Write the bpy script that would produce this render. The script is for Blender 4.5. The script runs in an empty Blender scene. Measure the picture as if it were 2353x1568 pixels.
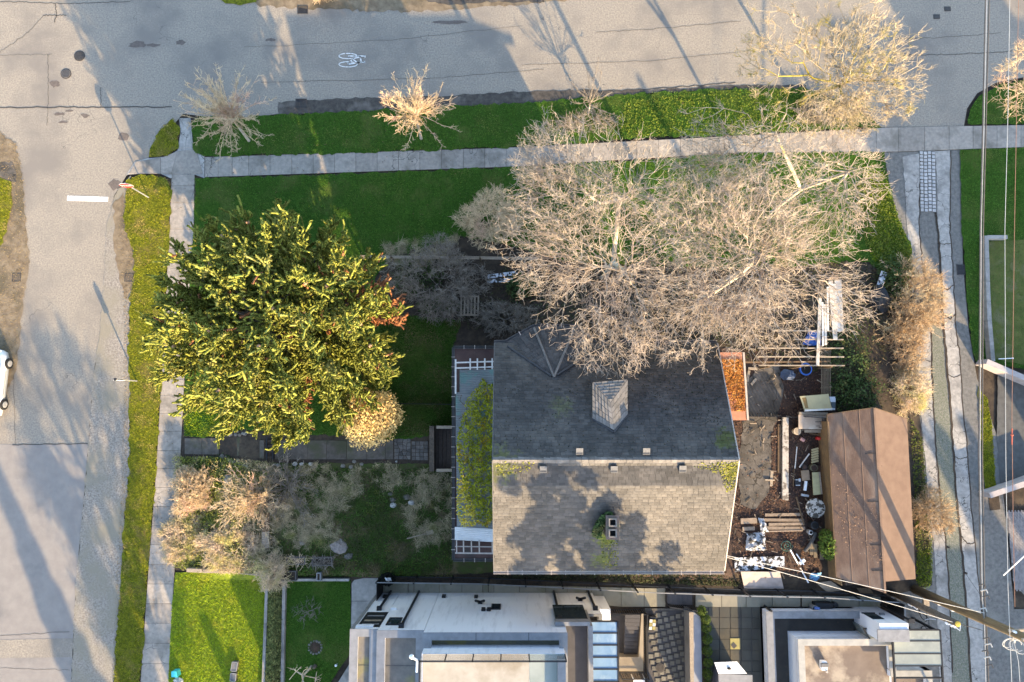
import bpy, bmesh, math, random
import numpy as np
from mathutils import Vector, geometry
random.seed(7); RNG = np.random.default_rng(7)
SC = bpy.context.scene
COL = SC.collection
# ------------------------------------------------------------------ camera
F, CX, CY, H = 1568.0, 1176.5, 784.0, 39.2          # focal length and centre in reading-pixels, flying height
TILT = math.atan(161.0 / F)
CT, ST = math.cos(TILT), math.sin(TILT)
cam_d = bpy.data.cameras.new('camera'); cam = bpy.data.objects.new('camera', cam_d); COL.objects.link(cam)
cam.location = (0, 0, H); cam.rotation_euler = (TILT, 0, 0)
cam_d.sensor_width = 36; cam_d.lens = 36 * F / 2353.0; cam_d.clip_end = 500; cam_d.clip_start = 0.5
SC.camera = cam
# ------------------------------------------------------------------ sky and sun
ELEV = math.radians(19.0); SUNX, SUNY = 0.445, -0.8955
world = bpy.data.worlds.new('World'); SC.world = world; world.use_nodes = True
wn = world.node_tree.nodes; wl = world.node_tree.links
bg = wn['Background']; sky = wn.new('ShaderNodeTexSky'); sky.sky_type = 'NISHITA'; sky.sun_disc = False
sky.sun_elevation = ELEV; sky.sun_rotation = math.atan2(SUNX, SUNY); sky.air_density = 1.0; sky.dust_density = 1.0
wl.new(sky.outputs[0], bg.inputs[0]); bg.inputs[1].default_value = 0.15
sun_d = bpy.data.lights.new('sun', 'SUN'); sun = bpy.data.objects.new('sun', sun_d); COL.objects.link(sun)
sun_d.energy = 3.4; sun_d.angle = math.radians(0.5); sun_d.color = (1.0, 0.74, 0.42)
SDIR = Vector((SUNX * math.cos(ELEV), SUNY * math.cos(ELEV), math.sin(ELEV)))
sun.rotation_euler = SDIR.to_track_quat('Z', 'Y').to_euler(); sun.location = SDIR * 60
SC.view_settings.view_transform = 'Standard'; SC.view_settings.look = 'None'
SC.view_settings.gamma = 1; SC.view_settings.use_curve_mapping = False
SC.view_settings.exposure = 2.3
SHK = 1.0 / math.tan(ELEV)
# ------------------------------------------------------------------ place helpers
def ss(a, b, x):
    t = np.clip((x - a) / (b - a), 0, 1); return t * t * (3 - 2 * t)
def T(X, Y):                                           # height of the ground: the lot stands about 0.6 m above street and lane
    return 0.6 * ss(-18, -14, X) * ss(8, 4, Y) * ss(22.4, 21.2, X) * ss(-9.35, -8.75, Y)
def W(px, py, z=0.0):                                  # reading of the photograph -> point of the place at height z
    u = (px - CX) / F; v = (CY - py) / F; k = (H - z) / (CT - v * ST)
    return Vector((u * k, (v * CT + ST) * k, z))
def G(px, py, off=0.0):
    z = 0.0
    for _ in range(4):
        p = W(px, py, z); z = float(T(p.x, p.y))
    p = W(px, py, z); p.z = z + off; return p
def Gn(px, py):
    z = np.zeros_like(px)
    for _ in range(4):
        u = (px - CX) / F; v = (CY - py) / F; k = (H - z) / (CT - v * ST); X = u * k; Y = (v * CT + ST) * k; z = T(X, Y)
    return np.stack([X, Y, z], 1)
def crop(x0, y0, s): return lambda x, y: (x0 + s * x, y0 + s * y)
Q = {}
for r, y0 in enumerate((0, 520.8, 1041.7)):
    for c, x0 in enumerate((0, 588.2, 1176.5, 1764.7)): Q[r + 1, c + 1] = crop(x0, y0, .3361)
S1 = crop(765.9, 1305.1, .20833); S2 = crop(1256.1, 1305.1, .20833); S3 = crop(1685, 1305.1, .20833)
Y1 = crop(1654.4, 857.8, .31262); C1 = crop(1017.2, 784.3, .15631); C2 = crop(404.4, 968.1, .26042)
C3 = crop(2022.1, 527, .21102); C4 = crop(2083.3, 857.8, .23444); C6 = crop(1703.4, 582.1, .23447)
C7 = crop(2052.7, 1256.1, .19897); C8 = crop(367.6, 1256.1, .20833); C5 = crop(0, 735.3, .15631)
def M(cf, *pts): return [cf(x, y) for x, y in pts]
# ------------------------------------------------------------------ object helpers
def tag(o, label=None, cat=None, group=None, kind=None):
    for k, v in (('label', label), ('category', cat), ('group', group), ('kind', kind)):
        if v: o[k] = v
    return o
def thing(name, label, cat, loc=(0, 0, 0), group=None):
    o = bpy.data.objects.new(name, None); COL.objects.link(o); o.location = loc; o.empty_display_size = .2
    return tag(o, label, cat, group)
def woff(p):
    v = Vector((0, 0, 0))
    while p is not None: v += Vector(p.location); p = p.parent
    return v
def npmesh(name, V, faces, mat, parent=None, smooth=False):
    me = bpy.data.meshes.new(name); V = np.asarray(V, np.float32)
    if parent is not None: V = V - np.array(woff(parent), np.float32)
    if not isinstance(faces, list): faces = [faces]
    faces = [np.asarray(f, np.int32) for f in faces if len(f)]
    me.vertices.add(len(V)); me.vertices.foreach_set('co', V.ravel())
    nl = sum(f.size for f in faces); nf = sum(len(f) for f in faces)
    me.loops.add(nl); me.loops.foreach_set('vertex_index', np.concatenate([f.ravel() for f in faces]))
    me.polygons.add(nf); st = []; a = 0
    for f in faces: st.append(a + np.arange(len(f)) * f.shape[1]); a += f.size
    me.polygons.foreach_set('loop_start', np.concatenate(st).astype(np.int32))
    me.update(calc_edges=True)
    if smooth: me.polygons.foreach_set('use_smooth', np.ones(nf, bool))
    if mat: me.materials.append(mat)
    o = bpy.data.objects.new(name, me); COL.objects.link(o)
    if parent is not None: o.parent = parent
    return o
class MB:
    def __init__(s): s.v = []; s.f = []
    def add(s, vs, fs):
        n = len(s.v); s.v += [tuple(p) for p in vs]; s.f += [tuple(i + n for i in f) for f in fs]; return s
    def hexa(s, b, t):                                # four bottom and four top corners
        return s.add(list(b) + list(t), [(3, 2, 1, 0), (4, 5, 6, 7)] + [(i, (i + 1) % 4, 4 + (i + 1) % 4, 4 + i) for i in range(4)])
    def prism(s, poly, z0, z1):
        n = len(poly); f0 = z0 if callable(z0) else (lambda p: z0); f1 = z1 if callable(z1) else (lambda p: z1)
        vs = [(p[0], p[1], f0(p)) for p in poly] + [(p[0], p[1], f1(p)) for p in poly]
        return s.add(vs, [tuple(range(n))[::-1], tuple(range(n, 2 * n))] + [(i, (i + 1) % n, n + (i + 1) % n, n + i) for i in range(n)])
    def box(s, x0, x1, y0, y1, z0, z1): return s.prism([(x0, y0), (x1, y0), (x1, y1), (x0, y1)], z0, z1)
    def slab(s, pts, th):                             # sheet through pts, thickened downwards along its normal
        p = [Vector(q) for q in pts]; n = (p[1] - p[0]).cross(p[-1] - p[0]).normalized()
        if n.z < 0: n = -n
        k = len(p); vs = [q - n * th for q in p] + p
        return s.add(vs, [tuple(range(k))[::-1], tuple(range(k, 2 * k))] + [(i, (i + 1) % k, k + (i + 1) % k, k + i) for i in range(k)])
    def beam(s, a, b, w, h, up=(0, 0, 1)):
        a = Vector(a); b = Vector(b); d = (b - a).normalized(); u = Vector(up)
        if abs(d.dot(u)) > .95: u = Vector((0, 1, 0))
        sd = d.cross(u).normalized() * w / 2; u = sd.cross(d).normalized() * h / 2
        return s.hexa([a - sd - u, a + sd - u, a + sd + u, a - sd + u], [b - sd - u, b + sd - u, b + sd + u, b - sd + u])
    def path(s, pts, rad, n=8):
        pts = [Vector(p) for p in pts]; m = len(pts); R = rad if isinstance(rad, (list, tuple)) else [rad] * m; vs = []
        for i, p in enumerate(pts):
            d = (pts[min(i + 1, m - 1)] - pts[max(i - 1, 0)]).normalized(); u = Vector((0, 0, 1)) if abs(d.z) < .9 else Vector((1, 0, 0))
            a = d.cross(u).normalized(); b = a.cross(d)
            vs += [p + (a * math.cos(t) + b * math.sin(t)) * R[i] for t in [2 * math.pi * k / n for k in range(n)]]
        fs = [(i * n + k, i * n + (k + 1) % n, (i + 1) * n + (k + 1) % n, (i + 1) * n + k) for i in range(m - 1) for k in range(n)]
        return s.add(vs, fs + [tuple(range(n))[::-1], tuple(range((m - 1) * n, m * n))])
    def tube(s, a, b, r, r2=None, n=8): return s.path([a, b], [r, r if r2 is None else r2], n)
    def lathe(s, c, prof, n=16, a0=0):
        m = len(prof); vs = [(c[0] + r * math.cos(a0 + 2 * math.pi * k / n), c[1] + r * math.sin(a0 + 2 * math.pi * k / n), c[2] + z) for r, z in prof for k in range(n)]
        fs = [(i * n + k, i * n + (k + 1) % n, (i + 1) * n + (k + 1) % n, (i + 1) * n + k) for i in range(m - 1) for k in range(n)]
        return s.add(vs, fs + [tuple(range(n))[::-1], tuple(range((m - 1) * n, m * n))])
    def blob(s, c, rx, ry, rz, seed=0, n=9, m=6, amp=.18):
        r = random.Random(seed); vs = []; fs = []
        for i in range(m + 1):
            th = math.pi * i / m
            for k in range(n):
                ph = 2 * math.pi * k / n; q = 1 + r.uniform(-amp, amp) if 0 < i < m else 1
                vs.append((c[0] + rx * q * math.sin(th) * math.cos(ph), c[1] + ry * q * math.sin(th) * math.sin(ph), c[2] + rz * q * math.cos(th)))
        fs = [(i * n + k, (i + 1) * n + k, (i + 1) * n + (k + 1) % n, i * n + (k + 1) % n) for i in range(m) for k in range(n)]
        return s.add(vs, fs)
    def build(s, name, mat, parent=None, smooth=False, bevel=0):
        me = bpy.data.meshes.new(name); o3 = woff(parent) if parent is not None else Vector((0, 0, 0))
        me.from_pydata([(v[0] - o3.x, v[1] - o3.y, v[2] - o3.z) for v in s.v], [], s.f)
        bm = bmesh.new(); bm.from_mesh(me); bmesh.ops.remove_doubles(bm, verts=bm.verts, dist=1e-5)
        bmesh.ops.recalc_face_normals(bm, faces=bm.faces)
        if bevel: bmesh.ops.bevel(bm, geom=bm.edges[:], offset=bevel, segments=1, affect='EDGES')
        bm.to_mesh(me); bm.free()
        if smooth: me.polygons.foreach_set('use_smooth', [True] * len(me.polygons))
        me.materials.append(mat); o = bpy.data.objects.new(name, me); COL.objects.link(o)
        if parent is not None: o.parent = parent
        return o
def dup(root, loc, label=None, rz=None):
    def rec(o, par):
        c = o.copy(); COL.objects.link(c); c.parent = par
        for ch in list(o.children): rec(ch, c)
        return c
    r = rec(root, None); r.location = loc
    if rz is not None: r.rotation_euler.z = rz
    if label: r['label'] = label
    return r
# ------------------------------------------------------------------ materials
def mat(name, c1, c2=None, scale=3.0, c3=None, s3=.5, lo3=.52, hi3=.66, rough=.88, bump=0.0, bs=40.0, island=0.0, objr=0.0, metal=0.0, spec=.3, cracks=None, spots=None, stretch=None):
    m = bpy.data.materials.new(name); m.use_nodes = True; nt = m.node_tree; N = nt.nodes; L = nt.links; b = N['Principled BSDF']
    b.inputs['Roughness'].default_value = rough; b.inputs['Metallic'].default_value = metal
    b.inputs['Specular IOR Level'].default_value = spec
    geo = N.new('ShaderNodeNewGeometry'); pos = geo.outputs['Position']
    if stretch:
        mp = N.new('ShaderNodeMapping'); mp.inputs['Scale'].default_value = stretch; L.new(pos, mp.inputs[0]); pos = mp.outputs[0]
    def noise(sc, det=6, rg=.6):
        n = N.new('ShaderNodeTexNoise'); n.inputs['Scale'].default_value = sc; n.inputs['Detail'].default_value = det
        n.inputs['Roughness'].default_value = rg; L.new(pos, n.inputs['Vector']); return n.outputs['Fac']
    def ramp(src, lo, hi):
        n = N.new('ShaderNodeMapRange'); n.inputs['From Min'].default_value = lo; n.inputs['From Max'].default_value = hi; L.new(src, n.inputs['Value']); return n.outputs[0]
    def mix(fac, a, bb, mode='MIX'):
        n = N.new('ShaderNodeMix'); n.data_type = 'RGBA'; n.blend_type = mode
        for sock, v in ((n.inputs['Factor'], fac), (n.inputs['A'], a), (n.inputs['B'], bb)):
            if isinstance(v, (tuple, list)): sock.default_value = (*v, 1)
            elif isinstance(v, (int, float)): sock.default_value = v
            else: L.new(v, sock)
        return n.outputs['Result']
    c2 = c2 or tuple(x * .75 for x in c1)
    col = mix(ramp(noise(scale), .35, .65), c1, c2)
    if c3: col = mix(ramp(noise(s3, 8), lo3, hi3), col, c3)
    for (pt, rad, c) in (spots or []):
        d = N.new('ShaderNodeVectorMath'); d.operation = 'DISTANCE'; L.new(geo.outputs['Position'], d.inputs[0]); d.inputs[1].default_value = pt
        q = N.new('ShaderNodeMath'); q.operation = 'MULTIPLY_ADD'; L.new(noise(5.0, 8), q.inputs[0]); q.inputs[1].default_value = rad * 3.6; q.inputs[2].default_value = -rad * 1.8
        a = N.new('ShaderNodeMath'); a.operation = 'ADD'; L.new(d.outputs['Value'], a.inputs[0]); L.new(q.outputs[0], a.inputs[1])
        col = mix(ramp(a.outputs[0], rad, rad * .35), col, c)
    if cracks:
        sc, wd, dark, thr = cracks
        wv = N.new('ShaderNodeTexNoise'); wv.inputs['Scale'].default_value = sc * 2.5; L.new(pos, wv.inputs['Vector'])
        ad = N.new('ShaderNodeVectorMath'); ad.operation = 'MULTIPLY_ADD'; L.new(wv.outputs['Color'], ad.inputs[0]); ad.inputs[1].default_value = (.8 / sc,) * 3; L.new(pos, ad.inputs[2])
        v = N.new('ShaderNodeTexVoronoi'); v.feature = 'DISTANCE_TO_EDGE'; v.inputs['Scale'].default_value = sc; L.new(ad.outputs[0], v.inputs['Vector'])
        fac = N.new('ShaderNodeMath'); fac.operation = 'MULTIPLY'; L.new(ramp(v.outputs['Distance'], wd, wd * .3), fac.inputs[0]); L.new(ramp(noise(.25, 3), thr, thr + .06), fac.inputs[1])
        col = mix(fac.outputs[0], col, dark)
    def rnd(src, amt, col):
        mr = N.new('ShaderNodeMapRange'); mr.inputs['To Min'].default_value = 1 - amt; mr.inputs['To Max'].default_value = 1 + amt; L.new(src, mr.inputs['Value'])
        cc = N.new('ShaderNodeCombineColor')
        for i in range(3): L.new(mr.outputs[0], cc.inputs[i])
        return mix(1.0, col, cc.outputs[0], 'MULTIPLY')
    if island: col = rnd(geo.outputs['Random Per Island'], island, col)
    if objr:
        oi = N.new('ShaderNodeObjectInfo'); col = rnd(oi.outputs['Random'], objr, col)
    L.new(col, b.inputs['Base Color'])
    if bump:
        bp = N.new('ShaderNodeBump'); bp.inputs['Strength'].default_value = bump; bp.inputs['Distance'].default_value = .03
        L.new(noise(bs, 4), bp.inputs['Height']); L.new(bp.outputs[0], b.inputs['Normal'])
    return m
def glassmat(name, col, rough=.05, alpha=None, spec=.5):
    m = mat(name, col, tuple(x * .92 for x in col), 1.2, rough=rough, spec=spec)
    if alpha is not None: m.node_tree.nodes['Principled BSDF'].inputs['Alpha'].default_value = alpha
    return m
m_asphalt = mat('asphalt', (.30, .26, .208), (.19, .167, .138), 11.0, (.178, .158, .136), .3, .47, .66, rough=.93, bump=.8, bs=26, cracks=(.55, .012, (.12, .11, .1), .56), stretch=(1, 1.0, 1))
m_gravel = mat('gravel', (.30, .265, .225), (.15, .13, .108), 11, (.21, .185, .14), .35, .45, .6, bump=.8, bs=30)
m_dirt = mat('dry_dirt', (.22, .17, .11), (.13, .095, .06), 2.5, (.10, .08, .05), .6, .5, .62, bump=.8, bs=25)
m_concrete = mat('concrete', (.30, .275, .25), (.22, .205, .185), 4, (.16, .15, .135), .8, .5, .66, bump=.3, bs=40, objr=.12)
m_concrete_l = mat('pale_concrete', (.36, .335, .30), (.24, .225, .205), 4.5, (.17, .16, .145), .8, .5, .66, bump=.5, bs=25, objr=.05, cracks=(.9, .02, (.09, .085, .075), .45))
m_lane = mat('lane_gravel', (.17, .16, .145), (.105, .10, .09), 5, (.20, .19, .165), .3, bump=.7, bs=35)
m_turfstone = mat('turf_grid', (.20, .195, .155), (.13, .13, .105), 9, (.15, .15, .115), .5, bump=.8, bs=20, cracks=(7.5, .05, (.07, .085, .04), .1))
m_lawn = mat('lawn_turf', (.050, .105, .013), (.026, .062, .008), 9, (.075, .10, .022), .5, spec=.08, bump=.9, bs=30)
m_verge = mat('verge_turf', (.16, .165, .014), (.06, .07, .008), 8, (.16, .125, .035), .7, spec=.08, bump=.9, bs=30)
m_soil = mat('soil', (.05, .036, .025), (.028, .021, .015), 5, (.075, .055, .036), .9, bump=.9, bs=25)
m_litter = mat('leaf_mould', (.062, .036, .027), (.028, .018, .014), 9, (.085, .05, .032), 1.2, bump=1, bs=30)
m_oldslab = mat('stained_slab', (.12, .105, .09), (.075, .066, .056), 2.2, (.055, .048, .04), .8, .48, .6, bump=.5, bs=20, cracks=(.6, .02, (.03, .026, .02), .35))
m_white = mat('white_paint', (.78, .77, .75), (.70, .69, .67), 3, rough=.7)
m_roadpaint = mat('road_paint', (.72, .70, .66), (.55, .53, .49), 12, (.28, .25, .22), 9, .56, .62, rough=.8, bump=.3)
m_iron = mat('cast_iron', (.07, .065, .062), (.045, .042, .04), 20, rough=.6, metal=.3, bump=.3)
m_black = mat('black_metal', (.016, .017, .02), (.012, .013, .015), 5, rough=.5)
m_tar = mat('tar_seam', (.055, .05, .047), (.035, .032, .03), 6)
m_twig = mat('pale_twig', (.47, .385, .30), (.28, .23, .175), 1.0, (.38, .30, .24), .5, island=.3, rough=.9)
m_bark = mat('pale_bark', (.55, .48, .39), (.33, .28, .22), 6, (.36, .32, .10), 1.1, .55, .66, bump=.6, bs=25)
m_mossbark = mat('mossy_bark', (.16, .12, .07), (.34, .29, .03), 2.2, bump=.7, bs=20)
m_mosstwig = mat('lichen_twig', (.50, .41, .28), (.33, .26, .17), 2.2, (.32, .27, .06), .9, .54, .64, island=.3)
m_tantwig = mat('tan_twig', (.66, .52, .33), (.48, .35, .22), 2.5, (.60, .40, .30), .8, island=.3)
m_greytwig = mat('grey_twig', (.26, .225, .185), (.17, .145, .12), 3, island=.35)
m_orangetwig = mat('orange_twig', (.50, .35, .20), (.33, .225, .13), 2, (.48, .40, .26), .7, island=.35)
m_pinktwig = mat('pinkish_bramble', (.66, .50, .37), (.50, .42, .22), 1.6, (.55, .50, .18), .8, island=.35)
m_trunk = mat('brown_bark', (.13, .10, .075), (.07, .055, .04), 8, bump=.7, bs=20)
def wander_(pts, n, amp, seed):
    r = random.Random(seed); out = []
    for i in range(len(pts) - 1):
        for k in range(n): t = k / n; out.append((pts[i][0] + (pts[i + 1][0] - pts[i][0]) * t + r.uniform(-amp, amp), pts[i][1] + (pts[i + 1][1] - pts[i][1]) * t + r.uniform(-amp, amp)))
    return out + [pts[-1]]
# ------------------------------------------------------------------ ground sheets
def densify(poly, step):
    out = []
    for i, a in enumerate(poly):
        b = poly[(i + 1) % len(poly)]; n = max(1, int(math.hypot(b[0] - a[0], b[1] - a[1]) / step))
        out += [(a[0] + (b[0] - a[0]) * k / n, a[1] + (b[1] - a[1]) * k / n) for k in range(n)]
    return out
def pip(poly, x, y):
    c = np.zeros(x.shape, bool); n = len(poly)
    for i in range(n):
        x0, y0 = poly[i]; x1, y1 = poly[(i + 1) % n]
        if y0 == y1: continue
        c ^= ((y0 > y) != (y1 > y)) & (x < (x1 - x0) * (y - y0) / (y1 - y0) + x0)
    return c
def sheet(name, poly, off, m, step=24, jit=0.0, parent=None, kind='structure', world_poly=False):
    r = random.Random(name + str(off)); q = densify(poly, step if not jit else min(step, 9))
    P = [G(*p) for p in q]
    if jit: P = [Vector((p.x + r.uniform(-jit, jit), p.y + r.uniform(-jit, jit), 0)) for p in P]
    bx = [(p.x, p.y) for p in P]; X = np.array(bx); g = step * .027
    gx, gy = np.meshgrid(np.arange(X[:, 0].min() + g / 2, X[:, 0].max(), g), np.arange(X[:, 1].min() + g / 2, X[:, 1].max(), g))
    gx = gx.ravel() + RNG.uniform(-.1, .1, gx.size) * g; gy = gy.ravel(); k = pip(bx, gx, gy)
    pts = [Vector(p) for p in bx] + [Vector((a, b)) for a, b in zip(gx[k], gy[k])]
    vs, es, fs, *_ = geometry.delaunay_2d_cdt(pts, [], [list(range(len(bx)))], 1, 1e-4)
    V = np.array([(v.x, v.y, 0) for v in vs]); V[:, 2] = T(V[:, 0], V[:, 1]) + off
    F3 = np.array([f for f in fs if len(f) == 3])
    a = V[F3[:, 1]] - V[F3[:, 0]]; b = V[F3[:, 2]] - V[F3[:, 0]]; fl = (a[:, 0] * b[:, 1] - a[:, 1] * b[:, 0]) < 0
    F3[fl] = F3[fl][:, ::-1]
    return tag(npmesh(name, V, F3, m, parent), kind=kind if parent is None else None)
g = MB().box(-220, 220, -220, 220, -1, -.06); tag(g.build('ground', m_soil), kind='structure')
# road: top street, the street at the side, and the mouth of the lane
ROAD = [(-900, -700), (3200, -700), (3200, 120), (2353, 178), (2290, 190), (2245, 215), (2222, 250), (2215, 290), (2030, 296), (1965, 245), (1850, 205), (1690, 205), (1480, 215), (1240, 236), (1000, 246), (800, 258), (640, 262), (560, 272), (470, 268), (420, 262), (395, 292), (340, 365), (290, 405), (262, 450), (255, 520), (247, 640), (228, 780), (215, 857), (203, 1018), (190, 1180), (175, 1330), (163, 1568), (150, 2400), (-900, 2400)]
road = sheet('road', ROAD, 0.0, m_asphalt, step=60)
m_asphalt2 = mat('asphalt_patch', (.225, .205, .185), (.195, .175, .16), 1.6, (.16, .148, .138), .5, .55, .7, rough=.92, bump=.4, bs=40)
sheet('road_patch', [(-200, 1020), (130, 1022), (203, 1020), (175, 1330), (163, 1568), (150, 1900), (-200, 1900)], .006, m_asphalt2, 60)
sheet('road_patch', M(C8, (-1766, 1030), (-960, 1010), (-965, 1220), (-1766, 1230)), .012, m_asphalt, 60)
seam = MB()
def ribbon(mb, pts, w, z):
    for i in range(len(pts) - 1):
        a, b = G(*pts[i], z), G(*pts[i + 1], z); d = (b - a).normalized(); s = Vector((-d.y, d.x, 0)) * w / 2
        mb.add([a - s, b - s, b + s, a + s], [(0, 1, 2, 3)])
def wander(pts, n, amp, seed):
    r = random.Random(seed); out = []
    for i in range(len(pts) - 1):
        for k in range(n): t = k / n; out.append((pts[i][0] + (pts[i + 1][0] - pts[i][0]) * t + r.uniform(-amp, amp), pts[i][1] + (pts[i + 1][1] - pts[i][1]) * t + r.uniform(-amp, amp)))
    return out + [pts[-1]]
for i, (p, w) in enumerate([([(-60, 248), (110, 247), (235, 247), (395, 246)], .06), ([(110, 125), (112, 200), (108, 290)], .02), ([(0, 120), (60, 80), (100, 36)], .02), ([(100, 36), (153, 36)], .04), ([(128, 10), (130, 34), (125, 52)], .035),
        ([(0, 127), (110, 126), (120, 125)], .015), ([(232, 200), (232, 246)], .025), ([(2060, 90), (2150, 88), (2300, 76)], .02), ([(2070, 128), (2200, 125), (2330, 118)], .03), ([(1160, 235), (1300, 214), (1500, 205), (1690, 190)], .05),
        ([(1370, 75), (1520, 66), (1700, 50)], .02), ([(0, 1461), (160, 1452)], .02), ([(1, 1535), (160, 1540)], .015), ([(36, 1022), (30, 820)], .015), ([(30, 1022), (203, 1020)], .04), ([(560, 110), (900, 92), (1200, 60)], .015), ([(600, 190), (1000, 180), (1250, 160)], .018),
        ([(0, 5), (60, 5), (150, 9), (300, 4)], .03), ([(1200, 150), (1500, 140), (1720, 118)], .018)]):
    ribbon(seam, wander(p, 14, 1.5, i), w, .018)
seam.build('tar_seam', m_tar, road)['kind'] = 'stuff'
# oil stains / patches / broken gutter
m_stain = mat('stain', (.13, .105, .09), (.09, .075, .065), 6, rough=.9)
for cx, cy, rx, ry in [(317, 103, 24, 8), (355, 104, 18, 4), (138, 262, 14, 4), (160, 255, 12, 3), (196, 266, 12, 5), (283, 314, 14, 11), (146, 281, 12, 4), (265, 424, 16, 14), (127, 193, 13, 9), (1035, 52, 40, 5), (415, 98, 14, 6), (622, 92, 14, 4)]:
    r = random.Random(cx); sheet('road_stain', [(cx + rx * r.uniform(.65, 1.1) * math.cos(a), cy + ry * r.uniform(.65, 1.1) * math.sin(a)) for a in np.linspace(0, 6.28, 15)[:-1]], .008 + r.random() * .006, m_stain, 8, .03)
m_gutter = mat('wet_gutter', (.075, .065, .055), (.04, .035, .03), 4, (.12, .105, .09), .9, bump=.9, bs=22)
sheet('gutter', [(640, 236), (800, 226), (1000, 222), (1120, 215), (1300, 207), (1480, 208), (1690, 196), (1850, 196), (1850, 208), (1690, 206), (1480, 216), (1240, 238), (1000, 248), (800, 260), (640, 264)], .02, m_gutter, 20, .06)
sheet('gutter', [(940, -10), (1010, 10), (1060, 12), (1100, 6), (1250, 4), (1250, -60), (940, -60)], .02, m_gutter, 20, .08)
sheet('dirt_shoulder', [(520, -20), (600, 14), (690, 20), (940, 28), (1230, 8), (1400, -8), (1400, -80), (520, -80)], .012, m_dirt, 20, .1)
sheet('verge', [(505, -4), (520, 10), (560, 12), (590, 5), (590, -60), (505, -60)], .03, m_verge, 16, .06)
# shoulders of the side street
SH_R = [(262, 450), (300, 405), (300, 520), (312, 600), (300, 690), (297, 800), (300, 900), (298, 1080), (288, 1180), (280, 1330), (270, 1450), (262, 1568), (255, 2100), (150, 2100), (163, 1568), (175, 1330), (190, 1180), (203, 1018), (215, 857), (228, 780), (240, 640), (246, 520)]
sheet('gravel_shoulder', SH_R, .02, m_gravel, 24, .06)
sheet('dirt_shoulder', [(262, 470), (286, 440), (296, 540), (316, 600), (312, 640), (290, 690), (275, 640), (262, 560)], .032, m_dirt, 16, .08)
sheet('dirt_shoulder', [(-200, 250), (0, 305), (34, 330), (52, 400), (60, 520), (68, 600), (54, 690), (44, 800), (30, 880), (0, 905), (-200, 950)], .03, m_dirt, 20, .09)
sheet('verge', [(-200, 330), (0, 408), (26, 420), (30, 470), (18, 520), (6, 565), (-200, 640)], .06, m_verge, 20, .08)
sheet('pavement_apron', [(0, 374), (30, 372), (40, 400), (38, 420), (26, 416), (0, 404)], .045, m_oldslab, 20, .02)
# ------------------------------------------------------------------ lots, verges, lawns
LOT = [(448, 412), (1150, 388), (1700, 352), (2028, 350), (2045, 430), (2062, 500), (2095, 575), (2100, 700), (2106, 900), (2118, 1000), (2128, 1150), (2142, 1345), (2036, 1372), (1690, 1340), (860, 1330), (640, 1330), (440, 1314), (402, 1310), (425, 880), (446, 520)]
sheet('lot_ground', LOT, .02, m_soil, 30)
sheet('rough_ground', [(408, 1050), (560, 1058), (640, 1064), (985, 1066), (1040, 1062), (1040, 1284), (1132, 1290), (1132, 1316), (860, 1326), (640, 1324), (440, 1308), (405, 1300), (412, 1150)], .04, mat('rough_turf', (.055, .085, .02), (.06, .05, .028), 1.6, (.13, .105, .06), .9, .5, .64, spec=.08, bump=1, bs=22), 24, .05)
LAWN_N = [(448, 412), (800, 400), (1150, 387), (1500, 368), (1700, 353), (2028, 350), (2045, 430), (2062, 500), (2095, 575), (2090, 640), (2040, 640), (1990, 600), (1700, 620), (1300, 600), (1150, 560), (1060, 545), (900, 590), (860, 640), (900, 720), (1060, 735), (1042, 800), (1040, 980), (985, 1000), (910, 1010), (760, 1000), (560, 985), (505, 1005), (424, 1003), (425, 880), (446, 520)]
sheet('lawn', LAWN_N, .05, m_lawn, 24, .11)
VERGE_N = [(440, 295), (450, 272), (470, 268), (560, 272), (640, 264), (800, 258), (1000, 246), (1240, 236), (1480, 215), (1690, 204), (1850, 204), (1965, 245), (2022, 292), (1700, 311), (1500, 317), (1240, 336), (1150, 340), (800, 353), (470, 360), (445, 345)]
sheet('verge', VERGE_N, .05, m_lawn, 24, .11)
VERGE_T = [(340, 362), (352, 330), (370, 296), (400, 270), (412, 300), (407, 345), (385, 358)]
sheet('verge', VERGE_T, .06, m_verge, 14, .11)
VERGE_W = [(292, 412), (330, 402), (380, 408), (394, 420), (388, 560), (372, 860), (358, 1100), (342, 1300), (335, 1400), (323, 1568), (318, 2000), (258, 2000), (262, 1568), (270, 1450), (280, 1330), (288, 1180), (298, 1080), (300, 900), (297, 800), (300, 690), (312, 600), (286, 510)]
sheet('verge', VERGE_W, .06, m_verge, 24, .11)
YARD_W = [(404, 1316), (500, 1312), (660, 1330), (618, 1334), (612, 1450), (604, 1568), (596, 1800), (386, 1800), (388, 1568), (396, 1400)]
m_verge2 = mat('front_lawn_turf', (.19, .24, .010), (.08, .115, .007), 8, (.20, .21, .015), .7, bump=.9, bs=30)
sheet('lawn', YARD_W, .05, m_verge2, 24, .03)
YARD_M = [(660, 1334), (806, 1334), (806, 1500), (760, 1568), (740, 1800), (650, 1800), (655, 1568)]
sheet('lawn', YARD_M, .05, m_lawn, 24, .02)
LAWN_E = [(2205, 346), (2353, 340), (2700, 330), (2700, 850), (2353, 850), (2266, 832), (2248, 850), (2232, 800), (2222, 700), (2216, 600), (2208, 520)]
sheet('lawn', LAWN_E, .05, m_lawn, 24, .05)
VERGE_E = [(2222, 286), (2228, 250), (2250, 222), (2300, 195), (2353, 186), (2700, 150), (2700, 280), (2353, 286)]
sheet('verge', VERGE_E, .05, m_lawn, 24, .05)
m_drylawn = mat('dry_lawn_turf', (.115, .115, .028), (.075, .09, .018), 2.0, (.14, .13, .06), .9, bump=.8, bs=25)
sheet('lawn', [(2262, 556), (2353, 552), (2500, 552), (2500, 846), (2353, 838), (2285, 826)], .065, m_drylawn, 24, .03)
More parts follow.
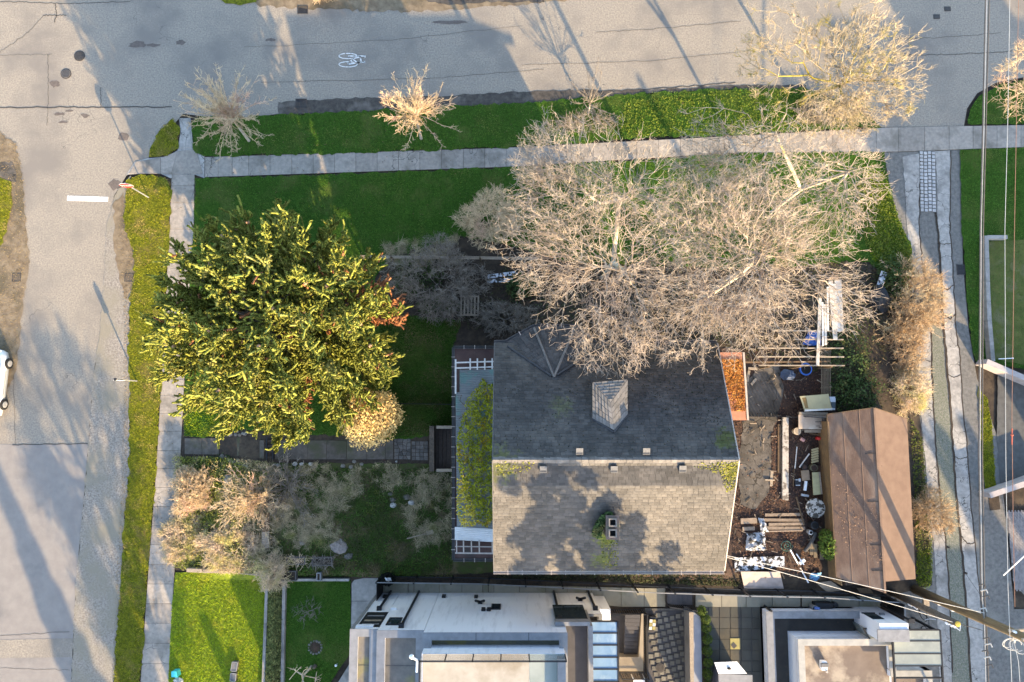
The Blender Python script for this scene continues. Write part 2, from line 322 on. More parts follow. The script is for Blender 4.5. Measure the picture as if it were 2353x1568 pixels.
sheet('verge', M(C4, (690, 130), (780, 240), (830, 480), (850, 800), (870, 1170), (775, 1175), (745, 1000), (715, 560)), .05, m_verge, 16, .05)
# lane
LANE = [(2030, 350), (2210, 344), (2212, 600), (2226, 760), (2245, 870), (2290, 1000), (2310, 1180), (2330, 1400), (2700, 1400), (2700, 2200), (2120, 2200), (2135, 1568), (2090, 1440), (2030, 1380), (2095, 1348), (2142, 1345), (2128, 1150), (2118, 1000), (2106, 900), (2100, 700), (2095, 575), (2062, 500), (2045, 430)]
lane = sheet('lane', LANE, .006, m_lane, 40)
def strip(name, L_, R_, m, off, parent=None, jit=.03):
    return sheet(name, L_ + R_[::-1], off, m, 26, jit, parent)
strip('lane_track', [(2074, 361), (2079, 440), (2084, 524), (2092, 640), (2104, 773), (2111, 857), (2116, 958), (2124, 1042), (2132, 1140), (2144, 1243), (2151, 1344), (2158, 1546), (2160, 1700)], [(2114, 352), (2113, 440), (2112, 524), (2125, 640), (2138, 773), (2139, 857), (2144, 958), (2150, 1042), (2158, 1140), (2171, 1243), (2178, 1344), (2187, 1546), (2190, 1700)], m_concrete_l, .025)
strip('lane_track', [(2149, 348), (2153, 450), (2154, 524), (2161, 605), (2168, 739), (2175, 823), (2185, 941), (2191, 1042), (2201, 1176), (2212, 1277), (2222, 1411), (2232, 1569), (2236, 1700)], [(2185, 346), (2183, 450), (2182, 524), (2188, 605), (2195, 739), (2205, 823), (2212, 941), (2223, 1042), (2232, 1176), (2243, 1277), (2255, 1411), (2265, 1569), (2268, 1700)], m_concrete_l, .025)
strip('lane_grid', [(2120, 660), (2140, 773), (2142, 857), (2147, 958), (2152, 1042), (2161, 1140), (2174, 1243), (2181, 1344), (2188, 1546), (2192, 1700)], [(2158, 660), (2166, 773), (2172, 857), (2180, 941), (2188, 1042), (2198, 1176), (2208, 1277), (2219, 1411), (2229, 1569), (2233, 1700)], m_turfstone, .018)
led = MB()
for i, (pts, w) in enumerate((([(2120, 640), (2139, 773), (2141, 857), (2146, 958), (2151, 1042), (2160, 1140), (2172, 1243), (2180, 1344), (2188, 1546)], .07), ([(2114, 352), (2113, 440), (2112, 524), (2122, 640)], .06), ([(2149, 490), (2154, 524), (2160, 605), (2167, 739), (2174, 823), (2184, 941), (2190, 1042), (2200, 1176), (2211, 1277), (2221, 1411), (2231, 1569)], .11), ([(2185, 346), (2183, 450), (2182, 524), (2188, 605), (2195, 739), (2205, 823), (2212, 941), (2223, 1042), (2232, 1176), (2243, 1277), (2255, 1411)], .06), ([(2154, 560), (2170, 562), (2184, 560)], .04), ([(2160, 650), (2175, 668), (2190, 655)], .05), ([(2166, 720), (2182, 735), (2196, 722)], .06), ([(2176, 860), (2192, 868), (2206, 862)], .04), ([(2192, 1050), (2206, 1056), (2222, 1050)], .04), ([(2208, 1230), (2222, 1250), (2240, 1248)], .05), ([(2107, 830), (2124, 826), (2138, 832)], .03), ([(2140, 1185), (2150, 1178), (2164, 1190)], .05))): ribbon(led, wander_(pts, 8, 1.4, 40 + i), w, .034)
led.build('soil_seam', m_soil, lane)['kind'] = 'stuff'
# pale paver panel in the lane: every paver its own piece
pav = sheet('paver_panel', [(2111, 347), (2148, 346), (2150, 488), (2113, 488)], .02, m_lane, 30)
m_paver = mat('pale_paver', (.40, .385, .37), (.33, .32, .31), 4, objr=.12, bump=.2)
pm = None
for i in range(4):
    for j in range(17):
        a = G(2111 + 9.2 * i + .6 + j * .12, 348 + 8.2 * j + (1.2 if i % 2 else 0)); 
        if pm is None:
            o = MB().box(-.095, .095, -.085, .085, 0, .035).build('paver', m_paver, pav, bevel=.006); pm = o; b0 = o
        else: o = b0.copy(); COL.objects.link(o)
        o.location = (a.x + .11, a.y - .1, .026); o.rotation_euler.z = random.uniform(-.04, .04); o.scale = (random.uniform(.85, 1.05), random.uniform(.85, 1.05), 1); o.parent = pav
# driveway east of the lane
m_drive = mat('dark_drive', (.10, .098, .09), (.07, .068, .064), 3, bump=.4)
sheet('driveway', [(2292, 862), (2353, 868), (2700, 880), (2700, 1110), (2353, 1120), (2298, 1134), (2290, 1000)], .03, m_drive, 30, .02)
m_block = mat('drive_block', (.22, .20, .19), (.17, .155, .15), 5, objr=.14, bump=.3)
drv = sheet('block_drive', [(2312, 1182), (2353, 1172), (2600, 1172), (2600, 1368), (2353, 1368), (2328, 1340)], .03, m_lane, 30)
A0 = None
for i in range(30):
    for j in range(24):
        x = 2310 + i * 3.6; y = 1176 + j * 7.6 + (i % 2) * 3.8
        if x > 2362 or x < 2313 + max(0, (y - 1182)) * .1 or y > 1362: continue
        p = G(x, y)
        if A0 is None: A0 = MB().box(-.042, .042, -.088, .088, 0, .03).build('block', m_block, drv); o = A0
        else: o = A0.copy(); COL.objects.link(o); o.parent = drv
        o.location = (p.x, p.y, .033); o.rotation_euler.z = random.choice((0.03, -.02, .05))
sheet('soil_strip', M(C4, (800, 1180), (895, 1180), (915, 1335), (810, 1345)), .04, m_soil, 10, .01)
# ------------------------------------------------------------------ sidewalks: slab by slab
m_slab = mat('sidewalk_slab', (.30, .262, .222), (.22, .195, .165), 5, (.155, .138, .115), .9, .5, .68, bump=.35, bs=40, objr=.13, cracks=(.5, .012, (.08, .075, .065), .52))
def slabs(root, left, right, n_or_t, m=m_slab, z=.04, th=.07, gap=.011, name='slab'):
    def at(P, t):
        k = min(int(t), len(P) - 2); f = t - k; return (P[k][0] + (P[k + 1][0] - P[k][0]) * f, P[k][1] + (P[k + 1][1] - P[k][1]) * f)
    for t0, t1 in zip(n_or_t[:-1], n_or_t[1:]):
        c = [G(*at(left, t0)), G(*at(right, t0)), G(*at(right, t1)), G(*at(left, t1))]
        mid = sum(c, Vector()) / 4
        c = [p + (mid - p).normalized() * gap for p in c]
        zz = z + random.uniform(-.006, .006)
        MB().hexa([(p.x, p.y, p.z + zz - th) for p in c], [(p.x, p.y, p.z + zz) for p in c]).build(name, m, root, bevel=.008)
sw = sheet('sidewalk', [(395, 400), (448, 400), (446, 520), (424, 880), (418, 1000), (410, 1150), (402, 1310), (396, 1400), (388, 1568), (380, 1800), (310, 1800), (323, 1568), (335, 1400), (342, 1300), (358, 1100), (372, 860), (388, 560)], .012, m_soil, 30)
ys = [402, 427, 467, 527, 572, 617, 662, 707, 752, 797, 842, 872, 908, 950, 991, 1036, 1077, 1120, 1164, 1208, 1252, 1297, 1342, 1387, 1432, 1478, 1524, 1570, 1616, 1662]
def ix(P, y): return float(np.interp(y, [p[1] for p in P], [p[0] for p in P]))
LE = [(395, 400), (388, 560), (372, 860), (358, 1100), (342, 1300), (335, 1400), (323, 1568), (315, 1800)]; RE = [(448, 400), (446, 520), (424, 880), (418, 1000), (410, 1150), (402, 1310), (396, 1400), (388, 1568), (380, 1800)]
slabs(sw, [(ix(LE, y), y) for y in ys], [(ix(RE, y), y) for y in ys], list(range(len(ys))))
sw2 = sheet('sidewalk', [(470, 361), (1150, 340), (1700, 312), (2030, 293), (2353, 288), (2700, 280), (2700, 330), (2353, 340), (2030, 351), (1700, 352), (1150, 386), (470, 409)], .012, m_soil, 30)
xs = [471, 502, 534, 572, 621, 671, 720, 769, 818, 867, 916, 965, 1015, 1065, 1114, 1163, 1213, 1263, 1313, 1363, 1413, 1463, 1513, 1563, 1613, 1663, 1713, 1763, 1813, 1863, 1913, 1963, 2013, 2063, 2124, 2180, 2235, 2290, 2345, 2400]
TP = [(470, 361.5), (1150, 340.5), (1700, 312.5), (2030, 293.5), (2353, 288), (2700, 281)]; BP = [(470, 408), (1150, 385), (1700, 351.5), (2030, 350.5), (2353, 339), (2700, 329)]
def iy(P, x): return float(np.interp(x, [p[0] for p in P], [p[1] for p in P]))
slabs(sw2, [(x, iy(BP, x)) for x in xs], [(x, iy(TP, x)) for x in xs], list(range(len(xs))))
land = sheet('corner_landing', [(290, 402), (310, 372), (340, 364), (385, 360), (408, 346), (415, 305), (412, 272), (438, 272), (445, 345), (470, 360), (470, 410), (448, 402), (392, 410), (365, 398), (330, 400)], .014, m_concrete_l, 24)
slabs(land, [(296, 400), (370, 400), (394, 402), (466, 400)], [(312, 372), (370, 363), (408, 348), (452, 342)], [0, 1, 2, 3], z=.035)
slabs(land, [(413, 342), (416, 300), (414, 274)], [(442, 340), (437, 300), (436, 274)], [0, 1, 2], m_concrete_l, z=.032)
# front path, steps and flagstones
path = sheet('garden_path', [(424, 1006), (505, 1006), (560, 1008), (620, 1012), (860, 1012), (985, 1012), (985, 1060), (860, 1056), (620, 1056), (505, 1046), (424, 1044)], .035, m_soil, 20)
m_pathslab = mat('path_slab', (.115, .098, .08), (.07, .06, .05), 4, (.065, .065, .035), .9, .5, .64, bump=.3, objr=.12)
slabs(path, [(425, 1044), (465, 1045), (504, 1045)], [(425, 1007), (465, 1007), (504, 1007)], [0, 1, 2], m_pathslab, z=.05)
px_ = [632, 663, 708, 751, 797, 842, 886, 904]
slabs(path, [(x, 1056) for x in px_], [(x, 1012) for x in px_], list(range(len(px_))), m_pathslab, z=.05)
# crazy paving and small square flags: jittered cells
def cells(root, x0, x1, y0, y1, nx, ny, jit, m, nm, seed, drop=0.0):
    r = random.Random(seed); P = {}
    for i in range(nx + 1):
        for j in range(ny + 1): P[i, j] = (x0 + (x1 - x0) * i / nx + (r.uniform(-jit, jit) if 0 < i < nx else 0), y0 + (y1 - y0) * j / ny + (r.uniform(-jit, jit) if 0 < j < ny else 0))
    for i in range(nx):
        for j in range(ny):
            if r.random() < drop: continue
            c = [G(*P[i, j]), G(*P[i + 1, j]), G(*P[i + 1, j + 1]), G(*P[i, j + 1])]; mid = sum(c, Vector()) / 4; zz = r.uniform(.04, .06)
            c = [p.lerp(mid, .1) for p in c][::-1]
            MB().hexa([(p.x, p.y, p.z + zz - .05) for p in c], [(p.x, p.y, p.z + zz) for p in c]).build(nm, m, root, bevel=.008)
m_flag = mat('flagstone', (.13, .115, .10), (.085, .078, .07), 4, objr=.3, bump=.4)
cells(path, 906, 944, 1008, 1056, 4, 6, 3.2, m_flag, 'flagstone', 3)
cells(path, 946, 984, 1014, 1058, 4, 5, .8, m_flag, 'flagstone', 4)
# front steps: four treads up, landing, more treads
stp = thing('garden_steps', 'weathered concrete garden steps climbing from the sidewalk to the front path', 'steps', G(545, 1028))
for i in range(4):
    a = 505 + 13.2 * i; z = .12 * (i + 1); b = a + 13.2 if i < 3 else a + 30
    c = [W(a, 1048, z), W(b, 1049, z), W(b, 1006, z), W(a, 1005, z)]
    MB().hexa([(p.x, p.y, -.05) for p in c], [(p.x, p.y, z) for p in c]).build('tread', m_pathslab, stp, bevel=.015)
for x in (586, 597): 
    c = [W(x, 1054, .62), W(x + 10.5, 1054, .62), W(x + 10.5, 1012, .62), W(x, 1012, .62)]; zz = .66 if x > 590 else .56
    MB().hexa([(p.x, p.y, .1) for p in c], [(p.x, p.y, zz) for p in c]).build('tread', m_pathslab, stp, bevel=.015)
m_brownwood = mat('brown_wood', (.16, .105, .06), (.11, .07, .04), 5, objr=.15, bump=.3, stretch=(3, 3, 3))
m_darkwood = mat('dark_wood', (.06, .045, .035), (.04, .03, .024), 6, objr=.2, bump=.3)
for y in (1014, 1026, 1038, 1052): MB().beam(W(612, y, .68), W(628, y - 1, .68), .1, .05).build('plank', m_darkwood, stp)
for x in (613, 627): MB().beam(W(x, 1005, .72), W(x, 1056, .72), .06, .06).build('rail', m_black, stp)
# street ironwork and markings
def disc(name, label, cat, cx, cy, r, m, group=None, pattern=True):
    p = G(cx, cy); t = thing(name, label, cat, p, group)
    MB().lathe((p.x, p.y, p.z), [(r * 1.15, -.02), (r * 1.15, .02), (r, .024)], 24).build('ring', m_tar, t)
    MB().lathe((p.x, p.y, p.z), [(r * .97, 0), (r * .97, .03), (.02, .032)], 24).build('lid', m, t)
    if pattern:
        b = MB()
        for k in range(-3, 4): 
            w = math.sqrt(max(0, 1 - (k / 4) ** 2)) * r * .85
            b.box(p.x - w, p.x + w, p.y + k * r / 4 - .015, p.y + k * r / 4 + .015, p.z + .03, p.z + .042)
        b.build('rib', m_iron, t)
    return t
m_lid = mat('worn_iron_lid', (.15, .135, .12), (.09, .08, .072), 9, rough=.6, bump=.4)
disc('manhole_cover', 'round manhole cover in the street crossing, upper of the pair and the darker one', 'manhole cover', 183, 129, .29, m_iron)
disc('manhole_cover', 'round manhole cover in the street crossing, lower of the pair with a paler lid', 'manhole cover', 152, 170, .28, m_lid)
disc('manhole_cover', 'big round grey concrete well lid sunk in the dry lawn behind the low wall', 'manhole cover', 2312, 672, .38, m_concrete, None, False)
disc('manhole_cover', 'small round iron cover at the far edge of the upper road', 'manhole cover', 1238, 0, .2, m_lid)
for cx, cy, lb in ((2152, 39, 'lower of two small square iron utility lids in the shaded road'), (2177, 21, 'upper of two small square iron utility lids in the shaded road')):
    p = G(cx, cy); t = thing('utility_cover', lb, 'utility lid', p); MB().box(p.x - .19, p.x + .19, p.y - .14, p.y + .14, -.01, .03).build('frame', m_tar, t)
    MB().box(p.x - .16, p.x + .16, p.y - .11, p.y + .11, .0, .036).build('lid', m_iron, t)
def grate(label, cx, cy, w, h, vert=True):
    p = G(cx, cy); t = thing('drain_grate', label, 'drain grate', p, 'storm drain grates'); z = p.z + .03
    MB().box(p.x - w / 2, p.x + w / 2, p.y - h / 2, p.y + h / 2, z - .05, z - .02).build('pit', m_black, t)
    f = MB()
    for a, b, c, d in ((-1, -.9, -1, 1), (.9, 1, -1, 1), (-1, 1, .9, 1), (-1, 1, -1, -.9)): f.box(p.x + a * w / 2, p.x + b * w / 2, p.y + c * h / 2, p.y + d * h / 2, z - .02, z + .015)
    f.build('frame', m_iron, t)
    n = 8; b0 = None
    for k in range(n):
        if vert: x = -w * .42 + w * .84 * k / (n - 1); mb = MB().box(p.x + x - .013, p.x + x + .013, p.y - h * .45, p.y + h * .45, z - .02, z + .005)
        else: y = -h * .42 + h * .84 * k / (n - 1); mb = MB().box(p.x - w * .45, p.x + w * .45, p.y + y - .013, p.y + y + .013, z - .02, z + .005)
        mb.build('bar', m_iron, t)
grate('iron drain grate in the gutter beside the lawn verge', 692, 238, .66, .55)
grate('iron drain grate at the upper kerb of the main road', 696, 23, .62, .5)
grate('iron drain grate on the dry dirt shoulder, on the parked car side', 39, 638, .5, .5)
grate('iron drain grate on the gravel shoulder beside the spiky evergreen', 297, 638, .5, .5)
grate('iron drain grate in the lane beside the low wall', *C3(878, 442), .46, .62, False)
# stop line and bicycle symbol
MB().hexa([G(*q, .003) for q in ((154, 462), (248, 464), (249, 453), (155, 450))], [G(*q, .012) for q in ((154, 462), (248, 464), (249, 453), (155, 450))]).build('stop_line', m_roadpaint); tag(bpy.data.objects['stop_line'], kind='structure')
bk = MB(); zb = .016
def bl(*pts, w=.07):
    P = [Q[1, 2](*q) for q in pts]
    ribbon(bk, P, w, zb)
for cy, rx, ry in ((385, 62, 18), (442, 62, 18)):
    bl(*[(630 + rx * math.cos(a), cy + ry * math.sin(a)) for a in np.linspace(0, 2 * math.pi, 33)], w=.055)
bl((630, 385), (690, 385), (718, 390)); bl((630, 442), (712, 428)); bl((630, 442), (662, 404), (694, 432)); bl((662, 404), (715, 392)); bl((712, 388), (722, 430)); bl((650, 428), (632, 428), (630, 442))
bl((700, 385), (752, 386)); bl((748, 386), (746, 396)); bl((690, 430), (745, 428)); bl((742, 420), (744, 434)); bl((655, 402), (655, 412))
tag(bk.build('bicycle_marking', m_roadpaint), kind='structure')
# ================================================================== main house
m_shing = mat('worn_shingle', (.080, .074, .069), (.058, .055, .052), 1.4, (.100, .091, .082), .6, .5, .68, rough=.95, island=.22, objr=.16, bump=.3, bs=60,
              spots=[((9.4, -2.6, 9.7), .45, (.12, .115, .03)), ((-.6, -2.3, 9.8), .9, (.10, .10, .045)), ((4.1, -5.6, 8.2), .55, (.09, .10, .02)), ((4.0, -6.6, 7.7), .5, (.085, .095, .03)), ((9.2, -1.2, 9.6), .6, (.075, .085, .03)), ((2.2, .2, 8.9), .6, (.10, .10, .06))])
m_shing1 = mat('worn_shingle_single', (.080, .074, .069), (.058, .055, .052), 1.4, (.100, .091, .082), .6, .5, .68, rough=.95, objr=.24, bump=.3, bs=60, spots=[((9.4, -2.6, 9.7), .45, (.12, .115, .03)), ((-.6, -2.3, 9.8), .9, (.10, .10, .045))])
m_wall = mat('grey_siding', (.30, .30, .29), (.25, .25, .24), 3, bump=.2)
m_trim = mat('weathered_trim', (.42, .36, .31), (.33, .28, .24), 6, rough=.8)
m_gutterm = mat('dark_gutter', (.09, .085, .08), (.06, .057, .054), 6, rough=.6)
m_flash = mat('valley_metal', (.055, .055, .057), (.035, .035, .037), 5, rough=.5)
X0, X1, YN, YR, YS, ZE, ZR = -.82, 9.6, 3.14, -2.05, -7.16, 7.45, 10.0
MN = (ZR - ZE) / (YN - YR); MS = (ZR - ZE) / (YR - YS)
def roofz(Y): return ZR - (Y - YR) * MN if Y > YR else ZR - (YR - Y) * MS
def RP(px, py, dz=0.0):                              # a reading on the roof -> its point
    z = 8.5
    for _ in range(12): p = W(px, py, z); z = roofz(p.y) + dz
    return W(px, py, z)
house = thing('old_house', 'old house with a big grey shingle gable roof, mossy ridge and vine-covered porch', 'house', (4.4, -2, 0))
MB().prism([(X0 + .4, YS + .4), (X1 - .4, YS + .4), (X1 - .4, YN - .4), (X0 + .4, YN - .4)], .2, 7.35).add([(X0 + .4, YS + .4, 7.35), (X0 + .4, YR, 9.75), (X0 + .4, YN - .4, 7.35), (X1 - .4, YS + .4, 7.35), (X1 - .4, YR, 9.75), (X1 - .4, YN - .4, 7.35)], [(0, 1, 2), (3, 4, 5)]).build('wall', m_wall, house)
roof = MB().slab([(X0, YS, ZE - .03), (X1, YS, ZE - .03), (X1, YR, ZR - .03), (X0, YR, ZR - .03)], .16).slab([(X0, YR, ZR - .03), (X1, YR, ZR - .03), (X1, YN, ZE - .03), (X0, YN, ZE - .03)], .16).build('roof', m_shing, house)
def shingles(Ye, sgn, seed, singles):
    r = random.Random(seed); L = math.hypot(YR - Ye, ZR - ZE); up = Vector((0, (YR - Ye) / L, (ZR - ZE) / L)); nrm = Vector((1, 0, 0)).cross(up); nrm = nrm if nrm.z > 0 else -nrm
    e = .14; rows = int(L / e); V = []; Fq = []; proto = None; made = 0
    for k in range(rows):
        x = X0 - r.uniform(0, .25)
        while x < X1:
            w = r.choice((.22, .26, .26, .3)); a = max(x, X0) + .006; b = min(x + w, X1) - .006; x += w
            if b - a < .04: continue
            d = k * e + r.uniform(-.008, .008); h = .048 + r.uniform(-.006, .014)
            p0 = Vector((0, Ye, ZE)) + up * d; p1 = p0 + up * (e + .03)
            c = [(a, p0, h), (b, p0, h), (b, p1, .008), (a, p1, .008)]
            if singles and made < 295 and k >= rows - 8:
                ctr = Vector(((a + b) / 2, p0.y, p0.z))
                if proto is None:
                    vs = []
                    for xx, pp, hh in ((-.13, 0, .05), (.13, 0, .05), (.13, e + .03, .009), (-.13, e + .03, .009)): 
                        q = up * pp + nrm * hh; vs.append((xx, q.y, q.z))
                    for xx, pp in ((-.13, 0), (.13, 0)): vs.append((xx, 0, 0))
                    me = bpy.data.meshes.new('shingle'); me.from_pydata(vs, [], [(0, 1, 2, 3), (4, 5, 1, 0)]); me.materials.append(m_shing1); proto = me
                o = bpy.data.objects.new('shingle', proto); COL.objects.link(o); o.parent = roof; o.location = ctr - woff(roof); o.scale = ((b - a) / .26, 1, 1 + (h - .05) * 6); made += 1; continue
            n = len(V); V += [(xx, (pp + nrm * hh).y, (pp + nrm * hh).z) for xx, pp, hh in c] + [(a, p0.y, p0.z), (b, p0.y, p0.z)]
            Fq += [(n, n + 1, n + 2, n + 3), (n + 4, n + 5, n + 1, n)]
    npmesh('shingle', np.array(V), np.array(Fq), m_shing, roof)['kind'] = 'stuff'
shingles(YS, 1, 3, True); shingles(YN, -1, 4, False)
m_cap = mat('ridge_cap', (.16, .145, .13), (.11, .10, .09), 3, (.30, .28, .25), 1.5, .6, .66, island=.2)
cp = MB(); r = random.Random(2); x = X0
while x < X1 - .05:
    w = .27; a, b = x, min(x + w + .03, X1 + .02); z = ZR + .05 + r.uniform(-.008, .008); cp.add([(a, YR - .15, z - .09), (b, YR - .15, z - .1), (b, YR, z - .02), (a, YR, z), (a, YR + .15, z - .09), (b, YR + .15, z - .1)], [(0, 1, 2, 3), (3, 2, 5, 4)]); x += w
cp.build('ridge_cap', m_cap, roof)
for a in (X0, X1):
    tr = MB()
    for Ye in (YS, YN): tr.beam((a, Ye, ZE - .02), (a, YR, ZR - .02), .05, .14)
    tr.build('barge_board', m_gutterm if a < 0 else m_trim, roof)
# bay roof over the north side
A = RP(1273, 866, .05)
E = [W(1164, 789, 7.4), W(1227, 753, 7.35), W(1321, 753.5, 7.35), W(1371, 799, 7.4)]
bay = MB().prism([(p.x, p.y) for p in (E[0], E[1], E[2], E[3])] + [(E[3].x - .2, YN - 1.2), (E[0].x + .2, YN - 1.2)], .3, 7.1); bay.build('bay', m_wall, house)
bc = MB(); cc = Vector(((E[0].x + E[3].x) / 2, A.y, A.z))
L0 = RP(1166, 795, .04); R0 = RP(1370, 803, .04)
faces = [(A, L0, E[0], E[1]), (A, E[1], E[1], E[2]), (A, E[2], E[3], R0)]
def courses(mb, A, e0, e1, n, seed):
    r = random.Random(seed); nr = (e1 - e0).cross(A - e0).normalized(); nr = nr if nr.z > 0 else -nr
    for k in range(n):
        t0, t1 = k / n, min(1, (k + 1.15) / n); l0 = (e1 - e0).length * (1 - t0); m = max(1, int(l0 / .25)); off = r.random()
        for j in range(m + 1):
            s0, s1 = max(0, (j - off) / m), min(1, (j + 1 - off) / m - .015)
            if s1 - s0 < .02: continue
            q = [e0.lerp(e1, s0).lerp(A, t0), e0.lerp(e1, s1).lerp(A, t0), e0.lerp(e1, s1).lerp(A, t1), e0.lerp(e1, s0).lerp(A, t1)]
            h = .045 + r.uniform(-.004, .012)
            mb.add([q[0] + nr * h, q[1] + nr * h, q[2] + nr * .012, q[3] + nr * .012, q[0], q[1]], [(0, 1, 2, 3), (4, 5, 1, 0)])
bb = MB()
for e0, e1 in ((E[0], E[1]), (E[1], E[2]), (E[2], E[3])): bb.add([A, e0, e1], [(0, 1, 2)])
bb.add([A, L0, E[0]], [(0, 1, 2)]).add([A, E[3], R0], [(0, 1, 2)])
bayroof = bb.build('bay_roof', m_shing, house)
for i, (e0, e1) in enumerate(((E[0], E[1]), (E[1], E[2]), (E[2], E[3]))): courses(bc, A, e0, e1, 17, i)
bc.build('shingle', m_shing, bayroof)['kind'] = 'stuff'
hp = MB(); hp.path([A + Vector((0, 0, .06)), E[1] + Vector((0, 0, .05))], .055, 6).path([A + Vector((0, 0, .06)), E[2] + Vector((0, 0, .05))], .055, 6); hp.build('hip_cap', m_cap, bayroof)
vl = MB(); vl.path([L0 + Vector((0, 0, .03)), A + Vector((-.12, .05, .02))], .05, 6).path([R0 + Vector((0, 0, .03)), A + Vector((.15, .1, .02))], .05, 6); vl.build('valley', m_flash, bayroof)
# gutters with brackets
def gutter(pts, root, m=m_gutterm, sp=.62):
    gb = MB()
    for a, b in zip(pts[:-1], pts[1:]):
        gb.beam(a + Vector((0, 0, -.06)), b + Vector((0, 0, -.06)), .12, .02); d = (b - a).normalized(); s = Vector((-d.y, d.x, 0)) * .06
        gb.beam(a + s, b + s, .02, .1).beam(a - s, b - s, .02, .1)
    o = gb.build('gutter', m, root)
    for a, b in zip(pts[:-1], pts[1:]):
        n = int((b - a).length / sp)
        for k in range(1, n):
            p = a.lerp(b, k / n); d = (b - a).normalized(); s = Vector((-d.y, d.x, 0)) * .1
            MB().beam(p - s + Vector((0, 0, .05)), p + s + Vector((0, 0, .05)), .03, .015).build('bracket', m_trim, o)
gutter([Vector((X0 - .02, YS - .09, ZE)), Vector((X1, YS - .09, ZE))], house, m_trim)
gutter([Vector((X0 - .02, YN + .09, ZE)), E[0] + Vector((-.05, .08, .02)), E[1] + Vector((0, .1, 0)), E[2] + Vector((0, .1, 0)), E[3] + Vector((.08, .08, 0))], house)
gutter([Vector((E[3].x + .1, YN + .09, ZE)), Vector((X1, YN + .09, ZE))], house)
# hipped dormer
zE = RP(1363, 962).z + .05; zP = RP(1411, 990).z + .05
fl, fr = W(1362, 880, zE), W(1441, 873, zE); bl_, br_ = W(1362, 962, zE), W(1441, 953, zE); P_, B_ = W(1403, 925, zP), W(1411, 989, zP)
dorm = MB().prism([(fl.x + .06, fl.y - .06), (bl_.x + .06, bl_.y), (br_.x - .06, br_.y), (fr.x - .06, fr.y - .06)], 8.3, zE).build('dormer', m_wall, house)
dr = MB().add([fl, fr, bl_, br_, P_, B_], [(0, 1, 4), (0, 4, 5, 2), (1, 3, 5, 4)]); dro = dr.build('dormer_roof', m_cap, dorm)
m_dsh = mat('dormer_shingle', (.17, .155, .14), (.13, .12, .105), 3, island=.2)
dc = MB(); courses(dc, P_, fl, fr, 7, 9)
def qcourses(mb, e0, e1, t0_, t1_, n, seed):
    r = random.Random(seed); nr = (e1 - e0).cross(t0_ - e0).normalized(); nr = nr if nr.z > 0 else -nr
    for k in range(n):
        a0, a1 = e0.lerp(t0_, k / n), e1.lerp(t1_, k / n); b0, b1 = e0.lerp(t0_, min(1, (k + 1.1) / n)), e1.lerp(t1_, min(1, (k + 1.1) / n)); m = max(2, int((a1 - a0).length / .25))
        for j in range(m):
            q = [a0.lerp(a1, j / m + .008), a0.lerp(a1, (j + 1) / m - .008), b0.lerp(b1, (j + 1) / m - .008), b0.lerp(b1, j / m + .008)]; h = .04 + r.uniform(-.004, .015)
            mb.add([q[0] + nr * h, q[1] + nr * h, q[2] + nr * .01, q[3] + nr * .01, q[0], q[1]], [(0, 1, 2, 3), (4, 5, 1, 0)])
qcourses(dc, fl, bl_, P_, B_, 6, 1); qcourses(dc, fr, br_, P_, B_, 6, 2)
dc.build('shingle', m_dsh, dorm)['kind'] = 'stuff'
MB().path([RP(1362, 963, .05), RP(1409, 993, .05)], .045, 6).path([RP(1440, 956, .05), RP(1411, 993, .05)], .045, 6).build('valley', m_flash, dorm)
# roof vents
m_vent = mat('vent_metal', (.14, .135, .13), (.11, .105, .10), 8, rough=.6)
for cx, cy in ((1331, 1037), (1484, 1037), (1248, 1078), (1410, 1078), (1567, 1077)):
    p = RP(cx, cy); v = MB().box(p.x - .13, p.x + .13, p.y - .13, p.y + .13, p.z - .1, p.z + .17).build('roof_vent', m_gutterm, house)
    MB().slab([(p.x - .15, p.y - .15, p.z + .14), (p.x + .15, p.y - .15, p.z + .14), (p.x + .15, p.y + .13, p.z + .22), (p.x - .15, p.y + .13, p.z + .22)], .03).build('hood', m_vent, v)
# chimney with two flues
m_brick = mat('chimney_brick', (.17, .12, .095), (.12, .085, .07), 7, (.13, .13, .07), 1.5, island=.25, bump=.4)
ca, cb = RP(1397, 1190, .9), RP(1419, 1236, .9)
x0c, x1c, y0c, y1c = ca.x, cb.x, cb.y, ca.y; zc = RP(1408, 1212).z + .85
ch = MB().box(x0c, x1c, y0c, y1c, 7.3, zc).build('chimney', m_brick, house)
bk2 = MB()
for k in range(7):
    zz = zc - .1 * k - .04
    for (a, b, yy) in [(x0c + .25 * j + (.12 if k % 2 else 0), min(x0c + .25 * j + .24 + (.12 if k % 2 else 0), x1c), y1c + .012) for j in range(2)]: bk2.box(a, b, yy - .02, yy + .004, zz - .08, zz)
    for j in range(4): bk2.box(x0c - .012, x0c + .01, y0c + .26 * j, y0c + .26 * j + .24, zz - .08, zz)
bk2.build('brick', m_brick, ch)['kind'] = 'stuff'
m_flue = mat('clay_flue', (.20, .17, .145), (.15, .13, .11), 8); m_hollow = mat('hollow_black', (.006, .006, .006))  # flat black stands in for the shade inside flues, bin, pipes and tub
MB().box(x0c - .05, x1c + .05, y0c - .05, y1c + .05, zc, zc + .07).build('crown_cap', m_brick, ch)
for cy_ in (1201, 1226):
    q = W(1408, cy_, zc + .2); f = MB()
    for a, b, c, d in ((-.17, -.12, -.17, .17), (.12, .17, -.17, .17), (-.12, .12, .12, .17), (-.12, .12, -.17, -.12)): f.box(q.x + a, q.x + b, q.y + c, q.y + d, zc + .06, zc + .24)
    f.build('flue', m_flue, ch); MB().box(q.x - .12, q.x + .12, q.y - .12, q.y + .12, zc + .05, zc + .08).build('flue_opening', m_hollow, ch)
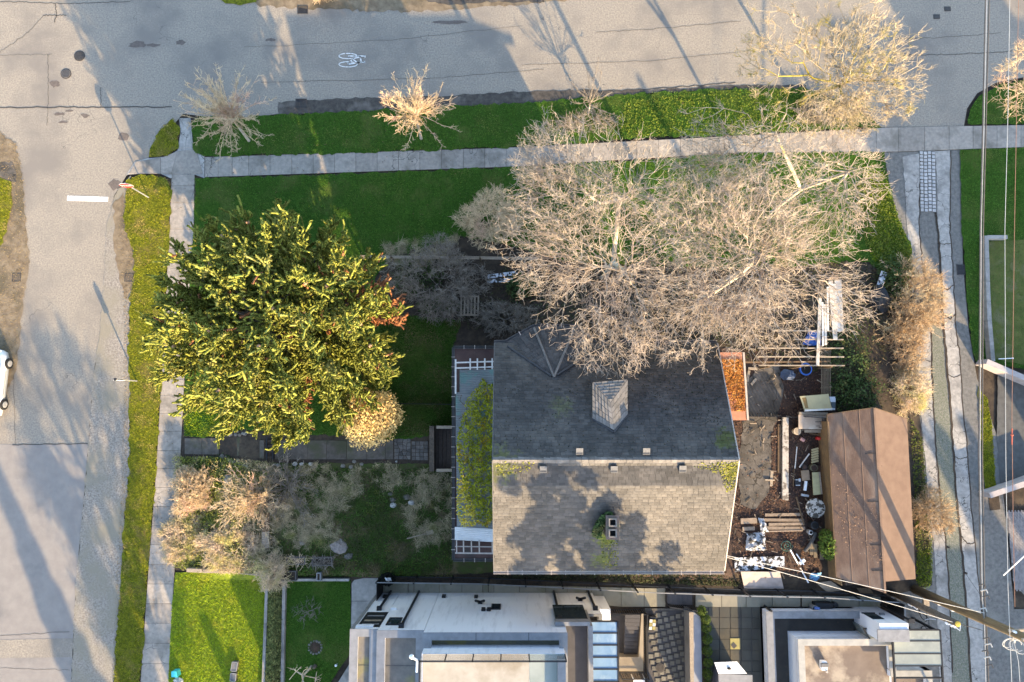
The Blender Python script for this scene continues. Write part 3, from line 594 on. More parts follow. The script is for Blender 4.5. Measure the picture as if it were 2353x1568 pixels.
# ---- porch on the west side
m_redroof = mat('porch_membrane', (.10, .06, .05), (.075, .045, .04), 2, (.06, .05, .045), .8, bump=.3)
m_corr = mat('corrugated_sheet', (.20, .21, .205), (.155, .165, .165), 1.8, (.14, .22, .20), .9, .54, .62, rough=.8, spec=.15)
m_corrw = mat('white_corrugated_sheet', (.62, .61, .59), (.54, .53, .51), 3, rough=.5)
m_whitewood = mat('white_wood', (.62, .59, .55), (.5, .47, .43), 8, rough=.8)
porch = MB(); pz = 3.9
c = [W(1044, 1284, pz), W(1140, 1284, pz), W(1140, 801, pz), W(1044, 801, pz)]
pq = [(p.x, p.y) for p in c]
po = MB().prism(pq, pz - .25, pz).build('porch_roof', m_redroof, house)
for (x, y) in ((pq[0][0] + .15, pq[0][1] + .15), (pq[3][0] + .15, pq[3][1] - .15), (pq[0][0] + .15, (pq[0][1] + pq[3][1]) / 2), (pq[0][0] + .15, pq[0][1] + 3.6)): MB().box(x - .07, x + .07, y - .07, y + .07, .4, pz - .25).build('porch_post', m_whitewood, house)
MB().prism([(pq[0][0] + .1, pq[0][1] + .1), (pq[1][0] - .1, pq[1][1] + .1), (pq[2][0] - .1, pq[2][1] - .1), (pq[3][0] + .1, pq[3][1] - .1)], .3, 1.35).build('porch_floor', m_darkwood, house)
gutter([Vector((pq[1][0], pq[1][1] - .06, pz + .02)), Vector((pq[0][0] - .05, pq[0][1] - .06, pz + .02)), Vector((pq[3][0] - .05, pq[3][1] + .06, pz + .02)), Vector((pq[2][0], pq[2][1] + .06, pz + .02))], po, m_gutterm, .5)
def corr(poly_px, z0, z1, m, nm, pitch=.09, parent=house):
    a, b, c, d = [W(*q, z) for q, z in zip(poly_px, (z0, z1, z1, z0))]   # a,b lower edge W->E, c,d upper; ribs run W-E
    n = int((d - a).length / pitch * 4); V = []; Fq = []
    for i in range(n + 1):
        h = .018 * math.sin(2 * math.pi * i / 4 + .3)
        for p, q in ((a, d), (b, c)): r_ = p.lerp(q, i / n); V.append((r_.x, r_.y, r_.z + h))
    Fq = [(2 * i, 2 * i + 1, 2 * i + 3, 2 * i + 2) for i in range(n)]
    return npmesh(nm, np.array(V), np.array(Fq), m, parent)
z1 = 4.5
corr([(1050, 1228), (1135, 1232), (1135, 1020), (1048, 1020)], 4.15, 4.6, m_corr, 'corrugated_panel'); corr([(1047, 1022), (1135, 1022), (1135, 902), (1047, 902)], 4.2, 4.64, m_corr, 'corrugated_panel'); corr([(1056, 904), (1135, 904), (1135, 849), (1056, 850)], 4.24, 4.68, m_corr, 'corrugated_panel')
corr([(1045, 1241), (1136, 1246), (1136, 1216), (1045, 1211)], 4.17, 4.63, m_corrw, 'corrugated_panel')
for x in (1080.5, 1097, 1114, 1131): MB().beam(W(x, 824, 4.6), W(x, 850, 4.6), .07, .09).build('rafter', m_whitewood, house)
for y in (833, 845.5): MB().beam(W(1048, y + .8, 4.53), W(1134, y - 2, 4.53), .07, .06).build('rafter', m_whitewood, house)
MB().beam(W(1047, 826, 4.5), W(1047, 905, 4.5), .08, .08).build('rafter', m_whitewood, house)
for x in (1049, 1065, 1083, 1101, 1131): MB().beam(W(x, 1242, 4.5), W(x + .5, 1271, 4.5), .06, .08).build('rafter', m_trim, house)
MB().beam(W(1046, 1271, 4.45), W(1135, 1272, 4.45), .07, .07).build('rafter', m_trim, house); MB().beam(W(1046, 1256, 4.42), W(1135, 1257, 4.42), .05, .05).build('rafter', m_trim, house)
# porch steps
ps = thing('porch_steps', 'dark brown wooden steps with a grey board side leading onto the porch', 'steps', G(1020, 1030))
for i in range(5):
    a = W(999 + i * 9, 1078, .75 + .13 * i); b = W(999 + i * 9 + 9.4, 985, .75 + .13 * i)
    MB().box(a.x, b.x, a.y, b.y, .7 + .13 * i, .75 + .13 * i).build('tread', m_darkwood, ps)
MB().beam(W(994, 979, 1.0), W(994, 1082, 1.0), .26, .9).build('side_board', m_trunk, ps)
m_palewood = mat('pale_board', (.33, .27, .20), (.25, .20, .15), 5, objr=.15, bump=.3, stretch=(2, 2, 2))
for y in (982, 1081): MB().beam(W(1003, y, 1.5), W(1041, y, 1.5), .16, .05).build('rail_cap', m_palewood, ps); MB().beam(W(1003, y, 1.0), W(1041, y, 1.0), .08, .9).build('side_board', m_darkwood, ps)
# rear lean-to under leaves
lt = thing('lean_to', 'low terracotta lean-to roof behind the old house, buried in orange leaves', 'lean-to', G(1685, 890))
m_terra = mat('terracotta_sheet', (.34, .15, .09), (.26, .115, .07), 3, bump=.2)
q = [W(1706, 810, 3.2), W(1716, 966, 3.2), W(1670, 966, 3.5), W(1640, 810, 3.5)]
MB().slab(q, .1).build('roof', m_terra, lt)
MB().prism([(p.x * .985 + .05, p.y * .97) for p in q][::-1], .4, 3.15).build('wall', m_wall, lt)
MB().beam(q[0] + Vector((.05, 0, 0)), q[1] + Vector((.05, 0, 0)), .1, .1).build('gutter', m_trim, lt)
# ================================================================== modern white house
m_stucco = mat('white_stucco', (.66, .665, .69), (.66, .66, .69), 1.6, (.50, .50, .525), 1.5, .52, .72, rough=.85, bump=.1, stretch=(2.2, 2.2, .3))
m_coping = mat('grey_coping', (.215, .215, .22), (.165, .167, .172), 3, (.14, .138, .135), 1.2, .54, .68, rough=.55)
m_membrane = mat('tan_membrane', (.165, .15, .13), (.12, .11, .097), 2.5, (.19, .17, .08), .7, .55, .66, bump=.15)
m_cream = mat('cream_deck', (.36, .325, .275), (.29, .26, .215), 1.6, (.24, .205, .155), .6, rough=.8)
m_glass_sky = mat('sky_tint_glass', (.14, .235, .36), (.20, .30, .42), 1.1, (.33, .42, .50), .9, .54, .7, rough=.08, spec=.5, stretch=(1, .5, 1))  # sky reflection painted in: blue base colour and paler streaks
m_glassd = glassmat('dark_glass', (.02, .03, .035), .06)
m_glassp = mat('pale_glass', (.25, .26, .215), (.20, .21, .18), 1.2, (.36, .36, .31), .9, .54, .7, rough=.12, spec=.5)
m_guard = glassmat('guard_glass', (.30, .31, .30), .05, .25)
m_slate = mat('slate_deck', (.075, .07, .072), (.055, .052, .054), 2, bump=.2)
m_tanwall0 = mat('tan_rail', (.27, .22, .16), (.22, .18, .13), 2)
mh = thing('modern_house', 'modern flat-roofed white stucco house with stepped grey parapets and glass canopy tinted as reflected sky', 'house', (0, -14, 0))
YW = -10.05
def vol(nm, xa, xb, zt, yb=-26, yn=YW, m=m_stucco, z0=0, par=None, inset=.34, deck=.25, dm=m_membrane, cop=True, cw=.34):
    o = MB().box(xa, xb, yb, yn, z0, zt - deck).build(nm, m, par or mh)
    d = MB(); d.box(xa + cw, xb - cw, yb + .1, yn - cw + .04, zt - deck, zt - deck + .015); d.build('deck', dm, par or mh)
    ring = MB(); 
    for a in ((xa, xb, yn - cw + .04, yn), (xa, xa + cw, yb, yn - cw + .04), (xb - cw, xb, yb, yn - cw + .04)): ring.box(*a, zt - deck, zt - .04)
    ring.build('parapet', m, par or mh)
    if cop:
        cpg = MB()
        for a in ((xa - .02, xb + .02, yn - cw + .02, yn + .02), (xa - .02, xb + .02, yb, yb + cw), (xa - .02, xa + cw + .02, yb, yn - cw + .02), (xb - cw - .02, xb + .02, yb, yn - cw + .02)): cpg.box(*a, zt - .04, zt)
        cpg.build('coping', m_coping, par or mh); jn = MB()
        for k in range(1, int((xb - xa) / 2.4) + 1): jn.box(xa + 2.4 * k - .012, xa + 2.4 * k + .012, yn - cw + .02, yn + .021, zt, zt + .004)
        for k in range(1, 5): jn.box(xa - .02, xa + cw + .02, yn - 2.4 * k - .012, yn - 2.4 * k + .012, zt, zt + .004)
        jn.build('coping_joint', m_black, par or mh); sm_ = MB()
        for k in range(1, 8): sm_.box(xa + cw + .02, xb - cw - .02, yn - .7 - .95 * k, yn - .68 - .95 * k, zt - deck + .015, zt - deck + .024)
        sm_.build('deck_seam', m_slate, par or mh)
    return o
xa = W(805, 1447, 6.45).x; xb = W(868, 1449, 6.5).x; xc = W(973, 1452, 6.9).x; xd = W(1303, 1455, 6.9).x
vol('wing', xa, xb - .02, 6.45, deck=.2)
vol('wing', xb, xc - .02, 6.62, deck=.3)
vol('main_block', xc, xd, 6.95, deck=.5, dm=mat('dark_yellow_deck', (.12, .115, .075), (.09, .09, .07), 1, (.16, .14, .05), .8))  # deck darker and yellower than on the wings
# lower block at the walkway end
xe = W(1383, 1412, 4.1).x
vol('low_block', xd + .02, xe, 4.1, yb=-12.2, deck=1.0, dm=m_slate, cw=.12)
# upper terrace and glass canopy
xt0 = W(1277, 1428, 6.6).x
# penthouse and its glass guard
PY = W(1100, 1502, 7.6).y; px0 = W(968, 1505, 7.8).x; px1 = W(1299, 1505, 7.8).x
MB().box(px0, px1, -26, PY, 6.4, 7.6).build('penthouse', m_stucco, mh)
xm = W(1216, 1520, 7.6).x
MB().box(px0 + .05, xm, -26, PY - .02, 7.6, 7.62).build('deck', m_cream, mh); MB().box(xm + .01, px1 - .05, -26, PY - .02, 7.6, 7.618).build('deck', mat('grey_green_deck', (.27, .30, .28), (.22, .25, .23), 1), mh)
n = 4; gz = 8.45
edges = [px0] + [W(x, 1516, 8.45).x for x in (1022, 1086, 1151, 1217)] + [px1]
for a, b in zip(edges[:-1], edges[1:]):
    MB().box(a + .03, b - .03, PY - .05, PY - .035, 7.64, gz - .03).build('guard_pane', m_guard, mh); MB().box(b - .03, b + .02, PY - .07, PY - .02, 7.6, gz).build('guard_post', m_black, mh)
MB().box(px0, px1, PY - .08, PY - .01, gz - .03, gz).build('guard_rail', m_black, mh); MB().box(px0 - .02, px0 + .05, -26, PY, gz - .03, gz).build('guard_rail', m_black, mh)
MB().box(px0, px0 + .02, -26, PY - .1, 7.62, gz - .03).build('guard_pane', m_guard, mh)
MB().box(px1 - .35, px1, -26, PY - .1, 7.6, 8.05).build('parapet', m_coping, mh)
# white security camera on the guard corner
q = Vector((px0 - .1, PY, 8.4)); MB().path([q, q + Vector((-.2, .12, .05))], .05, 8).blob(q + Vector((-.24, .15, .05)), .1, .1, .08).path([q + Vector((0, -.05, -.05)), q + Vector((-.02, -.5, .02))], .05).build('floodlight', m_white, mh)
# balcony recess as a flat black panel, windows, vent hoods and rain pipes on the north wall
def onwall(px, py):                                     # reading -> point on the north wall plane
    v = (CY - py) / F; k = YW / (v * CT + ST); return Vector(((px - CX) / F * k, YW, H - k * (CT - v * ST)))
def wallrect(p0, p1, d0, d1, nm, m, par=mh):
    a, b = onwall(*p0), onwall(*p1); return MB().box(min(a.x, b.x), max(a.x, b.x), YW + d0, YW + d1, min(a.z, b.z), max(a.z, b.z)).build(nm, m, par)
def wrect(cf, xl, xr, ylo, yhi, d0, d1, nm, m, par=mh):   # a rectangle on the wall: left, right and the foot read along its lower edge
    a, b, t_ = onwall(*cf(xl, ylo)), onwall(*cf(xr, ylo)), onwall(*cf(xl, yhi)); o = MB().box(a.x, b.x, YW + d0, YW + d1, a.z, t_.z).build(nm, m, par); return o, (a.x, b.x, a.z, t_.z)
wd, (rx0, rx1, rz0, rz1) = wrect(S1, 376, 610, 490, 656, -.02, .012, 'balcony_shade_panel', m_black)  # black plate on the wall paints the shade of the balcony recess
for f_, t_, mm in ((.25, .05, m_coping), (.55, .08, m_tanwall0), (.8, .04, m_coping)): MB().box(rx0 + .15, rx1 - .1, YW + .012, YW + .03, rz0 + (rz1 - rz0) * f_, rz0 + (rz1 - rz0) * (f_ + t_)).build('balcony_rail', mm, mh)
MB().box(rx0 - .05, rx1 - .3, YW, YW + .05, rz1 - .28, rz1).build('balcony_lintel', m_stucco, mh)
for xl, xr, yl, yh in ((632, 752, 560, 632), (1756, 1838, 408, 460)):
    w, (x0_, x1_, z0_, z1_) = wrect(S1, xl, xr, yl, yh, -.05, .02, 'window', m_glassd); fb = MB()
    for q in ((x0_ - .05, x1_ + .05, z1_, z1_ + .05), (x0_ - .05, x1_ + .05, z0_ - .05, z0_), (x0_ - .05, x0_, z0_, z1_), (x1_, x1_ + .05, z0_, z1_)): fb.box(q[0], q[1], YW - .02, YW + .05, q[2], q[3])
    fb.build('frame', m_black, w)
for x, y in ((570, 326), (1220, 322), (1575, 328), (1655, 468), (1717, 468)): 
    p = onwall(*S1(x, y)); MB().box(p.x - .1, p.x + .1, YW, YW + .1, p.z - .2, p.z + .2).build('vent_hood', m_black, mh)
for cx, cy in (S1(1618, 400), S2(372, 368)):
    p = onwall(cx, cy); MB().box(p.x - .12, p.x + .12, YW, YW + .08, p.z - .35, p.z).path([p + Vector((-.22, .25, .3)), p + Vector((0, .08, -.1)), p + Vector((.22, .25, .3))], .07).build('flood_lamp', m_black, mh)
p = onwall(*S1(668, 462)); MB().box(p.x - .15, p.x + .15, YW, YW + .12, p.z - .06, p.z + .06).build('wall_lamp', m_white, mh)
for a, b in ((S1(640, 262), S1(515, 465)), (S1(950, 285), S1(742, 655)), (S2(95, 318), S2(138, 575)), (S2(470, 325), S2(545, 462))):
    pa, pb = onwall(*a), onwall(*b); x = (pa.x + pb.x) / 2
    MB().tube((x, YW + .09, 0), (x, YW + .09, max(pa.z, pb.z)), .065).box(x - .12, x + .12, YW, YW + .2, max(pa.z, pb.z) - .02, max(pa.z, pb.z) + .16).build('rain_pipe', m_black, mh)
MB().box(xa - .02, xa + .16, YW - .02, YW + .02, 0, 6.4).build('corner_trim', m_coping, mh)
# upper terrace at the east side
tz = 5.6
ta = W(1303, 1432, tz); tb = W(1349, 1432, tz)
MB().box(xd - .05, tb.x, -26, ta.y, 3.5, tz).build('terrace', m_slate, mh)
MB().box(xt0, tb.x + .1, ta.y, ta.y + .18, tz - .05, tz + .45).box(tb.x, tb.x + .22, -26, ta.y - .001, 3.4, tz + .45).build('parapet', m_coping, mh); MB().box(xt0 + .05, tb.x + .05, ta.y + .02, ta.y + .16, 3.1, tz - .05).build('recess_shade_face', m_glassd, mh)  # dark glass face below the parapet stands in for the shaded recess
cz = 5.0; ca_, cb_ = W(1354, 1427, cz), W(1419, 1427, cz); yk = [W(1354, y, cz).y for y in (1428, 1454.5, 1482, 1510, 1537.5, 1566, 1594, 1622)]
can = MB()
for y in yk: can.box(ca_.x, cb_.x, y - .03, y + .03, cz - .06, cz + .05)
can.box(ca_.x - .03, ca_.x + .03, yk[-1], yk[0], cz - .06, cz + .05).box(cb_.x - .04, cb_.x + .04, yk[-1], yk[0], cz - .06, cz + .05)
cano = can.build('glass_canopy', m_black, mh)
for a, b in zip(yk[:-1], yk[1:]): MB().box(ca_.x + .03, cb_.x - .04, b + .03, a - .03, cz, cz + .02).build('glass_pane', m_glass_sky, cano)
MB().box(ca_.x, cb_.x, -26, yk[0] - .1, 0, 2.6).build('canopy_room', m_stucco, mh)
# stairwell, court walls, railings
court = thing('stair_court', 'dark metal stairs inside a walled court with black railings', 'stairs', W(1450, 1470, 0))
for i in range(11):
    y0 = 520 + i * 42; a, b = W(*S2(868 - i * 1.5, y0), 1.5 - .12 * i), W(*S2(1032 - i * 3, y0 + 40), 1.5 - .12 * i)
    MB().box(a.x, b.x, b.y, a.y, 1.42 - .12 * i, 1.48 - .12 * i).build('tread', m_slate, court)
m_tanwall = mat('tan_wall', (.27, .22, .16), (.22, .18, .13), 2, bump=.2)
a, b = S2(1035, 500), S2(1005, 985)
MB().hexa([W(*S2(1000, 985), .2), W(*S2(1065, 990), .2), W(*S2(1065, 505), .2), W(*S2(1035, 510), .2)], [W(*S2(1018, 985), 1.2), W(*S2(1068, 990), 1.2), W(*S2(1068, 505), 1.2), W(*S2(1045, 510), 1.2)]).build('side_wall', m_tanwall, court)
MB().prism([tuple(W(*S2(x, y), .7)[:2]) for x, y in ((790, 1140), (1065, 1140), (1065, 985), (790, 985))], 0, .7).build('landing', m_tanwall, court)
MB().prism([tuple(W(*S2(x, y), .05)[:2]) for x, y in ((600, 985), (1000, 985), (1040, 500), (600, 500))], 0, .05).build('floor', m_slate, court)
def railing(p0, p1, zb, hgt, sp, root, m=m_black):
    a, b = W(*p0, zb), W(*p1, zb); up = Vector((0, 0, hgt)); n = max(2, int((b - a).length / sp))
    MB().beam(a + up, b + up, .05, .04).beam(a + up * .1, b + up * .1, .04, .04).tube(a, a + up * 1.05, .04).tube(b, b + up * 1.05, .04).build('rail', m, root)
    for k in range(1, n): p = a.lerp(b, k / n); MB().box(p.x - .011, p.x + .011, p.y - .011, p.y + .011, zb + .08, zb + hgt).build('baluster', m, root)
railing(S2(590, 460), S2(1065, 455), .05, 1.05, .12, court); railing(S2(1072, 460), S2(1080, 1195), .1, 1.05, .12, court); railing(S2(800, 1150), S2(1090, 1150), .7, 1.0, .12, court)
wst = thing('walkway_steps', 'short flight of dark stone steps with a black railing between the concrete walkway panels', 'steps', W(1560, 1372, 0))
for i in range(5):
    a, b = W(*S2(1330 + i * 55, 400 + i * 3), .05 + .07 * (4 - i)), W(*S2(1384 + i * 55, 268), .05 + .07 * (4 - i)); MB().box(a.x, b.x, a.y, b.y, 0, .06 + .07 * (4 - i)).build('tread', m_slate, wst, bevel=.01)
railing(S2(1325, 385), S2(1610, 425), .05, .9, .12, wst)
# walkway slabs beside the modern house
wk = sheet('walkway', [(869, 1345), (1256, 1350), (1600, 1362), (2060, 1376), (2060, 1392), (1700, 1392), (1480, 1392), (1380, 1385), (1256, 1374), (869, 1366)], .012, m_soil, 30)
m_walk = mat('walkway_slab', (.245, .225, .17), (.20, .185, .145), 1.8, (.17, .165, .11), .9, bump=.15, objr=.1)
WS = [(549, 822), (830, 888), (893, 1167), (1171, 1417), (1421, 1646), (1652, 1706), (1714, 1770), (1774, 2050), (2054, 2340), (2344, 2578), (2582, 2790), (2796, 2846), (2850, 3172), (3176, 3424), (3428, 3660)]
for a, b in WS:
    xa_, xb_ = 765.9 + a * .20833, 765.9 + b * .20833
    c = [(xa_, np.interp(xa_, [880, 1256, 1420, 1600], [1367, 1375, 1394, 1394])), (xb_, np.interp(xb_, [880, 1256, 1420, 1600], [1367, 1375, 1394, 1394])), (xb_, np.interp(xb_, [880, 1256, 1500], [1340, 1346, 1352])), (xa_, np.interp(xa_, [880, 1256, 1500], [1340, 1346, 1352]))]
    c = [G(*q) for q in c]; zz = .05 + random.uniform(-.004, .01)
    MB().hexa([(p.x, p.y, -.03) for p in c], [(p.x, p.y, zz) for p in c]).build('slab', m_walk, wk, bevel=.006)
for a, b in ((1640, 1925), (1930, 2195), (2200, 2353 + 130), (2059 + 135 + 295, 2059 + 455 + 145), (2059 + 600, 2059 + 735), (2059 + 755, 2059 + 1080), (2059 + 1085, 2059 + 1380), (2059 + 1385, 2059 + 1620)):
    xa_, xb_ = 1256.1 + a * .20833, 1256.1 + b * .20833
    c = [G(xa_, 1394 + (xa_ - 1600) * .005), G(xb_, 1394 + (xb_ - 1600) * .005), G(xb_, 1365 + (xb_ - 1600) * .015), G(xa_, 1365 + (xa_ - 1600) * .015)]; zz = .05 + random.uniform(-.004, .01)
    MB().hexa([(p.x, p.y, -.03) for p in c], [(p.x, p.y, zz) for p in c]).build('slab', m_walk, wk, bevel=.006)
ap = sheet('front_apron', [(807, 1326), (868, 1328), (878, 1380), (900, 1500), (806, 1500)], .03, m_soil, 30)
slabs(ap, [(808, 1328), (808, 1381), (807, 1435), (806, 1520), (757, 1600)], [(870, 1328), (874, 1381), (880, 1435), (885, 1520), (885, 1600)], [0, 1, 2, 3, 4], m_concrete, z=.06)
# patio pavers: alternating large and small squares
pt = sheet('patio', M(S2, (1085, 440), (1590, 480), (1600, 1400), (1110, 1400)), .02, m_slate, 30)
m_pat = mat('patio_paver', (.17, .155, .125), (.12, .115, .10), 2.5, objr=.22, bump=.3); m_pats = mat('small_dark_paver', (.10, .094, .082), (.075, .072, .066), 3, objr=.2)
u = 66
for i in range(-2, 14):
    for j in range(0, 20):
        x = 1120 + i * u + j * 19; y = 450 + j * u - i * 19
        for s, dx, dy, mm, nm in ((u - 17, 0, 0, m_pat, 'paver'), (16, u - 15, 0, m_pats, 'small_paver')):
            xx, yy = x + dx, y + dy
            if xx < 1112 or xx + s > 1540 or yy < 465 or yy > 1290: continue
            a, b = G(*S2(xx, yy)), G(*S2(xx + s, yy + s)); MB().box(a.x + .005, b.x - .005, b.y + .005, a.y - .005, .02, .055 + random.uniform(0, .006)).build(nm, mm, pt)
border = MB()
for k in range(20):
    for x in (1545,): a, b = G(*S2(x, 480 + k * 42)), G(*S2(x + 24, 518 + k * 42)); border.box(a.x, b.x, b.y, a.y, .02, .06)
    a, b = G(*S2(1085 + k * 24, 445)), G(*S2(1106 + k * 24, 468)); border.box(a.x, b.x, b.y, a.y, .02, .06)
border.build('border_paver', m_pats, pt)['kind'] = 'stuff'
gw = thing('garden_wall', 'long grey garden wall with a tan cap between paved patio and boxwood balls', 'wall', G(*S2(1640, 900)))
a = [W(*S2(x, y), 1.15) for x, y in ((1590, 1600), (1625, 1600), (1617, 490), (1570, 490))]
MB().prism([(p.x, p.y) for p in a], 0, 1.12).build('wall', m_coping, gw)
MB().prism([(p.x, p.y) for p in a], 1.13, 1.19).build('cap', m_palewood, gw)
a = [W(*S2(x, y), .55) for x, y in ((1625, 1600), (1722, 1600), (1700, 545), (1620, 490))]
MB().prism([(p.x, p.y) for p in a], 0, .55).build('ledge', mat('blue_grey_render', (.26, .27, .30), (.22, .23, .26), 2), gw)
ts = sheet('terrace', M(S2, (1740, 430), (2059 + 300, 430), (2059 + 330, 1500), (1780, 1500)), .02, m_slate, 30)
m_tile = mat('dark_terrace_tile', (.062, .062, .052), (.048, .046, .04), 1.6, (.085, .075, .055), .8, objr=.16, bump=.2)
for i in range(6):
    for j in range(9):
        a, b = G(*S2(1785 + i * 119, 430 + j * 119)), G(*S2(1785 + i * 119 + 115, 430 + j * 119 + 115))
        if a.x < W(*S2(1790, 500)).x - .2 or b.x > W(*S2(2059 + 330, 700)).x: continue
        MB().box(a.x, b.x, b.y, a.y, .02, .05 + random.uniform(0, .004)).build('tile', m_tile, ts)
m_mustard = mat('mustard_tile', (.30, .26, .10), (.26, .22, .09), 3); 
dr_ = thing('yellow_floor_plate', 'square mustard yellow plate on the dark terrace with a dark diamond', 'floor plate', G(*S2(2075, 835)))
a, b = G(*S2(2018, 773)), G(*S2(2133, 893)); MB().box(a.x, b.x, b.y, a.y, .05, .075).build('plate', m_mustard, dr_, bevel=.008)
q = [G(*S2(x, y)) for x, y in ((2028, 850), (2060, 888), (2095, 855), (2058, 815))]; MB().prism([(p.x, p.y) for p in q], .07, .09).build('diamond', m_slate, dr_)
# cabinet with white lid
cab = thing('storage_cabinet', 'grey storage cabinet with a white two-leaf lid on the dark terrace', 'cabinet', G(*S2(2060, 1180)))
a, b = W(*S2(1900, 1165), 2.0), W(*S2(2272, 1190), 2.0); ca2 = W(*S2(1845, 1030), 0)
MB().prism([(a.x, -15.9), (b.x - .35, -15.9), (b.x - .35, ca2.y - .2), (ca2.x, ca2.y - .2)], 0, 1.35).build('body', mat('blue_grey_box', (.17, .18, .21), (.14, .15, .18), 3), cab)
lidq = [W(*S2(x, y), 1.4) for x, y in ((1895, 1168), (2210, 1168), (2100, 1035), (1850, 1045))]
l0, l1, l2, l3 = lidq; mt, mb_ = l3.lerp(l2, .47), l0.lerp(l1, .48)
MB().slab([l0, mb_, mt, l3], .04).build('lid', m_white, cab); MB().slab([mb_ + Vector((.02, 0, 0)), l1, l2, mt + Vector((.02, 0, 0))], .04).build('lid', m_white, cab)
hq = mb_.lerp(mt, .45); MB().blob(hq + Vector((0, 0, .03)), .1, .07, .05).build('knob', m_black, cab)
MB().slab([W(*S2(x, y), 1.37) for x, y in ((1900, 1330), (2275, 1330), (2270, 1185), (1895, 1170))], .05).build('front_shelf', m_coping, cab)
# ================================================================== second flat-roofed house
h2 = thing('flat_roof_annex', 'flat-roofed white annex with dark sunken terrace and pale glass canopy beside the lane', 'house', W(1950, 1480, 0))
xA = W(*S3(365, 485), 1.0).x; yA = W(*S3(365, 485), 1.0).y; xB = W(*S3(1395, 520), 1.0).x
MB().box(xA, xB, -22, yA, 0, .35).build('terrace', mat('dark_terrace', (.05, .044, .038), (.038, .034, .03), 2, (.075, .06, .04), 2.5, .6, .7), h2)
for a in ((xA, xB, yA - .34, yA), (xA, xA + .4, -22, yA - .34)): MB().box(*a, 0, .96).build('parapet', m_stucco, h2)
MB().box(xA - .02, xB, yA - .36, yA + .02, .96, 1.0).box(xA - .02, xA + .42, -22, yA - .36, .96, 1.0).build('coping', m_coping, h2)
# tall end block at the lane
xC = W(*S3(1930, 615), 3.0).x; yC = W(*S3(1600, 612), 3.0).y
MB().box(xB, xC, yC - .9, yC, 0, 3.0).build('end_block', m_stucco, h2); MB().box(xB - .15, xC, yC - .9, yC - .3, 3.0, 3.06).build('coping', m_coping, h2)
def onwall2(px, py, Y):
    v = (CY - py) / F; k = Y / (v * CT + ST); return Vector(((px - CX) / F * k, Y, H - k * (CT - v * ST)))
a, b, d_ = onwall2(*S3(1430, 505), yC), onwall2(*S3(1550, 502), yC), onwall2(*S3(1500, 568), yC)
w = MB().box(a.x, b.x, yC - .02, yC + .03, a.z, d_.z).build('window', m_glassd, h2); MB().box(a.x - .05, b.x + .05, yC, yC + .05, a.z - .06, a.z).build('sill', m_black, w)
p = onwall2(*S3(1640, 520), yC); MB().box(p.x - .12, p.x + .12, yC, yC + .1, p.z - .08, p.z + .08).build('vent_hood', m_coping, h2)
p = onwall2(*S3(1690, 500), yC); MB().tube((p.x + .35, yC + .09, 0), (p.x + .35, yC + .09, 2.9), .065).box(p.x + .2, p.x + .5, yC, yC + .2, 2.85, 3.0).build('rain_pipe', m_black, h2)
p = W(*S3(340, 420), .2); MB().tube((xA + .25, yA + .06, 0), (xA + .25, yA + .06, 1.1), .06).build('rain_pipe', m_black, h2)
# inner roof with white upstand
xD = W(*S3(715, 790), 1.75).x; yD = W(*S3(715, 790), 1.75).y; xE = W(*S3(1775, 800), 1.75).x
MB().box(xD, xE, -22, yD, .3, 1.45).build('roof_block', m_stucco, h2)
m_brownroof = mat('brown_membrane', (.16, .125, .10), (.13, .10, .08), 1.5, (.30, .25, .19), .55, .5, .62, bump=.2)
MB().box(xD + .2, xE - .2, -22, yD - .2, 1.45, 1.47).build('deck', m_brownroof, h2)
for a in ((xD, xE, yD - .3, yD), (xD, xD + .3, -22, yD - .3), (xE - .3, xE, W(1950, 1540, 1.75).y, yD - .3)): MB().box(*a, 1.4, 1.72).build('parapet', m_stucco, h2)
m_pcop = mat('pale_coping', (.33, .315, .28), (.26, .25, .225), 3, rough=.5)
MB().box(xD - .02, xE + .02, yD - .32, yD + .02, 1.72, 1.76).box(xD - .02, xD + .32, -22, yD - .32, 1.72, 1.76).box(xE - .32, xE + .02, W(1950, 1542, 1.75).y, yD - .32, 1.72, 1.76).build('coping', m_pcop, h2)
yF = W(1950, 1542, 1.75).y; xF = W(*S3(2185, 1110), 1.75).x
MB().box(xE - .32, xF, yF - .3, yF, .3, 1.72).box(xF - .3, xF, -22, yF, .3, 1.72).build('parapet', m_stucco, h2); MB().box(xE - .3, xF + .02, yF - .3, yF + .02, 1.722, 1.764).box(xF - .3, xF + .02, -22, yF - .3, 1.722, 1.764).build('coping', m_pcop, h2)
MB().box(xE - .1, xF - .1, -22, yF - .1, .2, 1.46).build('roof_block', m_brownroof, h2)
# small cluttered heap on the brown roof
rv = thing('roof_fan_unit', 'small white weathered roof fan unit standing on the brown membrane', 'roof fan', W(*S3(980, 1060), 1.47))
p = W(*S3(980, 1060), 1.47); MB().box(p.x - .16, p.x + .16, p.y - .25, p.y + .22, 1.47, 1.75).build('housing', m_white, rv, bevel=.03); MB().box(p.x - .22, p.x + .2, p.y - .05, p.y + .15, 1.74, 1.84).build('cap', m_vent, rv, bevel=.02); MB().tube((p.x + .1, p.y - .3, 1.5), (p.x + .1, p.y - .3, 1.8), .06).build('pipe', m_trim, rv)
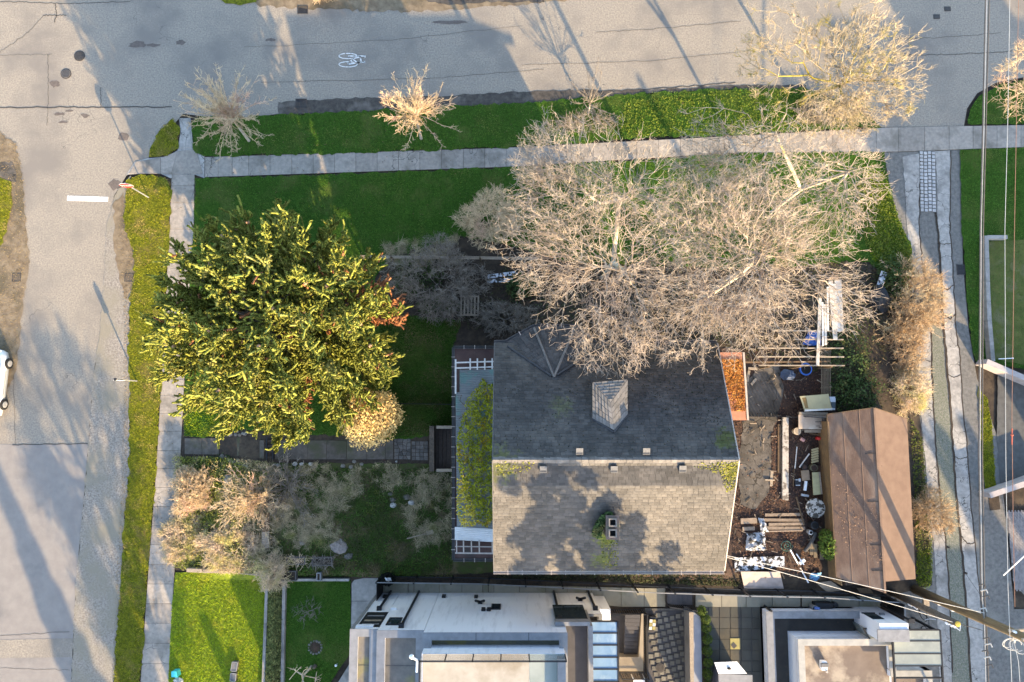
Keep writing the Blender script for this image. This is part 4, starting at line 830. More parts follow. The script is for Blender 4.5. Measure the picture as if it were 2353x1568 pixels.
# glass canopy at the lane corner
gz2 = 2.4
gxa, gxb = W(*S3(1755, 690), gz2).x, W(*S3(2278, 690), gz2).x; gy = [W(*S3(1755, y), gz2).y for y in (685, 805, 945, 1080, 1215, 1350, 1480)]
gf = MB()
for y in gy: gf.box(gxa, gxb, y - .03, y + .03, gz2 - .08, gz2 + .04)
gf.box(gxa - .04, gxa + .03, gy[-1], gy[0], gz2 - .08, gz2 + .04).box(gxb - .03, gxb + .04, gy[-1], gy[0], gz2 - .08, gz2 + .04)
gfo = gf.build('glass_canopy', m_black, h2)
for i, (a, b) in enumerate(zip(gy[:-1], gy[1:])):
    xl = gxa + .03 if i < 3 else xF + .15
    MB().box(xl, gxb - .03, b + .03, a - .03, gz2, gz2 + .02).build('glass_pane', m_glassp, gfo)
for y in (gy[0] - .1, gy[-1]): MB().box(gxb - .1, gxb, y - .05, y + .05, 0, gz2 - .08).build('canopy_post', m_black, h2)
MB().prism([tuple(W(*S3(x, y), 1.6)[:2]) for x, y in ((1500, 785), (1745, 790), (1745, 690), (1440, 670))], 0, 1.6).build('side_glass_room', m_glassp, h2)
MB().beam(W(*S3(1435, 668), 1.66), W(*S3(1505, 785), 1.66), .07, .07).beam(W(*S3(1440, 668), 1.66), W(*S3(1745, 690), 1.66), .06, .06).beam(W(*S3(1500, 712), 1.66), W(*S3(1745, 712), 1.66), .06, .06).build('room_frame', m_black, h2)
MB().beam(W(*S3(895, 460), .97) + Vector((0, .1, 0)), W(*S3(950, 470), .97) + Vector((0, .1, 0)), .12, .12).build('hose_reel', mat('blue_plastic', (.05, .10, .28), (.04, .08, .22), 5, rough=.5), h2)
# items on the walkway
for cx, cy, rr, lb in ((852, 420, .18, 'round grey bin at the white annex wall on the concrete walkway'), ):
    p = W(*S3(cx, cy), 0); t = thing('round_bin', lb, 'bin', p); MB().lathe(p, [(rr * .8, .05), (rr, .6), (rr * 1.05, .62)], 16).build('tub', m_coping, t); MB().lathe(p + Vector((0, 0, .6)), [(rr * .8, .0), (rr * .8, .03)], 16).build('opening', m_hollow, t)
t = thing('air_conditioner', 'black air conditioner box standing against the white annex wall', 'air conditioner', W(*S3(990, 415), 0)); p = W(*S3(990, 412), .4)
MB().box(p.x - .48, p.x + .48, p.y - .15, p.y + .15, .08, .55).build('casing', m_black, t, bevel=.02); MB().lathe((p.x + .7, p.y, .1), [(.12, 0), (.15, .3), (.02, .32)], 12).build('fan', m_black, t)
# ================================================================== shed
shed = thing('brown_shed', 'brown felt-roofed shed with a low gable and board wall beside the lane', 'shed', G(1990, 1150))
m_felt = mat('brown_felt', (.155, .10, .072), (.112, .072, .053), 3.5, (.20, .145, .11), .7, .5, .66, rough=.95, bump=.4, bs=25, stretch=(1, .45, 1))
m_felt2 = mat('brown_felt_edge', (.19, .125, .087), (.155, .10, .07), 2, rough=.95)
ez, rz_, ez2 = 2.0, 2.75, 2.1
a0, a1, a2, a3 = W(1902, 953, ez), W(2008.5, 938, rz_), W(2033.6, 1363, rz_), W(1923, 1327, ez)
MB().slab([a0, a1, a2, a3], .06).build('roof', m_felt, shed)
b1, b2 = W(2084, 963, ez2), W(2104, 1331, ez2); bm_ = a1.lerp(a2, .94)
MB().slab([a1 + Vector((.01, 0, .012)), b1, b2, bm_ + Vector((.01, 0, .012))], .06).build('roof', m_felt2, shed)
# felt strips with raised laps
lp = MB()
for t in (.33, .68): lp.beam(a0.lerp(a1, t) + Vector((0, 0, .006)), a3.lerp(a2, t) + Vector((0, 0, .006)), .04, .012)
lp.beam(a1 + Vector((0, 0, .02)), a2 + Vector((0, 0, .02)), .1, .03); lp.build('felt_lap', m_felt2, shed)
for t in (.25, .52, .76, .9): q0, q1 = a0.lerp(a1, .75), a3.lerp(a2, .75); q = q0.lerp(q1, t); MB().beam(q + Vector((0, 0, .012)), q + Vector((.5, .04, .2)), .03, .02).build('felt_lap', m_tar, shed)
MB().beam(a0 + Vector((-.03, 0, -.04)), a3 + Vector((-.03, 0, -.04)), .04, .1).beam(a1 + Vector((0, .02, -.03)), a0 + Vector((0, .02, -.04)), .04, .1).beam(a1 + Vector((0, .02, -.03)), b1 + Vector((0, .02, -.04)), .04, .1).build('fascia', m_brownwood, shed)
m_boardwall = mat('weathered_brown_board', (.21, .135, .065), (.15, .095, .05), 3, (.12, .085, .055), .8, objr=.18, bump=.3, stretch=(4, 1, 1))
w0, w1 = G(1886, 962), G(1900, 1330); n = 24
wc = [(w0.x + .12, w0.y), (a1.x, a1.y - .15), (b1.x - .15, b1.y - .15), (b2.x - .15, b2.y + .15), (a2.x, a2.y + .3), (w1.x + .12, w1.y + .1)]
MB().prism(wc[::-1], .0, 1.9).build('wall', m_darkwood, shed)
w0, w1 = G(1876, 968), G(1896, 1326)
for k in range(5):
    zt = .62 + k * .29
    MB().beam((w0.x + .02, w0.y, zt + .1), (w1.x + .02, w1.y, zt + .1), .04, .27).build('board', m_boardwall, shed)
# ================================================================== fences and low walls
m_blackfence = mat('black_fence_board', (.012, .012, .014), (.008, .008, .01), 4, objr=.3, rough=.6)
fn = thing('black_fence', 'long black board fence between the overgrown lot and the concrete walkway', 'fence', G(1450, 1338))
FB = [(878, 1321), (1100, 1324), (1256, 1331), (1500, 1344), (1600, 1347), (1700, 1351), (1860, 1354), (2030, 1365)]
Pw = [W(*q, .1) for q in FB]; tot = sum((b - a).length for a, b in zip(Pw[:-1], Pw[1:])); n = 150; proto = None
def along(P, s):
    for a, b in zip(P[:-1], P[1:]):
        l = (b - a).length
        if s <= l: return a.lerp(b, s / l), (b - a).normalized()
        s -= l
    return P[-1], (P[-1] - P[-2]).normalized()
for k in range(n):
    p, d = along(Pw, tot * (k + .5) / n); w = tot / n
    if proto is None: proto = MB().box(-.5, .5, -.012, .012, 0, 1.7).build('board', m_blackfence, fn); o = proto
    else: o = proto.copy(); COL.objects.link(o)
    gap = .82 if k > 98 else .985
    o.location = Vector((p.x, p.y, 0)) - Vector(fn.location); o.scale = (w * gap, 1, 1 if k < 99 else .97); o.rotation_euler.z = math.atan2(d.y, d.x); o.parent = fn
for k in range(15):
    p, d = along(Pw, tot * k / 14); MB().box(p.x - .045, p.x + .045, p.y - .08, p.y - .02, 0, 1.78).build('post', m_black, fn)
rl = MB(); 
for a, b in zip(Pw[:-1], Pw[1:]): rl.beam(Vector((a.x, a.y - .03, 1.72)), Vector((b.x, b.y - .03, 1.72)), .05, .04)
rl.build('rail', m_coping, fn); 
rl = MB()
for a, b in zip(Pw[:-1], Pw[1:]): rl.beam(Vector((a.x, a.y - .03, .4)), Vector((b.x, b.y - .03, .4)), .05, .06)
rl.build('lower_rail', m_black, fn)
for k in range(7):
    p = W(878.5, 1321 + k * 6.5, .1); MB().box(p.x - .012, p.x + .012, p.y - .15, p.y + .0, 0, 1.7).build('board', m_blackfence, fn)
fe = thing('end_fence', 'dark end fence panel with a metal top rail at the lane end of the walkway', 'fence', G(2060, 1385)); a, b = W(2041, 1374, .1), W(2041, 1412, .1)
for k in range(8): q = a.lerp(b, k / 7); MB().box(q.x - .012, q.x + .012, q.y - .07, q.y + .07, 0, 1.7).build('board', m_blackfence, fe)
MB().beam(a + Vector((0, 0, 1.62)), b + Vector((0, 0, 1.62)), .08, .05).build('rail', m_coping, fe)
def wallrun(name, label, pts, w, h, m, cat='low wall', blocks=None, z0=-.05):
    P = [G(*q) for q in pts]; t = thing(name, label, cat, P[0])
    for a, b in zip(P[:-1], P[1:]):
        L_ = (b - a).length; n = max(1, int(L_ / blocks)) if blocks else 1
        for k in range(n):
            p, q = a.lerp(b, k / n), a.lerp(b, (k + 1) / n); dd = (q - p).normalized() * .006; zz = h + random.uniform(-.006, .006) * (blocks is not None)
            MB().beam(Vector((p.x, p.y, zz / 2 + z0 / 2)) + dd, Vector((q.x, q.y, zz / 2 + z0 / 2)) - dd, w, zz - z0).build('block' if blocks else 'wall', m, t, bevel=.01)
    return t
wallrun('concrete_kerb_wall', 'narrow grey concrete edging wall at the shaded front lawn, ivy side', [(656, 1332), (655, 1400), (652, 1568), (650, 1700)], .17, .3, m_concrete, blocks=2.4)
wallrun('concrete_kerb_wall', 'narrow grey concrete edging wall at the sunny front lawn, ivy side', [(617, 1340), (614, 1430), (609, 1568), (606, 1700)], .17, .3, m_concrete, blocks=2.4)
wallrun('concrete_kerb_wall', 'narrow concrete edging along the foot of the overgrown garden', [(606, 1327), (660, 1329), (806, 1329)], .14, .45, m_concrete_l, blocks=2.0)
wallrun('timber_edging', 'pale timber sleepers edging the sunny lawn below the brambles', [(438, 1306), (472, 1308), (473, 1309), (530, 1312), (620, 1321)], .2, .5, m_palewood, 'edging', blocks=2.2)
wallrun('block_wall', 'low grey block wall bordering the dry lawn east of the lane', [(2304, 549), (2258, 549)], .22, .42, m_concrete, blocks=.9)
wallrun('block_wall', 'long low grey block wall beside the overhead wires, ending at the white wall', [(2255, 546), (2258, 650), (2262, 740), (2270, 832)], .24, .45, m_concrete, blocks=.95)
m_pinkwhite = mat('white_wall_paint', (.38, .34, .32), (.31, .27, .255), 3)
for pts, lb in (([(2268, 831), (2353, 868), (2420, 896)], 'white painted wall slanting past the dark driveway, by the dry lawn'), ([(2275, 1139), (2353, 1113), (2420, 1088)], 'white painted wall slanting past the dark driveway, by the block paving')):
    P = [W(*q, .9) for q in pts]; t = thing('white_wall', lb, 'wall', P[0])
    for a, b in zip(P[:-1], P[1:]): MB().beam(Vector((a.x, a.y, .44)), Vector((b.x, b.y, .44)), .3, .92).build('wall', m_pinkwhite, t)
t = thing('white_rail', 'thin white pole lying between the block wall and white wall', 'pole', G(*C3(1300, 1415))); MB().tube(G(*C3(1225, 1420), .5), G(*C3(1375, 1413), .5), .025).blob(G(*C3(1375, 1413), .5), .05, .05, .05).build('pole', m_white, t)
# ================================================================== houses and trees beyond the frame that shade the place
def offhouse(corner_px, h, wx, wy, label, tower=None):
    s = W(*corner_px, 0); c = Vector((s.x + SUNX * SHK * h, s.y + SUNY * SHK * h, 0)); t = thing('neighbour_house', label, 'house', c)
    MB().box(c.x, c.x + wx, c.y - wy, c.y, 0, h).build('wall', m_wall, t); MB().box(c.x - .2, c.x + wx + .2, c.y - wy, c.y + .2, h - .15, h).build('roof', m_slate, t)
    if tower: MB().box(c.x + tower[0], c.x + tower[1], c.y - 4, c.y - .01, h, h + tower[2]).build('stair_tower', m_wall, t)
    return c
offhouse((1912, 46), 12.0, 16, 4.6, 'tall grey neighbour house standing just east of the lane driveways', (6.0, 11.2, 2.0))
offhouse((2010, 1262), 9.0, 30, 3, 'grey neighbour house standing south of the glass canopy annex')
# ================================================================== vegetation tools
_mat = mat
def mat(name, *a, **k):
    if any(w in name for w in ('leaf', 'blade', 'weed', 'twig')): k.setdefault('spec', .08)
    return _mat(name, *a, **k)
def rot_frame(d):
    ref = np.where(np.abs(d[:, 2:3]) < .9, np.array([[0, 0, 1.]]), np.array([[1., 0, 0]])); a = np.cross(d, ref); a /= np.linalg.norm(a, axis=1, keepdims=True) + 1e-9
    return a, np.cross(a, d)
def tubes(P0, P1, R0, R1, n):
    d = P1 - P0; L = np.linalg.norm(d, axis=1, keepdims=True); d = d / (L + 1e-9); a, b = rot_frame(d); k = len(P0)
    th = np.arange(n) * 2 * math.pi / n; c = np.cos(th)[None, :, None]; s = np.sin(th)[None, :, None]
    ring = a[:, None] * c + b[:, None] * s
    V = np.concatenate([P0[:, None] + ring * R0[:, None, None], P1[:, None] + ring * R1[:, None, None]], 1).reshape(-1, 3)
    i = np.arange(n); q = np.stack([i, (i + 1) % n, n + (i + 1) % n, n + i], 1)
    return V, (np.arange(k)[:, None, None] * 2 * n + q[None]).reshape(-1, 4)
def unit(v): return v / (np.linalg.norm(v, axis=1, keepdims=True) + 1e-9)
def grow(trunk, pts, bf=.35):
    m = len(trunk); N = m + len(pts); node = np.zeros((N, 3)); node[:m] = trunk; par = np.full(N, -1); plen = np.zeros(N)
    for i in range(1, m): par[i] = i - 1; plen[i] = plen[i - 1] + np.linalg.norm(node[i] - node[i - 1])
    best = np.full(len(pts), 1e9); bp = np.zeros(len(pts), int); alive = np.ones(len(pts), bool)
    def upd(i):
        nonlocal best, bp
        c = np.linalg.norm(pts - node[i], axis=1) + bf * plen[i]; k = c < best; best = np.where(k, c, best); bp = np.where(k, i, bp)
    for i in range(max(0, m // 3), m): upd(i)
    for j in range(m, N):
        k = int(np.argmin(np.where(alive, best, 1e9))); alive[k] = False; node[j] = pts[k]; par[j] = bp[k]
        plen[j] = plen[par[j]] + np.linalg.norm(node[j] - node[par[j]]); upd(j)
    return node, par
def radii(par, r0, p=2.5):
    N = len(par); a = np.zeros(N)
    for i in range(N - 1, -1, -1):
        if a[i] == 0: a[i] = r0 ** p
        if par[i] >= 0: a[par[i]] += a[i]
    return a ** (1 / p)
def crown_pts(rng, n, c, r, shell=.45, zbias=0):
    d = unit(rng.normal(size=(n, 3))); rad = rng.uniform(shell, 1, (n, 1)) ** (1 / 2.0)
    p = d * rad; p[:, 2] = np.where(p[:, 2] < zbias, p[:, 2] * .4, p[:, 2]); return np.array(c) + p * np.array(r)
def twigs(rng, base, dirs, out, n, L, r0, up=.25, spread=.9, levels=2, kids=2):
    """short shoots at nodes; returns tube segments"""
    S = []; idx = rng.integers(0, len(base), n); p0 = base[idx]
    d = unit(dirs[idx] * .6 + rng.normal(size=(n, 3)) * spread * .6 + out[idx] * .5 + np.array([0, 0, up])); l = rng.uniform(.5, 1, (n, 1)) * L
    for lv in range(levels):
        mid = p0 + d * l * .5 + rng.normal(size=p0.shape) * l * .06; p1 = mid + unit(d + rng.normal(size=d.shape) * .25 + np.array([0, 0, .15])) * l * .5
        k = len(p0); S.append((p0, mid, np.full(k, r0), np.full(k, r0 * .8))); S.append((mid, p1, np.full(k, r0 * .8), np.full(k, r0 * .5)))
        st = np.concatenate([mid, p1, p0 * .25 + mid * .75][:kids + 1]); dd = np.concatenate([d] * min(3, kids + 1)); l = np.concatenate([l] * min(3, kids + 1)) * .55
        d = unit(dd * .7 + rng.normal(size=dd.shape) * .6); p0 = st; r0 *= .75
    return S
def bare_tree(name, label, cat, base, centres, h_fork, n_pts, tw, seed, m_b, m_t, r_leaf=.012, L=.5, thick=.05, bf=.55, lean=(0, 0), group=None, twr=.012, up=.25, kids=2, zbias=-.15, part='crown'):
    rng = np.random.default_rng(seed); b = np.array(base); top = np.array([b[0] + lean[0], b[1] + lean[1], b[2] + h_fork])
    tr = np.array([b + (top - b) * t + np.array([.05 * math.sin(3 * t + seed), .05 * math.cos(2 * t + seed), 0]) * t for t in np.linspace(0, 1, 7)])
    pts = np.concatenate([crown_pts(rng, int(n_pts * w), c, r, zbias=zbias) for c, r, w in centres])
    node, par = grow(tr, pts, bf); R = radii(par, r_leaf)
    k = np.arange(len(node)) > 0; i = np.nonzero(k)[0]; P0, P1 = node[par[i]], node[i]
    R0 = np.minimum(R[par[i]], R[i] * 1.35); R1 = R[i]
    cen = np.average([np.array(c) for c, r, w in centres], axis=0)
    out = unit(node - cen); edge = np.zeros_like(node); edge[i] = unit(P1 - P0)
    t = thing(name, label, cat, b, group)
    big = R1 > thick
    if big.any(): V, Q4 = tubes(P0[big], P1[big], R0[big], R1[big], 7); npmesh('trunk', V, Q4, m_b, t, True)
    thin = ~big; S = [(P0[thin], P1[thin], R0[thin], R1[thin])]
    tip = np.nonzero((R < thick) & (np.arange(len(node)) >= 7))[0]
    if len(tip) == 0: tip = np.arange(7, len(node))
    S += twigs(rng, node[tip], edge[tip], out[tip], tw, L, twr, up=up, kids=kids)
    Vs, Fs, o = [], [], 0
    for p0, p1, r0, r1 in S:
        V, Q4 = tubes(p0, p1, r0, r1, 3); Vs.append(V); Fs.append(Q4 + o); o += len(V)
    npmesh(part, np.concatenate(Vs), np.concatenate(Fs), m_t, t)
    return t
def leaf_quads(P, size, rng, nrm=None, asp=1.6):
    n = len(P); a = unit(rng.normal(size=(n, 3))); 
    if nrm is not None: a = unit(a * .8 + 0 * nrm)
    N_ = unit(rng.normal(size=(n, 3)) * .7 + (nrm if nrm is not None else 0)); a = unit(np.cross(N_, a)); b = np.cross(N_, a); s = size * rng.uniform(.6, 1.3, (n, 1))
    V = np.stack([P - a * s * asp, P - b * s * .6, P + a * s * asp, P + b * s * .6], 1).reshape(-1, 3)
    return V, np.arange(4 * n).reshape(n, 4)
def scatter(poly, n, rng):
    a = np.array(poly); x = rng.uniform(a[:, 0].min(), a[:, 0].max(), n * 3); y = rng.uniform(a[:, 1].min(), a[:, 1].max(), n * 3); k = pip(poly, x, y)
    return x[k][:n], y[k][:n]
def poly_area(poly): return .5 * abs(sum(poly[i - 1][0] * p[1] - p[0] * poly[i - 1][1] for i, p in enumerate(poly)))
def blades(polys, dens, h, w, rng, lean=.9, z=.04, holes=()):
    Vs = []
    for poly in polys:
        n = int(poly_area(poly) * .025 ** 2 * dens); x, y = scatter(poly, n, rng)
        for hp in holes:
            k = ~pip(hp, x, y); x, y = x[k], y[k]
        P = Gn(x, y); P[:, 2] += z; n = len(P); th = rng.uniform(0, 2 * math.pi, n); a = np.stack([np.cos(th), np.sin(th), 0 * th], 1); hh = h * rng.uniform(.5, 1.3, (n, 1))
        ph = rng.uniform(0, 2 * math.pi, n); ln = np.stack([np.cos(ph), np.sin(ph), 0 * ph], 1) * rng.uniform(.2, 1, (n, 1)) * lean
        Vs.append(np.stack([P - a * w / 2, P + a * w / 2, P + (ln + np.array([0, 0, 1])) * hh], 1).reshape(-1, 3))
    V = np.concatenate(Vs); return V, np.arange(len(V)).reshape(-1, 3)
def foliage(name, label, cat, c, r, n, size, m, seed, stem_m=None, part='foliage', group=None, flat=False, stems=8, irr=.03):
    rng = np.random.default_rng(seed); t = thing(name, label, cat, (c[0], c[1], c[2] - r[2]), group)
    P = crown_pts(rng, n, c, r, shell=.35, zbias=-.5); q_ = (P - np.array(c)) / np.array(r); an = np.arctan2(q_[:, 1], q_[:, 0]); P = np.array(c) + (P - np.array(c)) * (1 + irr * (np.sin(3 * an + seed) * .5 + np.sin(7 * an + q_[:, 2] * 4 + seed * 2) * .5 + rng.normal(size=n) * .5))[:, None]; lump = np.sin(P[:, 0:1] * 5 + seed) * np.cos(P[:, 1:2] * 5) * .06; P[:, 2:3] += lump
    V, Q4 = leaf_quads(P, size, rng, unit(P - np.array(c)) + np.array([0, 0, .4])); npmesh(part, V, Q4, m, t)
    b = np.tile(np.array([[c[0], c[1], c[2] - r[2]]]), (stems, 1)) + rng.normal(size=(stems, 3)) * .08 * np.array([1, 1, 0]); e = np.array(c) + unit(rng.normal(size=(stems, 3)) + np.array([0, 0, .8])) * np.array(r) * .7
    V, Q4 = tubes(b, e, np.full(stems, .03), np.full(stems, .012), 5); npmesh('stem', V, Q4, stem_m or m_trunk, t)
    return t
rng = np.random.default_rng(11)
# ------------------------------------------------------------------ the monkey puzzle tree
m_mp = mat('spiky_green', (.22, .23, .045), (.14, .155, .03), 1.1, (.29, .265, .08), .9, .55, .68, rough=.7, spec=.12, island=.5)
m_mpdead = mat('dead_spiky_branch', (.36, .15, .06), (.22, .10, .05), 3, island=.3)
m_cone = mat('seed_cone', (.42, .26, .17), (.32, .19, .12), 9)
def monkey_puzzle():
    rg = np.random.default_rng(5); b = np.array(G(734, 786)); t = thing('monkey_puzzle_tree', 'huge round spiky evergreen tree with rope-like yellow-green branches over the front lawn', 'tree', b)
    hT = 10.6; V, Q4 = tubes(np.array([b + [0, 0, hT * i / 8] for i in range(8)]), np.array([b + [0, 0, hT * (i + 1) / 8] for i in range(8)]), np.linspace(.34, .1, 8), np.linspace(.31, .06, 8), 9); npmesh('trunk', V, Q4, m_trunk, t, True)
    P0, P1, R0, R1, dead, limbs = [], [], [], [], [], []
    def rope(pts, r, d):
        k = len(pts) - 1
        for i in range(k): P0.append(pts[i]); P1.append(pts[i + 1]); R0.append(r * (.8 + .3 * i / k)); R1.append(r * (.8 + .3 * (i + 1) / k) * (1 if i < k - 1 else .8)); dead.append(d)
    cones = []
    for lv in range(22):
        z = 2.3 + lv * (hT - 2.5) / 21; f = (z - 2.3) / (hT - 2.3)
        Lr = 5.55 * math.sqrt(max(.012, 1 - max(0, (f - .2) / .82) ** 2.2)) * (.86 + .14 * min(1, f / .2)); nb = 9 if f < .7 else 7; ph0 = rg.uniform(0, 6.28)
        for k in range(nb):
            ph = ph0 + 2 * math.pi * k / nb + rg.uniform(-.25, .25); L = Lr * rg.uniform(.86, 1.05); dx = np.array([math.cos(ph), math.sin(ph), 0]); sd = np.array([-dx[1], dx[0], 0])
            droop = (.2 - .5 * f); n = max(5, int(L / .45)); pts = []
            for i in range(n + 1):
                s = i / n; pts.append(b + np.array([0, 0, z]) + dx * L * s + np.array([0, 0, L * (-droop * s * .5 + .2 * s ** 3 + .26 * f * s)]) + sd * .25 * math.sin(3 * s + k))
            isd = (dx @ np.array([.92, .3, 0]) > .95 and f < .3) or (dx @ np.array([.2, -1, 0]) > .97 and f < .12)
            for i in range(n): limbs.append((pts[i], pts[i + 1], .06 - .03 * i / n))
            rope(pts[max(0, n - 2):], .05, isd)
            m = int(L / .055)
            for j in range(m):
                s = .25 + .75 * (j + rg.random()) / m; q = s * n; i = min(int(q), n - 1); p = pts[i] + (pts[i + 1] - pts[i]) * (q - i); nr = (p - b - np.array([0, 0, 3.2])) / np.array([1, 1, .62]); nr = nr / np.linalg.norm(nr)
                d0 = nr * .75 + rg.normal(size=3) * .55 + np.array([0, 0, .25]); d0 /= np.linalg.norm(d0); l = rg.uniform(.26, .62)
                p = p + rg.normal(size=3) * .13; q1 = p + d0 * l * .35; q2 = q1 + (d0 + rg.normal(size=3) * .3 + np.array([0, 0, .15])) * l * .33; q3 = q2 + (d0 + rg.normal(size=3) * .35 + np.array([0, 0, .25])) * l * .3
                rope([p, q1, q2, q3], rg.uniform(.038, .055), isd or rg.random() < .012)
            if rg.random() < .2: cones.append(pts[-2] + np.array([0, 0, .16]))
    P0, P1, R0, R1, dead = map(np.array, (P0, P1, R0, R1, dead))
    for nm, k, mm in (('crown', ~dead, m_mp), ('dead_branch', dead, m_mpdead)):
        V, Q4 = tubes(P0[k], P1[k], R0[k], R1[k], 5); o = len(V); rep = 6
        bi = np.repeat(np.nonzero(k)[0], rep); s = rg.random(len(bi))[:, None]; c = P0[bi] * (1 - s) + P1[bi] * s; d = unit(P1[bi] - P0[bi]); a, e = rot_frame(d); th = rg.uniform(0, 6.28, len(bi))[:, None]
        rad = a * np.cos(th) + e * np.sin(th); tan = np.cross(d, rad); r = R1[bi][:, None]
        base = c + rad * r * .9; tip = base + rad * .05 + d * .045; sp = np.stack([base - tan * .026, base + tan * .026, tip], 1).reshape(-1, 3)
        npmesh(nm, np.concatenate([V, sp]), [Q4, o + np.arange(len(sp)).reshape(-1, 3)], mm, t)
    lb = np.array([l[0] for l in limbs]); le = np.array([l[1] for l in limbs]); lr = np.array([l[2] for l in limbs]); V, Q4 = tubes(lb, le, lr, lr * .9, 5); npmesh('limb', V, Q4, m_trunk, t)
    for i, c in enumerate(cones): MB().blob(c, .1, .1, .1, i, 8, 5, .08).build('seed_cone', m_cone, t, True)
monkey_puzzle()
# ------------------------------------------------------------------ bare trees
def Wv(px, py, z): return tuple(W(px, py, z))
def lobes(cs, seed, n=9, f=.42):
    rg = np.random.default_rng(seed); out = []
    for c, r, w in cs:
        k = max(4, int(n * w * 1.6)); u = crown_pts(rg, k, c, np.array(r) * .72, shell=.3, zbias=-.1)
        out += [(tuple(u[i]), tuple(np.array(r) * f * rg.uniform(.75, 1.25)), w / k * .8) for i in range(k)] + [(c, r, w * .2)]
    return out
bare_tree('bare_walnut_tree', 'wide bare pale-twigged tree standing between lawn and bay roof, its twigs over the shingles', 'tree', G(1385, 640), lobes([(Wv(1400, 560, 9.6), (4.5, 4.5, 2.1), .62), (Wv(1410, 705, 9.2), (3.8, 2.6, 1.6), .30), (Wv(1330, 390, 9.0), (3.1, 3.1, 1.6), .22), (Wv(1250, 520, 9.0), (2.4, 3.6, 1.5), .16)], 1), 4.4, 2300, 4300, 21, m_bark, m_twig, L=.55, thick=.05, twr=.0092, r_leaf=.0082)
bare_tree('bare_walnut_tree', 'wide bare whitish tree standing over the timber rack, with the palest trunk', 'tree', G(1610, 690), lobes([(Wv(1660, 600, 9.8), (4.1, 4.1, 2.2), .6), (Wv(1640, 745, 9.0), (3.9, 2.2, 1.6), .25), (Wv(1815, 650, 8.8), (3.6, 3.6, 1.7), .38)], 2), 4.6, 2300, 4300, 22, m_bark, m_twig, L=.55, thick=.05, twr=.0092, r_leaf=.0082, lean=(.5, .4))
bare_tree('bare_walnut_tree', 'bare pale tree rising beside the sidewalk, close to the lane mouth', 'tree', G(1770, 490), lobes([(Wv(1805, 430, 9.2), (4.2, 3.8, 2.0), .8), (Wv(1660, 340, 8.2), (2.7, 2.3, 1.5), .2)], 3), 4.2, 1250, 2400, 23, m_bark, m_twig, L=.55, thick=.05, twr=.0092, r_leaf=.0082)
bare_tree('mossy_street_tree', 'big spreading bare street tree with moss-yellow limbs at the road edge', 'tree', G(1835, 238), lobes([(Wv(1965, 140, 6.4), (3.4, 3.5, 2.4), .66), (Wv(1780, 110, 6.4), (2.2, 2.8, 2.0), .12), (Wv(1905, 250, 4.8), (3.1, 1.9, 1.6), .26)], 4), 1.0, 1100, 3300, 24, m_mossbark, m_mosstwig, L=.42, thick=.028, twr=.0115, r_leaf=.009)
bare_tree('bare_street_tree', 'bare pale tree on the verge east of the lane mouth', 'tree', G(2365, 232), [(Wv(2370, 190, 4.5), (1.9, 2.2, 1.5), 1.0)], 1.6, 160, 500, 28, m_bark, m_tantwig, L=.5, thick=.03, twr=.012, kids=1)
def vase_tree(name, label, cat, base, fork, R, nb, seed, m_b, m_t, r0=.06, tw=.5, lo=.12, dens=5.5, squash=1.0, part='crown', twr=.011):
    rg = np.random.default_rng(seed); b = np.array(base); f = np.array(fork); t = thing(name, label, cat, b)
    tr = [b + (f - b) * s for s in np.linspace(0, 1, 5)]; V, Q4 = tubes(np.array(tr[:-1]), np.array(tr[1:]), np.linspace(r0 * 1.7, r0 * 1.2, 4), np.linspace(r0 * 1.6, r0 * 1.1, 4), 8); npmesh('trunk', V, Q4, m_b, t, True)
    S = []
    for k in range(nb):
        ph = 2.4 * k + rg.uniform(-.4, .4); el = lo + (1.45 - lo) * ((k + .5) / nb) ** 1.15; L = R * rg.uniform(.78, 1.12); d = np.array([math.cos(ph) * math.cos(el), math.sin(ph) * math.cos(el), math.sin(el) * squash]); d /= np.linalg.norm(d)
        p = f - np.array([0, 0, .5 * R * .25 * rg.random()]); n = 9; pts = [p]
        for i in range(n): d = d + rg.normal(size=3) * .10 + np.array([0, 0, .02]); d /= np.linalg.norm(d); p = p + d * L / n; pts.append(p)
        r = r0 * rg.uniform(.5, .75); rr = r * (1 - np.linspace(0, .82, n + 1)); P = np.array(pts); S.append((P[:-1], P[1:], rr[:-1], rr[1:]))
        m = int(L * dens); s = rg.uniform(.18, 1, m) * (n - .01); i = s.astype(int); q = P[i] + (P[i + 1] - P[i]) * (s - i)[:, None]; dd = unit(P[i + 1] - P[i]); q1d = unit(dd * .9 + rg.normal(size=(m, 3)) * .55 + np.array([0, 0, .15])); l = tw * rg.uniform(.4, 1.2, (m, 1)) * (1.15 - s / n * .5)[:, None]
        q1 = q + q1d * l * .5; q2 = q1 + unit(q1d + rg.normal(size=(m, 3)) * .2) * l * .5; w = np.full(m, twr); S.append((q, q1, w * 1.2, w)); S.append((q1, q2, w, w * .6))
        for st, fr in ((q1, .45), (q1 * .4 + q2 * .6, .4), (q * .5 + q1 * .5, .4)): u = unit(q1d + rg.normal(size=(m, 3)) * .65); S.append((st, st + u * l * fr, w * .8, w * .45))
    Vs, Fs, o = [], [], 0
    for p0, p1, ra, rb in S: V, Q4 = tubes(p0, p1, ra, rb, 3); Vs.append(V); Fs.append(Q4 + o); o += len(V)
    npmesh(part, np.concatenate(Vs), np.concatenate(Fs), m_t, t); return t
vase_tree('street_cherry_tree', 'small bare straw-coloured street tree at the street corner', 'tree', G(573, 325), Wv(528, 266, 2.6), 2.7, 64, 25, m_bark, m_tantwig, r0=.05, dens=7)
vase_tree('street_cherry_tree', 'small bare pinkish street tree on the verge, its twigs in front of the shaded road', 'tree', G(968, 320), Wv(955, 262, 2.9), 2.45, 52, 26, m_bark, m_tantwig, r0=.05, dens=7)
